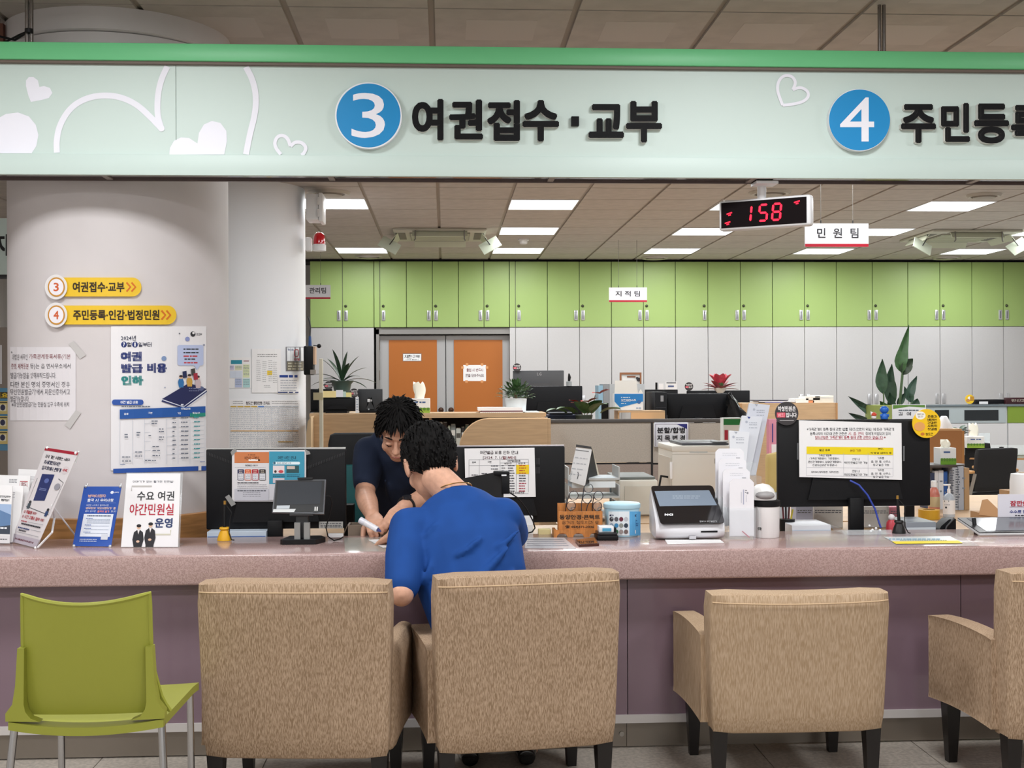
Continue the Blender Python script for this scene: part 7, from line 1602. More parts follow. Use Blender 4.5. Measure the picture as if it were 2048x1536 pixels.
# glass meeting table
gx, gy = P(2080, 905, 10.6).x + .12, 11.35
gt = thing('meeting_table', 'round-edged glass-topped meeting table at the right', 'table', (gx, gy, 0)); tz = .72
def ell(rx, ry, n=48): return [(gx + rx * math.copysign(abs(math.cos(2 * pi * i / n)) ** .7, math.cos(2 * pi * i / n)), gy + ry * math.copysign(abs(math.sin(2 * pi * i / n)) ** .7, math.sin(2 * pi * i / n))) for i in range(n)]
part('wood_top', mat('b9c2b8', .2), gt, lambda b: b.prism(ell(.95, .8), 'z', tz - .035, tz - .008)); part('glass_top', mat('cfdbd6', .05, coat=.6), gt, lambda b: b.prism(ell(.96, .81), 'z', tz - .0075, tz)); part('edge', mat('b98a5c', .4), gt, lambda b: b.prism(ell(.97, .82), 'z', tz - .05, tz - .036))
for sx in (-.6, .6):
    for sy in (-.45, .45): part('leg', M_STEEL, gt, lambda b: b.cyl((gx + sx, gy + sy, 0), (gx + sx, gy + sy, tz - .05), .03))
tissue('white tissue box on the glass table at the right', 1934, 873, 1969, 896, 10.6, .11, 848)
t = thing('acrylic_holder', 'clear acrylic box behind the tissues on the glass table', 'holder', (P(1975, 895, 10.8).x, 10.8, tz)); slab(t, 'wall', M_ACR, 1958, 866, 1980, 898, 10.8, .004, z=tz + .001); slab(t, 'wall', M_ACR, 1958, 866, 1980, 898, 10.9, .004, z=tz + .001); slab(t, 'card', mat('d9a98a', .6), 1938, 849, 1950, 858, 10.95, .006, z=tz + .001)
t = thing('plate', 'dark round tray with a small lid on the glass table', 'tray', (P(2003, 890, 11.2).x, 11.2, tz)); part('dish', M_PCB, t, lambda b: b.lathe([(.06, .001), (.1, .012), (.1, .016), (0, .012)], (0, 0, 0), 24), world=False); part('lid', M_BLACK, t, lambda b: b.lathe([(.02, .0165), (.02, .03), (0, .034)], (0, 0, 0), 14), world=False)
rd = random.Random(12)
def smallgreen(b):
    for i in range(26): th = rd.uniform(0, 6.28); leaf_(b, (.02 * math.cos(th), .02 * math.sin(th), .16 + .05 * rd.random()), (math.cos(th), math.sin(th), rd.uniform(.2, 1.2)), .09, .025, .5, 4)
plant('vase_plant', 'small dark-leaved plant with white stones in a glass vase on the table', 1918, 898, 10.5, tz, lambda b: b.lathe([(.05, .001), (.05, .1), (.045, .14)], (0, 0, 0), 20), [('leaves', M_LEAFD, smallgreen), ('stones', mat('dcdad4', .6), lambda b: [b.ball((.03 * math.cos(i * 2.4), .03 * math.sin(i * 2.4), .15 + .02 * (i % 3)), .018, 8, 6) for i in range(9)])], None, pm=glass('cfd8d4', .35))
def mchair(label, px, py, Y, rz, grp='black meeting chairs'):
    c = P(px, py, Y); t = thing('meeting_chair', label, 'chair', (c.x, Y, 0), rz, grp); mB = mat('1b1a1b', .8)
    part('backrest', mB, t, lambda b: pad(b, -.23, .23, -.03, .02, .47, .82, .02, lambda p: p + V((0, -.12 * (p.z - .47), 0))), world=False); part('seat', mB, t, lambda b: pad(b, -.24, .24, -.01, .45, .40, .47, .02), world=False)
    for s in (-1, 1):
        part('leg', M_STEEL, t, lambda b: b.tube([(s * .24, -.04, .62), (s * .245, .02, .4), (s * .25, -.06, 0)], .014, 8), world=False); part('leg', M_STEEL, t, lambda b: b.tube([(s * .25, .40, .62), (s * .25, .42, 0)], .014, 8), world=False); part('armrest', mat('c08f5c', .45), t, lambda b: b.box(s * .225, s * .275, -.03, .42, .62, .645, .008), world=False)
mchair('black meeting chair at the near side of the glass table with wooden arms', 1985, 1000, 9.75, math.radians(24)); mchair('black meeting chair mostly hidden behind the nearer one', 1926, 1000, 10.75, math.radians(-20))
# shelf stand with tissue box and books at right of the right monitor
a, c, z0, z1 = R(1852, 930, 1925, 1030, 6.15); SZ = P(1890, 930, 6.15).z
sh = thing('desk_shelf', 'dark round-topped desk shelf holding books by the right monitor', 'shelf', (a, 6.2, DZ)); xm = (a + c) / 2
part('top', mat('4a4340', .5), sh, lambda b: b.prism([(xm + .14 * math.cos(2 * pi * i / 28), 6.24 + .11 * math.sin(2 * pi * i / 28)) for i in range(28)], 'z', SZ - .012, SZ)); part('back', mat('6a625c', .5), sh, lambda b: b.box(a + .05, c - .03, 6.33, 6.34, DZ + .0005, SZ - .0125)); part('side', mat('6a625c', .5), sh, lambda b: b.box(a + .05, a + .056, 6.2, 6.33, DZ + .0005, SZ - .0125))
tissue('green and white tissue box on the dark desk shelf', 1881, 896, 1912.5, 929.5, 6.18, .09, 883, ('d9dcdc', '6a9a2a')); t = None
for k, (x0_, y0_, x1_, h, lab, w2) in enumerate(((1861, 946, 1869, '2a3450', 'dark blue book at the left inside the desk shelf', 0), (1869.5, 942, 1877, 'c9c9cc', 'pale grey book inside the desk shelf', 0), (1877.5, 941, 1887, 'd0d3d8', 'second pale book inside the desk shelf', 0), (1887.5, 943, 1895, '2f5aa0', 'bright blue book inside the desk shelf', 0), (1899, 934, 1909, 'a9aeb6', 'grey checked notebook leaning right of the blue book', 1), (1910, 932, 1921, 'a3a9b4', 'second grey checked notebook leaning at the shelf end', 1), (1922, 935, 1932, 'a98a66', 'brown cardboard sheet leaning beside the notebooks', 0))):
    aa, cc, zz0, zz1 = R(x0_, y0_, x1_, 1030, 6.17); t = thing('book', lab, 'book', (aa, 6.17, DZ), group='books in the desk shelf'); zz1 = min(zz1, SZ - .014) if k < 4 else zz1
    yy = 6.17 if k < 4 else 6.13; part('cover', mat(h, .5), t, lambda b: b.box(aa, cc, yy, yy + .14, DZ + .0008, zz1)); q = Print(on_plane(yy), .0008)
    if w2: q.rows(x0_ + 1, x1_ - 1, [y0_ + 6 + 5 * i for i in range(16)], 2, '4f5560', k, .6)
    else: q.rows(x0_ + 2, x1_ - 2, (y0_ + 20, y0_ + 40), 3, '77808c', k)
    q.build(t)
t = thing('juice_bottle', 'red fruit juice bottle with white cap by the right monitor', 'bottle', (P(1868, 1020, 5.9).x, 5.9, DZ)); h_ = (P(1868, 962, 5.9).z - DZ)
part('body', mat('c97a6a', .3), t, lambda b: b.lathe([(.026, .001), (.028, .01), (.028, h_ * .6), (.02, h_ * .75), (.012, h_ * .82)], (0, 0, 0), 20), world=False); part('label', mat('c2b08a', .5), t, lambda b: b.lathe([(.0284, h_ * .25), (.0284, h_ * .55)], (0, 0, 0), 20, caps=False), world=False); part('cap', M_WHITE, t, lambda b: b.lathe([(.014, h_ * .825), (.014, h_), (.01, h_ + .002)], (0, 0, 0), 16), world=False)
t = thing('sanitizer_bottle', 'clear hand sanitizer pump bottle with white label', 'bottle', (P(1898, 1029, 5.82).x, 5.82, DZ)); h_ = (P(1898, 968, 5.82).z - DZ); r_ = .028
part('body', mat('c3ccd6', .15, alpha=.75), t, lambda b: b.lathe([(r_, .001), (r_, h_ * .58), (r_ * .7, h_ * .68), (.009, h_ * .72)], (0, 0, 0), 24), world=False); part('label', mat('e6e4e4', .5), t, lambda b: b.lathe([(r_ + .0006, h_ * .1), (r_ + .0006, h_ * .52)], (0, 0, 0), 24, caps=False), world=False); part('pump', M_WHITE, t, lambda b: (b.cyl((0, 0, h_ * .72), (0, 0, h_ * .85), .008), b.cyl((0, 0, h_ * .85), (0, 0, h_ * .97), .004), b.box(-.026, .008, -.006, .006, h_ * .95, h_, .002)), world=False)
q = Print(on_cyl(t.location.x, 5.82, r_ + .0008), .0006); q.rect(1888.5, 1001, 1898, 1004, '44464c'); q.rows(1889, 1902, (1009,), 1.2, '8a8c92', 1); q.disc(1892, 1015, 2, '2a2a30'); q.build(t)
t = thing('tape_roll', 'thick yellow tape roll lying by the right monitor', 'tape', (P(1858, 1030, 5.75).x, 5.75, DZ)); part('roll', mat('c99a2a', .35), t, lambda b: b.lathe([(.03, .001), (.05, .001), (.05, .045), (.03, .045), (.03, .001)], (0, 0, 0), 28, caps=False), world=False); part('core', mat('b08a5a', .6), t, lambda b: b.lathe([(.0285, .001), (.0298, .001), (.0298, .044), (.0285, .044)], (0, 0, 0), 28, caps=False), world=False)
a, c, z0, z1 = R(1867, 862, 1924, 960, 7.2); t = thing('wooden_hutch', 'brown wooden hutch behind the green tissue box', 'cabinet', (a, 7.2, 0)); part('front', mat('b07c4e', .5), t, lambda b: b.box(a - .2, c, 7.2, 7.23, 0, z1)); part('top', mat('d0a478', .5), t, lambda b: b.box(a - .2, c, 7.2, 7.5, z1 + .0005, z1 + .012)); part('side', mat('b9854f', .5), t, lambda b: b.box(c + .0005, c + .015, 7.2, 7.5, 0, z1))
t = thing('white_cone_cup', 'white paper lampshade-like cup on the brown hutch', 'cup', (P(1888, 862, 7.3).x, 7.3, z1 + .0125)); part('cup', M_WHITE, t, lambda b: b.lathe([(.05, .0), (.045, .02), (.02, .07), (.014, .075)], (0, 0, 0), 20), world=False); part('saucer', M_OFFW, t, lambda b: b.lathe([(.055, .0002), (.055, .003)], (0, 0, 0), 20), world=False)
for k, (lab, pts, h) in enumerate((('brown folded cardboard piece standing by the standing notice', ((1958, 1030), (1965, 1000), (1975, 998), (1996, 1018), (1996, 1034)), 'c39a72'), ('brown cardboard flap behind the standing notice', ((2016, 990), (2034, 962), (2050, 960), (2060, 990)), 'c9a47c'))):
    Y = 5.35 + .2 * k; w_ = [P(x, y, Y) for x, y in pts]; t = thing('cardboard_flap', lab, 'cardboard', (w_[0].x, Y, DZ)); part('front_flap', mat(h, .7), t, lambda b: b.prism([(p.x, p.z) for p in w_], 'y', Y, Y + .004)); part('base', mat('b08a62', .7), t, lambda b: b.box(w_[0].x, w_[-1].x, Y + .0045, Y + .09, DZ + .0008, min(p.z for p in w_) + .02))
t = thing('white_roll', 'white paper roll behind the standing notice at the right edge', 'paper roll', (P(2045, 990, 5.45).x, 5.45, DZ)); part('roll', M_WHITE, t, lambda b: b.lathe([(.055, .001), (.055, .2), (.05, .235), (.02, .24)], (0, 0, 0), 24), world=False); part('core', mat('b9a58a', .6), t, lambda b: b.lathe([(.019, .2405), (.019, .243), (0, .243)], (0, 0, 0), 14), world=False)
# cables at the top left
t = thing('ceiling_cable', 'thin black cables slung across the top left corner', 'cable', tuple(P(30, 70, 5.0))); part('cable', M_BLACK, t, lambda b: b.tube([P(-40, 60, 5.0), P(0, 73, 5.0), P(30, 80, 5.0), P(58, 62, 4.93)], .005, 6)); part('cable', M_BLACK, t, lambda b: b.tube([P(-30, 100, 5.0), P(15, 82, 5.0), P(38, 70, 5.0), P(62, 60, 4.93)], .004, 6)); part('wrap', M_BLACK, t, lambda b: b.cyl(P(58, 66, 4.9), P(58, 58, 4.9), .016))
p = P(4, 66, 5.25); t = thing('brown_bracket', 'brown bracket at the top left corner under the ceiling', 'bracket', (p.x, 5.25, p.z)); slab(t, 'plate', mat('6f4436', .6), -60, 46, 6, 88, 5.25, .03); slab(t, 'strap', mat('4a3830', .6), -20, 40, -8, 45.5, 5.25, .02)

# board with parcel business words on the fabric screen
a, c, z0, z1 = R(1308, 845, 1377, 894, PY - .02); t = thing('desk_sign', 'white board about land division and merging on the fabric screen', 'sign', (a, PY - .02, z0))
part('board', mat('dcdde4', .5), t, lambda b: b.box(a, c, PY - .02, PY - .007, z0, z1, .006)); q = Print(on_plane(PY - .02), .001)
for pts in (((1311, 848), (1374, 848)), ((1374, 848), (1374, 892)), ((1311, 848), (1311, 892))): q.line(pts, .8, '7a6a8a')
q.poly([(1353, 848), (1374, 848), (1374, 858)], '2a2f7a'); q.o += .0005; q.text('분할/합병', 1314, 854.5, 1370, 866.5, '1c1c22', .03, res=2); q.text('지 목 변 경', 1314, 870, 1370, 882, '1c1c22', .03, res=2); q.build(t)
# ================================================================== PEOPLE
M_SKIN = mat('cf9f86', .5, noise=.05, scale=60, spec=.35); M_SKIN2 = mat('c99980', .5, noise=.05, scale=60, spec=.35)
M_HAIR = mat('0d0b0b', .78, noise=.4, scale=90, stretch=(1, 1, .3), spec=.22); M_BLUES = mat('1c4486', .8, noise=.05, scale=11, spec=.2, bump=1.0, stretch=(1.3, 1, .6), detail=1); M_NAVY = mat('1f273a', .8, noise=.08, scale=11, spec=.2, bump=.9, detail=1); M_TROU = mat('1a1b1f', .85)
def ering(c, ax, ay, rx, ry, n=20):
    return [V(c) + V(ax) * rx * math.cos(2 * pi * i / n) + V(ay) * ry * math.sin(2 * pi * i / n) for i in range(n)]
def loft(b, rings):
    """closed skin through rings (c, half width, half depth, sideways axis)"""
    rows = []; m = len(rings)
    for i, (c, rx, ry, ax) in enumerate(rings):
        t = (V(rings[min(i + 1, m - 1)][0]) - V(rings[max(i - 1, 0)][0])).normalized(); ax = V(ax); ax = (ax - t * ax.dot(t)).normalized(); rows.append(ering(c, ax, t.cross(ax), rx, ry))
    n = len(rows[0]); k = len(b.v); b.grid(rows, closed=True); b.f += [tuple(k + j for j in range(n))[::-1], tuple(k + (m - 1) * n + j for j in range(n))]; b.mi += [0, 0]
def chain(b, pts, rs, n=12, sub=3):
    """tapering round limb with rounded ends through joints"""
    P_ = []; R_ = []
    for i in range(len(pts) - 1):
        for k in range(sub): u = k / sub; P_.append(V(pts[i]).lerp(V(pts[i + 1]), u)); R_.append(rs[i] * (1 - u) + rs[i + 1] * u)
    P_.append(V(pts[-1])); R_.append(rs[-1])
    b.tube(P_, R_, n); b.ball(P_[0], R_[0], n, 8); b.ball(P_[-1], R_[-1], n, 8)
    for p, r in list(zip(pts, rs))[1:-1]: b.ball(p, r, n, 8)
def fuse(name, b, m, parent, voxel, smooth_it=6, fac=.5):
    """melt overlapping pieces into one continuous surface"""
    me = b.mesh(name, m, 0); o = bpy.data.objects.new(name, me); col.objects.link(o)
    r = o.modifiers.new('r', 'REMESH'); r.mode = 'VOXEL'; r.voxel_size = voxel; r.use_smooth_shade = True
    s = o.modifiers.new('s', 'SMOOTH'); s.iterations = smooth_it; s.factor = fac
    dg = bpy.context.evaluated_depsgraph_get(); nm = bpy.data.meshes.new_from_object(o.evaluated_get(dg))
    nm.transform(inv(parent)); bpy.data.objects.remove(o)
    for p in nm.polygons: p.use_smooth = True
    if not nm.materials: nm.materials.append(m)
    return link(bpy.data.objects.new(name, nm), parent)
def head(b, H):
    E = lambda c, r: b.ball((0, 0, 0), 1, 24, 16, M=H @ Matrix.Translation(c) @ Matrix.Diagonal((*r, 1)))
    E((0, -.012, .03), (.077, .098, .092)); E((0, .03, -.035), (.064, .066, .078)); E((0, .052, -.092), (.034, .03, .026)); E((0, .08, .028), (.056, .016, .012)); E((0, .068, .055), (.056, .022, .03))
    for s in (-1, 1): E((s * .04, .066, -.03), (.024, .022, .028)); E((s * .081, -.006, -.012), (.009, .021, .033)); E((s * .086, -.014, .004), (.006, .014, .018)); E((s * .03, .086, .0), (.018, .010, .008))
    b.tube([H @ V(p) for p in ((0, .093, .016), (0, .104, -.005), (0, .115, -.026), (0, .105, -.036))], [.007, .009, .0135, .009], 10)
    for s in (-1, 1): E((s * .011, .104, -.031), (.008, .009, .007))
    E((0, .094, -.058), (.022, .009, .005)); E((0, .092, -.068), (.019, .009, .006))
def face_marks(H, t, m):
    for s in (-1, 1):
        part('eyebrow', M_HAIR, t, lambda b: b.tube([H @ V((s * x, y, z)) for x, y, z in ((.014, .097, .03), (.03, .095, .036), (.048, .083, .032))], [.003, .004, .002], 6)); part('eyelashes', M_HAIR, t, lambda b: b.tube([H @ V((s * x, y, z)) for x, y, z in ((.018, .0965, -.003), (.03, .0975, -.007), (.044, .088, -.003))], [.0015, .002, .0012], 6))
    part('lips', mat('b06a62', .45), t, lambda b: b.tube([H @ V(p) for p in ((-.02, .094, -.063), (0, .1035, -.063), (.02, .094, -.063))], [.002, .003, .002], 8))
def hair(H, t, seed, front, back, tuft=160, L=(.03, .06), wild=.3, grow=1.1, fat=1.0):
    rd = random.Random(seed); b = MB()
    def surf(u, v):   # direction -> cap point, local
        d = V((math.cos(v) * math.sin(u), math.cos(v) * math.cos(u), math.sin(v))); q = V((d.x * .077, d.y * .098, d.z * .092)) * grow + V((0, -.012, .03)); return q, d
    def low(u):       # lowest latitude of the hair by direction (u=0 face, pi nape)
        a = abs(u) / pi; return front * max(0, 1 - a * 2.6) ** .8 + back * min(1, a * 1.15) ** 1.5 * 1.0 + (.02 if a < .4 else 0)
    rows = []
    for i in range(15):
        row = []
        for j in range(36):
            u = -pi + 2 * pi * j / 36; lo = low(u); v = lo + (pi / 2 - lo) * i / 14; q, d = surf(u, v)
            if i == 0: q = V((q.x * .9, q.y * .9, q.z)) + V((0, -.001, 0))
            q += d * (.006 * math.sin(u * 9 + v * 7 + seed) * math.cos(v) + .004 * rd.random()); row.append(H @ q)
        rows.append(row)
    b.grid(rows, closed=True)
    for k in range(tuft):
        u = rd.uniform(-pi, pi); lo = low(u); v = lo + (1.45 - lo) * rd.random() ** .9; q, d = surf(u, v)
        dn = V((d.x * d.z, d.y * d.z, -(d.x ** 2 + d.y ** 2))); dn = dn.normalized() if dn.length > .05 else V((rd.uniform(-1, 1), 1, 0)).normalized()
        dr = (dn + V((rd.uniform(-1, 1), rd.uniform(-1, 1), rd.uniform(-.4, 1))) * wild).normalized(); l = rd.uniform(*L); p0 = q - d * .004; p1 = q + dr * l * .5 + d * .007; p2 = q + dr * l + d * (.004 - .006 * (1 - wild))
        b.tube([H @ p for p in (p0, p1, p2)], [(.010 * fat, .004 * fat), (.008 * fat, .0035 * fat), .0008], 5)
    return b.obj('hair', M_HAIR, t, smooth=70)
def hand(b, wrist, d, up, curl, thumb_side, spread=1.0, L=1.0, bend=None):
    """palm and five bent fingers; d: palm direction, up: back of the hand"""
    d = V(d).normalized(); up = (V(up) - d * V(up).dot(d)).normalized(); sd = d.cross(up) * thumb_side; w = V(wrist)
    loft(b, [(w - d * .01, .027, .019, sd), (w + d * .02, .033, .016, sd), (w + d * .055 * L, .041, .014, sd), (w + d * .088 * L, .040, .011, sd)])
    for k, (o, l) in enumerate(((.030, .072), (.010, .080), (-.011, .075), (-.030, .058))):
        p = w + d * .085 * L + sd * o; c = curl if bend is None else bend[k]; ang = .25; pts = [p - d * .012]; q = p; dd = d + sd * o * 3 * spread * .6; dd.normalize(); rs = [.0092]
        for f, r in ((.45, .0090), (.32, .0082), (.23, .0068)):
            a = c * ang; dd = (dd * math.cos(a) - up * math.sin(a)).normalized(); q = q + dd * l * f * L; pts.append(q.copy()); rs.append(r); ang += .9
        chain(b, pts, rs, 8, 2)
    q = w + d * .025 + sd * .03 - up * .004; dd = (d * .7 + sd * .7 - up * .25 * (1 + curl)).normalized(); pts = [q - sd * .01, q + dd * .035, q + dd * .06 + d * .012 - up * .006 * curl, q + dd * .072 + d * .03 - up * .014 * curl]
    chain(b, pts, [.015, .0125, .0105, .008], 8, 2)

# ------------------------------------------------------------------ the man in blue (seated, seen from behind)
A = thing('person', 'person in a blue T-shirt and gold necklace leaning over the counter, seen from behind', 'person', (P(985, 1300, 4.1).x, 4.1, 0))
T = lambda px, py, Y: P(px, py, Y)
Xd = V((1, 0, 0)); hd = T(860, 926, 4.46)
H1 = Matrix.Translation(hd) @ Matrix.Rotation(math.radians(14), 4, 'Z') @ Matrix.Rotation(math.radians(-28), 4, 'X') @ Matrix.Rotation(math.radians(-6), 4, 'Y') @ Matrix.Scale(1.1, 4)
shL, shR = T(817, 1054, 4.27), T(1006, 1034, 4.30)
elL, wrL = T(803, 1188, 4.06), T(790, 1066, 4.58)
elR, wrR = T(1026, 1068, 4.54), T(968, 1074, 4.74)
hipz = .50; hx = P(990, 1300, 4.08).x
spine = [(V((hx, 4.06, .47)), .175, .125), (V((hx - .01, 4.08, .58)), .17, .125), (T(962, 1235, 4.12), .168, .122), (T(945, 1165, 4.18), .185, .124), (T(926, 1090, 4.25), .2, .118), (T(917, 1035, 4.31), .178, .095), (T(912, 1003, 4.36), .115, .07), (T(908, 988, 4.38), .064, .058)]
ax1 = V((1, -.1, .04))
b = MB()
loft(b, [(c, rx - .012, ry - .012, ax1) for c, rx, ry in spine])
nk0, nk1 = T(910, 992, 4.37), H1 @ V((0, -.035, -.07)); chain(b, [nk0, nk1], [.060, .057], 16); head(b, H1)
for s, e, w, k in ((shL, elL, wrL, 0), (shR, elR, wrR, 1)): chain(b, [s, e, w], [.046, .042, .028], 14)
hand(b, wrL, T(768, 1083, 4.64) - wrL, (-.2, .0, 1), .55, 1); hand(b, wrR, T(915, 1080, 4.80) - wrR, (0, 0, 1), .5, -1)
for s in (-1, 1):
    kn = V((hx + s * .14, 4.42, .50)); ft = V((hx + s * .10 + .02, 4.40, .08)); chain(b, [V((hx + s * .09, 4.08, .50)), kn, ft], [.075, .058, .04], 14); chain(b, [ft, ft + V((s * .01, -.02, -.03)), ft + V((s * .02, .07, -.045))], [.04, .036, .03], 12)
fuse('body', b, M_SKIN, A, .005, 4)
face_marks(H1, A, M_SKIN)
hair(H1, A, 3, .62, -1.16, 900, (.018, .032), .03, 1.10, .5)
b = MB()
loft(b, [(c, rx + .004, ry + .004, ax1) for c, rx, ry in spine[1:-1]] + [(T(909, 992, 4.375), .078, .070, ax1)])
hmL = shL.lerp(elL, .86); hmR = shR.lerp(elR, .97)
chain(b, [shL + V((.03, 0, .0)), shL, shL.lerp(elL, .45), hmL], [.07, .068, .070, .060], 16); chain(b, [shR - V((.03, 0, .0)), shR, shR.lerp(elR, .5), hmR], [.07, .07, .068, .06], 16)
def fold(p, q, r, bow=0, dep=.006):   # ridge of cloth on the back
    o_ = V((0, .004, 0)); A_, B_ = T(*p), T(*q); pts = [A_ + o_ * 3, A_.lerp(B_, .25) - o_, A_.lerp(B_, .5) - o_ * 2.2 + V((0, 0, -.006)), A_.lerp(B_, .75) - o_, B_ + o_ * 3]; b.tube(pts, [r * .5, r, r * 1.15, r, r * .5], 10)
for p, q, r in (((1018, 1095, 4.10), (925, 1185, 4.045), .013), ((1030, 1140, 4.09), (950, 1225, 4.02), .013), ((965, 1075, 4.115), (900, 1120, 4.1), .010), ((880, 1040, 4.19), (832, 1090, 4.19), .010), ((900, 1160, 4.06), (860, 1230, 4.05), .011), ((862, 1120, 4.12), (850, 1180, 4.11), .010), ((925, 1010, 4.26), (875, 1035, 4.24), .008), ((1040, 1060, 4.16), (985, 1100, 4.11), .010), ((1000, 1180, 4.05), (975, 1240, 4.02), .012), ((830, 1100, 4.19), (812, 1160, 4.06), .009), ((880, 1200, 4.04), (900, 1250, 4.03), .010)): fold(p, q, r)
fuse('t_shirt', b, M_BLUES, A, .007, 7)
def seam(b): b.tube([shL + V((.055, -.055, .045)), shL + V((.035, -.078, -.005)), shL + V((.03, -.07, -.055))], .0025, 6)
nc = T(909, 992, 4.375)
def ring_at(c, rx, ry, n=28, lean=.0): return [c + V((rx * math.cos(2 * pi * i / n), ry * math.sin(2 * pi * i / n), lean * math.sin(2 * pi * i / n) + .012 * math.cos(2 * pi * i / n))) for i in range(n + 1)]
part('collar', mat('1d4a94', .85), A, lambda b: b.tube(ring_at(nc + V((0, 0, .006)), .074, .066, lean=-.02), .0065, 8, False)); part('necklace', mat('d6a25a', .25, .9), A, lambda b: b.tube(ring_at(nc + V((-.004, 0, .022)), .0655, .063, lean=-.028), .0022, 6, False))
b = MB(); loft(b, [(V((hx, 4.06, .43)), .17, .13, Xd), (V((hx, 4.06, .52)), .18, .13, Xd), (V((hx, 4.08, .6)), .172, .126, Xd)])
for s in (-1, 1):
    kn = V((hx + s * .14, 4.42, .50)); ft = V((hx + s * .10 + .02, 4.40, .09)); chain(b, [V((hx + s * .09, 4.08, .49)), kn, ft], [.088, .070, .056], 14)
fuse('trousers', b, M_TROU, A, .009, 5)
for s in (-1, 1):
    ft = V((hx + s * .10 + .02, 4.40, .0)); b = MB(); loft(b, [(ft + V((0, -.09, .035)), .03, .03, Xd), (ft + V((0, -.03, .045)), .04, .044, Xd), (ft + V((s * .01, .04, .035)), .045, .034, Xd), (ft + V((s * .015, .085, .028)), .038, .026, Xd)])
    fuse('shoe', b, mat('0c0c0d', .15, coat=.6), A, .006, 4)

# ------------------------------------------------------------------ the clerk in navy (seated behind the counter, leaning forward)
B = thing('person', 'person in a navy T-shirt and wristwatch bending down behind the counter, holding a white marker', 'person', (P(812, 1100, 5.75).x, 5.75, 0))
hd = T(797, 862, 5.2)
H2 = Matrix.Translation(hd) @ Matrix.Rotation(pi + math.radians(-6), 4, 'Z') @ Matrix.Rotation(math.radians(-37), 4, 'X') @ Matrix.Rotation(math.radians(-4), 4, 'Y')
cx = P(812, 1000, 5.6).x
sp2 = [(V((cx + .01, 5.75, .50)), .175, .13), (V((cx, 5.68, .66)), .165, .122), (V((cx - .01, 5.58, .82)), .172, .12), (V((cx - .015, 5.48, .96)), .19, .118), (V((cx - .01, 5.42, 1.08)), .178, .098), (V((cx - .02, 5.38, 1.125)), .125, .075), (V((cx - .026, 5.34, 1.135)), .064, .058)]
shA, shB = T(737, 903, 5.42), T(872, 880, 5.45); elA, wrA = T(730, 990, 5.24), T(744, 1030, 4.98); elB, wrB = T(872, 985, 5.2), T(806, 1015, 4.97)
b = MB(); loft(b, [(c, rx - .012, ry - .012, Xd) for c, rx, ry in sp2]); chain(b, [sp2[-1][0] - V((0, 0, .01)), H2 @ V((0, -.03, -.07))], [.058, .055], 16); head(b, H2)
chain(b, [shA, elA, wrA], [.045, .043, .029], 14); chain(b, [shB, elB, wrB], [.045, .042, .029], 14)
chain(b, [elA, elA.lerp(wrA, .4), wrA], [.044, .044, .029], 14); chain(b, [elB, elB.lerp(wrB, .4), wrB], [.043, .043, .029], 14)
hand(b, wrA, T(752, 1056, 4.86) - wrA, (-.35, -.35, .85), 1.25, 1); hand(b, wrB, T(774, 1058, 4.83) - wrB, (.25, -.6, .8), .55, -1, bend=(.35, .5, .9, 1.1))
for s in (-1, 1): chain(b, [V((cx + s * .09, 5.74, .50)), V((cx + s * .13, 5.34, .50)), V((cx + s * .12, 5.34, .06))], [.075, .056, .038], 12); chain(b, [V((cx + s * .12, 5.34, .06)), V((cx + s * .13, 5.24, .035))], [.036, .03], 10)
fuse('body', b, M_SKIN2, B, .0045, 3)
face_marks(H2, B, M_SKIN2)
hair(H2, B, 11, .68, -.55, 620, (.03, .062), .24, 1.12, .72)
b = MB(); loft(b, [(c, rx + .004, ry + .004, Xd) for c, rx, ry in sp2[:-1]] + [(V((cx - .026, 5.34, 1.132)), .08, .07, Xd)])
hA, hB = shA.lerp(elA, .72), shB.lerp(elB, .75); chain(b, [shA + V((.04, 0, 0)), shA, shA.lerp(elA, .4), hA], [.07, .068, .066, .057], 16); chain(b, [shB - V((.04, 0, 0)), shB, shB.lerp(elB, .4), hB], [.07, .068, .066, .057], 16)
for p, q, r in (((770, 960, 5.33), (790, 1040, 5.5), .010), ((812, 930, 5.30), (830, 1000, 5.4), .010), ((735, 915, 5.35), (742, 950, 5.27), .008)): b.tube([T(*p), T(*q)], [r, r * .5], 8)
fuse('t_shirt', b, M_NAVY, B, .008, 8)
part('collar', mat('1c2436', .85), B, lambda b: b.tube(ring_at(V((cx - .026, 5.335, 1.136)), .074, .066, lean=.03), .006, 8, False))
wd = (wrB - elB).normalized(); wc = wrB - wd * .03; s1_ = wd.cross(V((0, 0, 1))).normalized(); u1 = s1_.cross(wd)
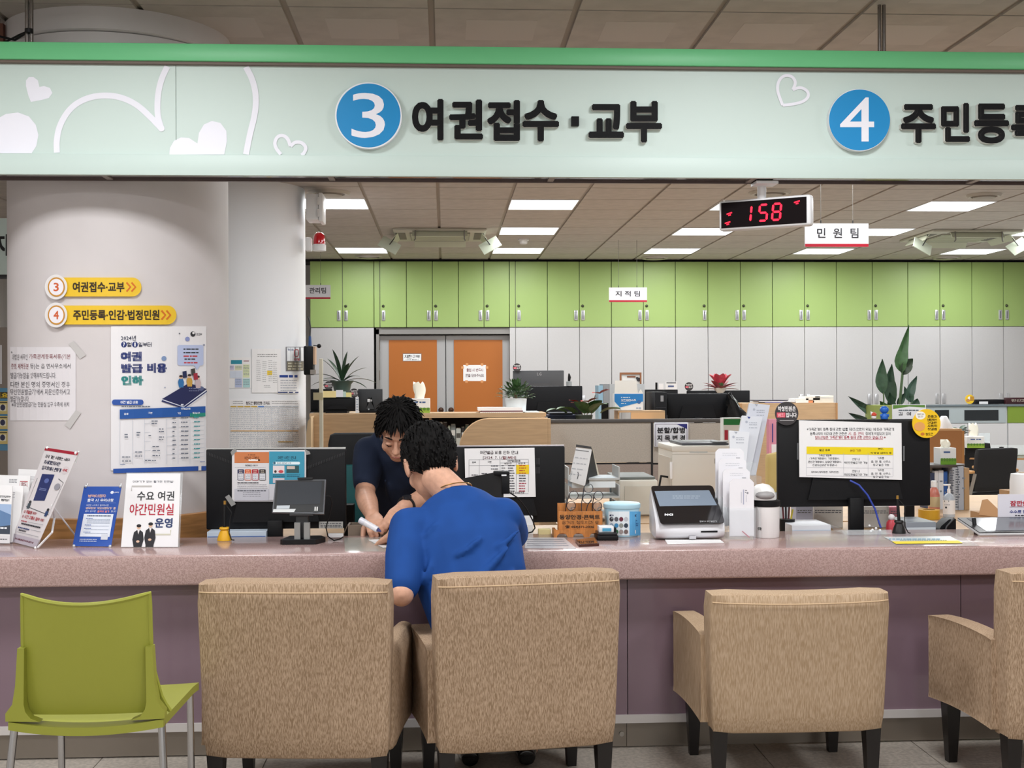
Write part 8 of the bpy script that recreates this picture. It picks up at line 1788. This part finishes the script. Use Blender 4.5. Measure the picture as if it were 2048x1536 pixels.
part('wristwatch_band', mat('17181a', .5), B, lambda b: b.tube([wc + s1_ * .034 * math.cos(2 * pi * i / 24) + u1 * .031 * math.sin(2 * pi * i / 24) for i in range(25)], [(.004, .011)] * 25, 8, False)); part('wristwatch_face', mat('26272b', .2), B, lambda b: b.cyl(wc + u1 * .03 - s1_ * .004, wc + u1 * .042 - s1_ * .004, .019, n=24))
b = MB(); loft(b, [(V((cx + .01, 5.76, .44)), .17, .13, Xd), (V((cx + .01, 5.75, .54)), .176, .132, Xd), (V((cx, 5.71, .60)), .168, .125, Xd)])
for s in (-1, 1): chain(b, [V((cx + s * .09, 5.74, .50)), V((cx + s * .13, 5.34, .50)), V((cx + s * .12, 5.34, .07))], [.086, .068, .052], 12)
fuse('trousers', b, M_TROU, B, .01, 5)
for s in (-1, 1):
    ft = V((cx + s * .12, 5.34, 0)); b = MB(); loft(b, [(ft + V((0, .07, .035)), .03, .03, Xd), (ft + V((0, 0, .045)), .04, .044, Xd), (ft + V((0, -.08, .035)), .045, .034, Xd), (ft + V((0, -.14, .026)), .036, .024, Xd)]); fuse('shoe', b, mat('0c0c0d', .3), B, .007, 4)
# marker in his hand and the form on the counter
m0, m1_ = T(722, 1041, 4.80), T(762, 1063, 4.76); dm = (m1_ - m0).normalized()
mk = thing('white_marker', 'thick white marker pen held by the clerk', 'pen', tuple(m0)); part('barrel', mat('e6e4ea', .35), mk, lambda b: b.cyl(m0, m1_ - dm * .016, .0125, .0115, n=16)); part('cap', mat('dcdce6', .3), mk, lambda b: b.cyl(m0 - dm * .004, m0 + dm * .02, .0132, .0132, n=16)); part('tip', mat('3a3f7a', .4), mk, lambda b: b.cyl(m1_ - dm * .0155, m1_, .008, .003, n=12))
w_ = [PZ(x, y, CT) for x, y in ((737, 1081), (765, 1080), (800, 1094), (766, 1097))]
solo('paper_form', 'white paper form on the counter between the two men', 'paper', M_PAPER, lambda b: b.prism([(p.x, p.y) for p in w_], 'z', CT + .0022, CT + .003), smooth=0)
flush_type()
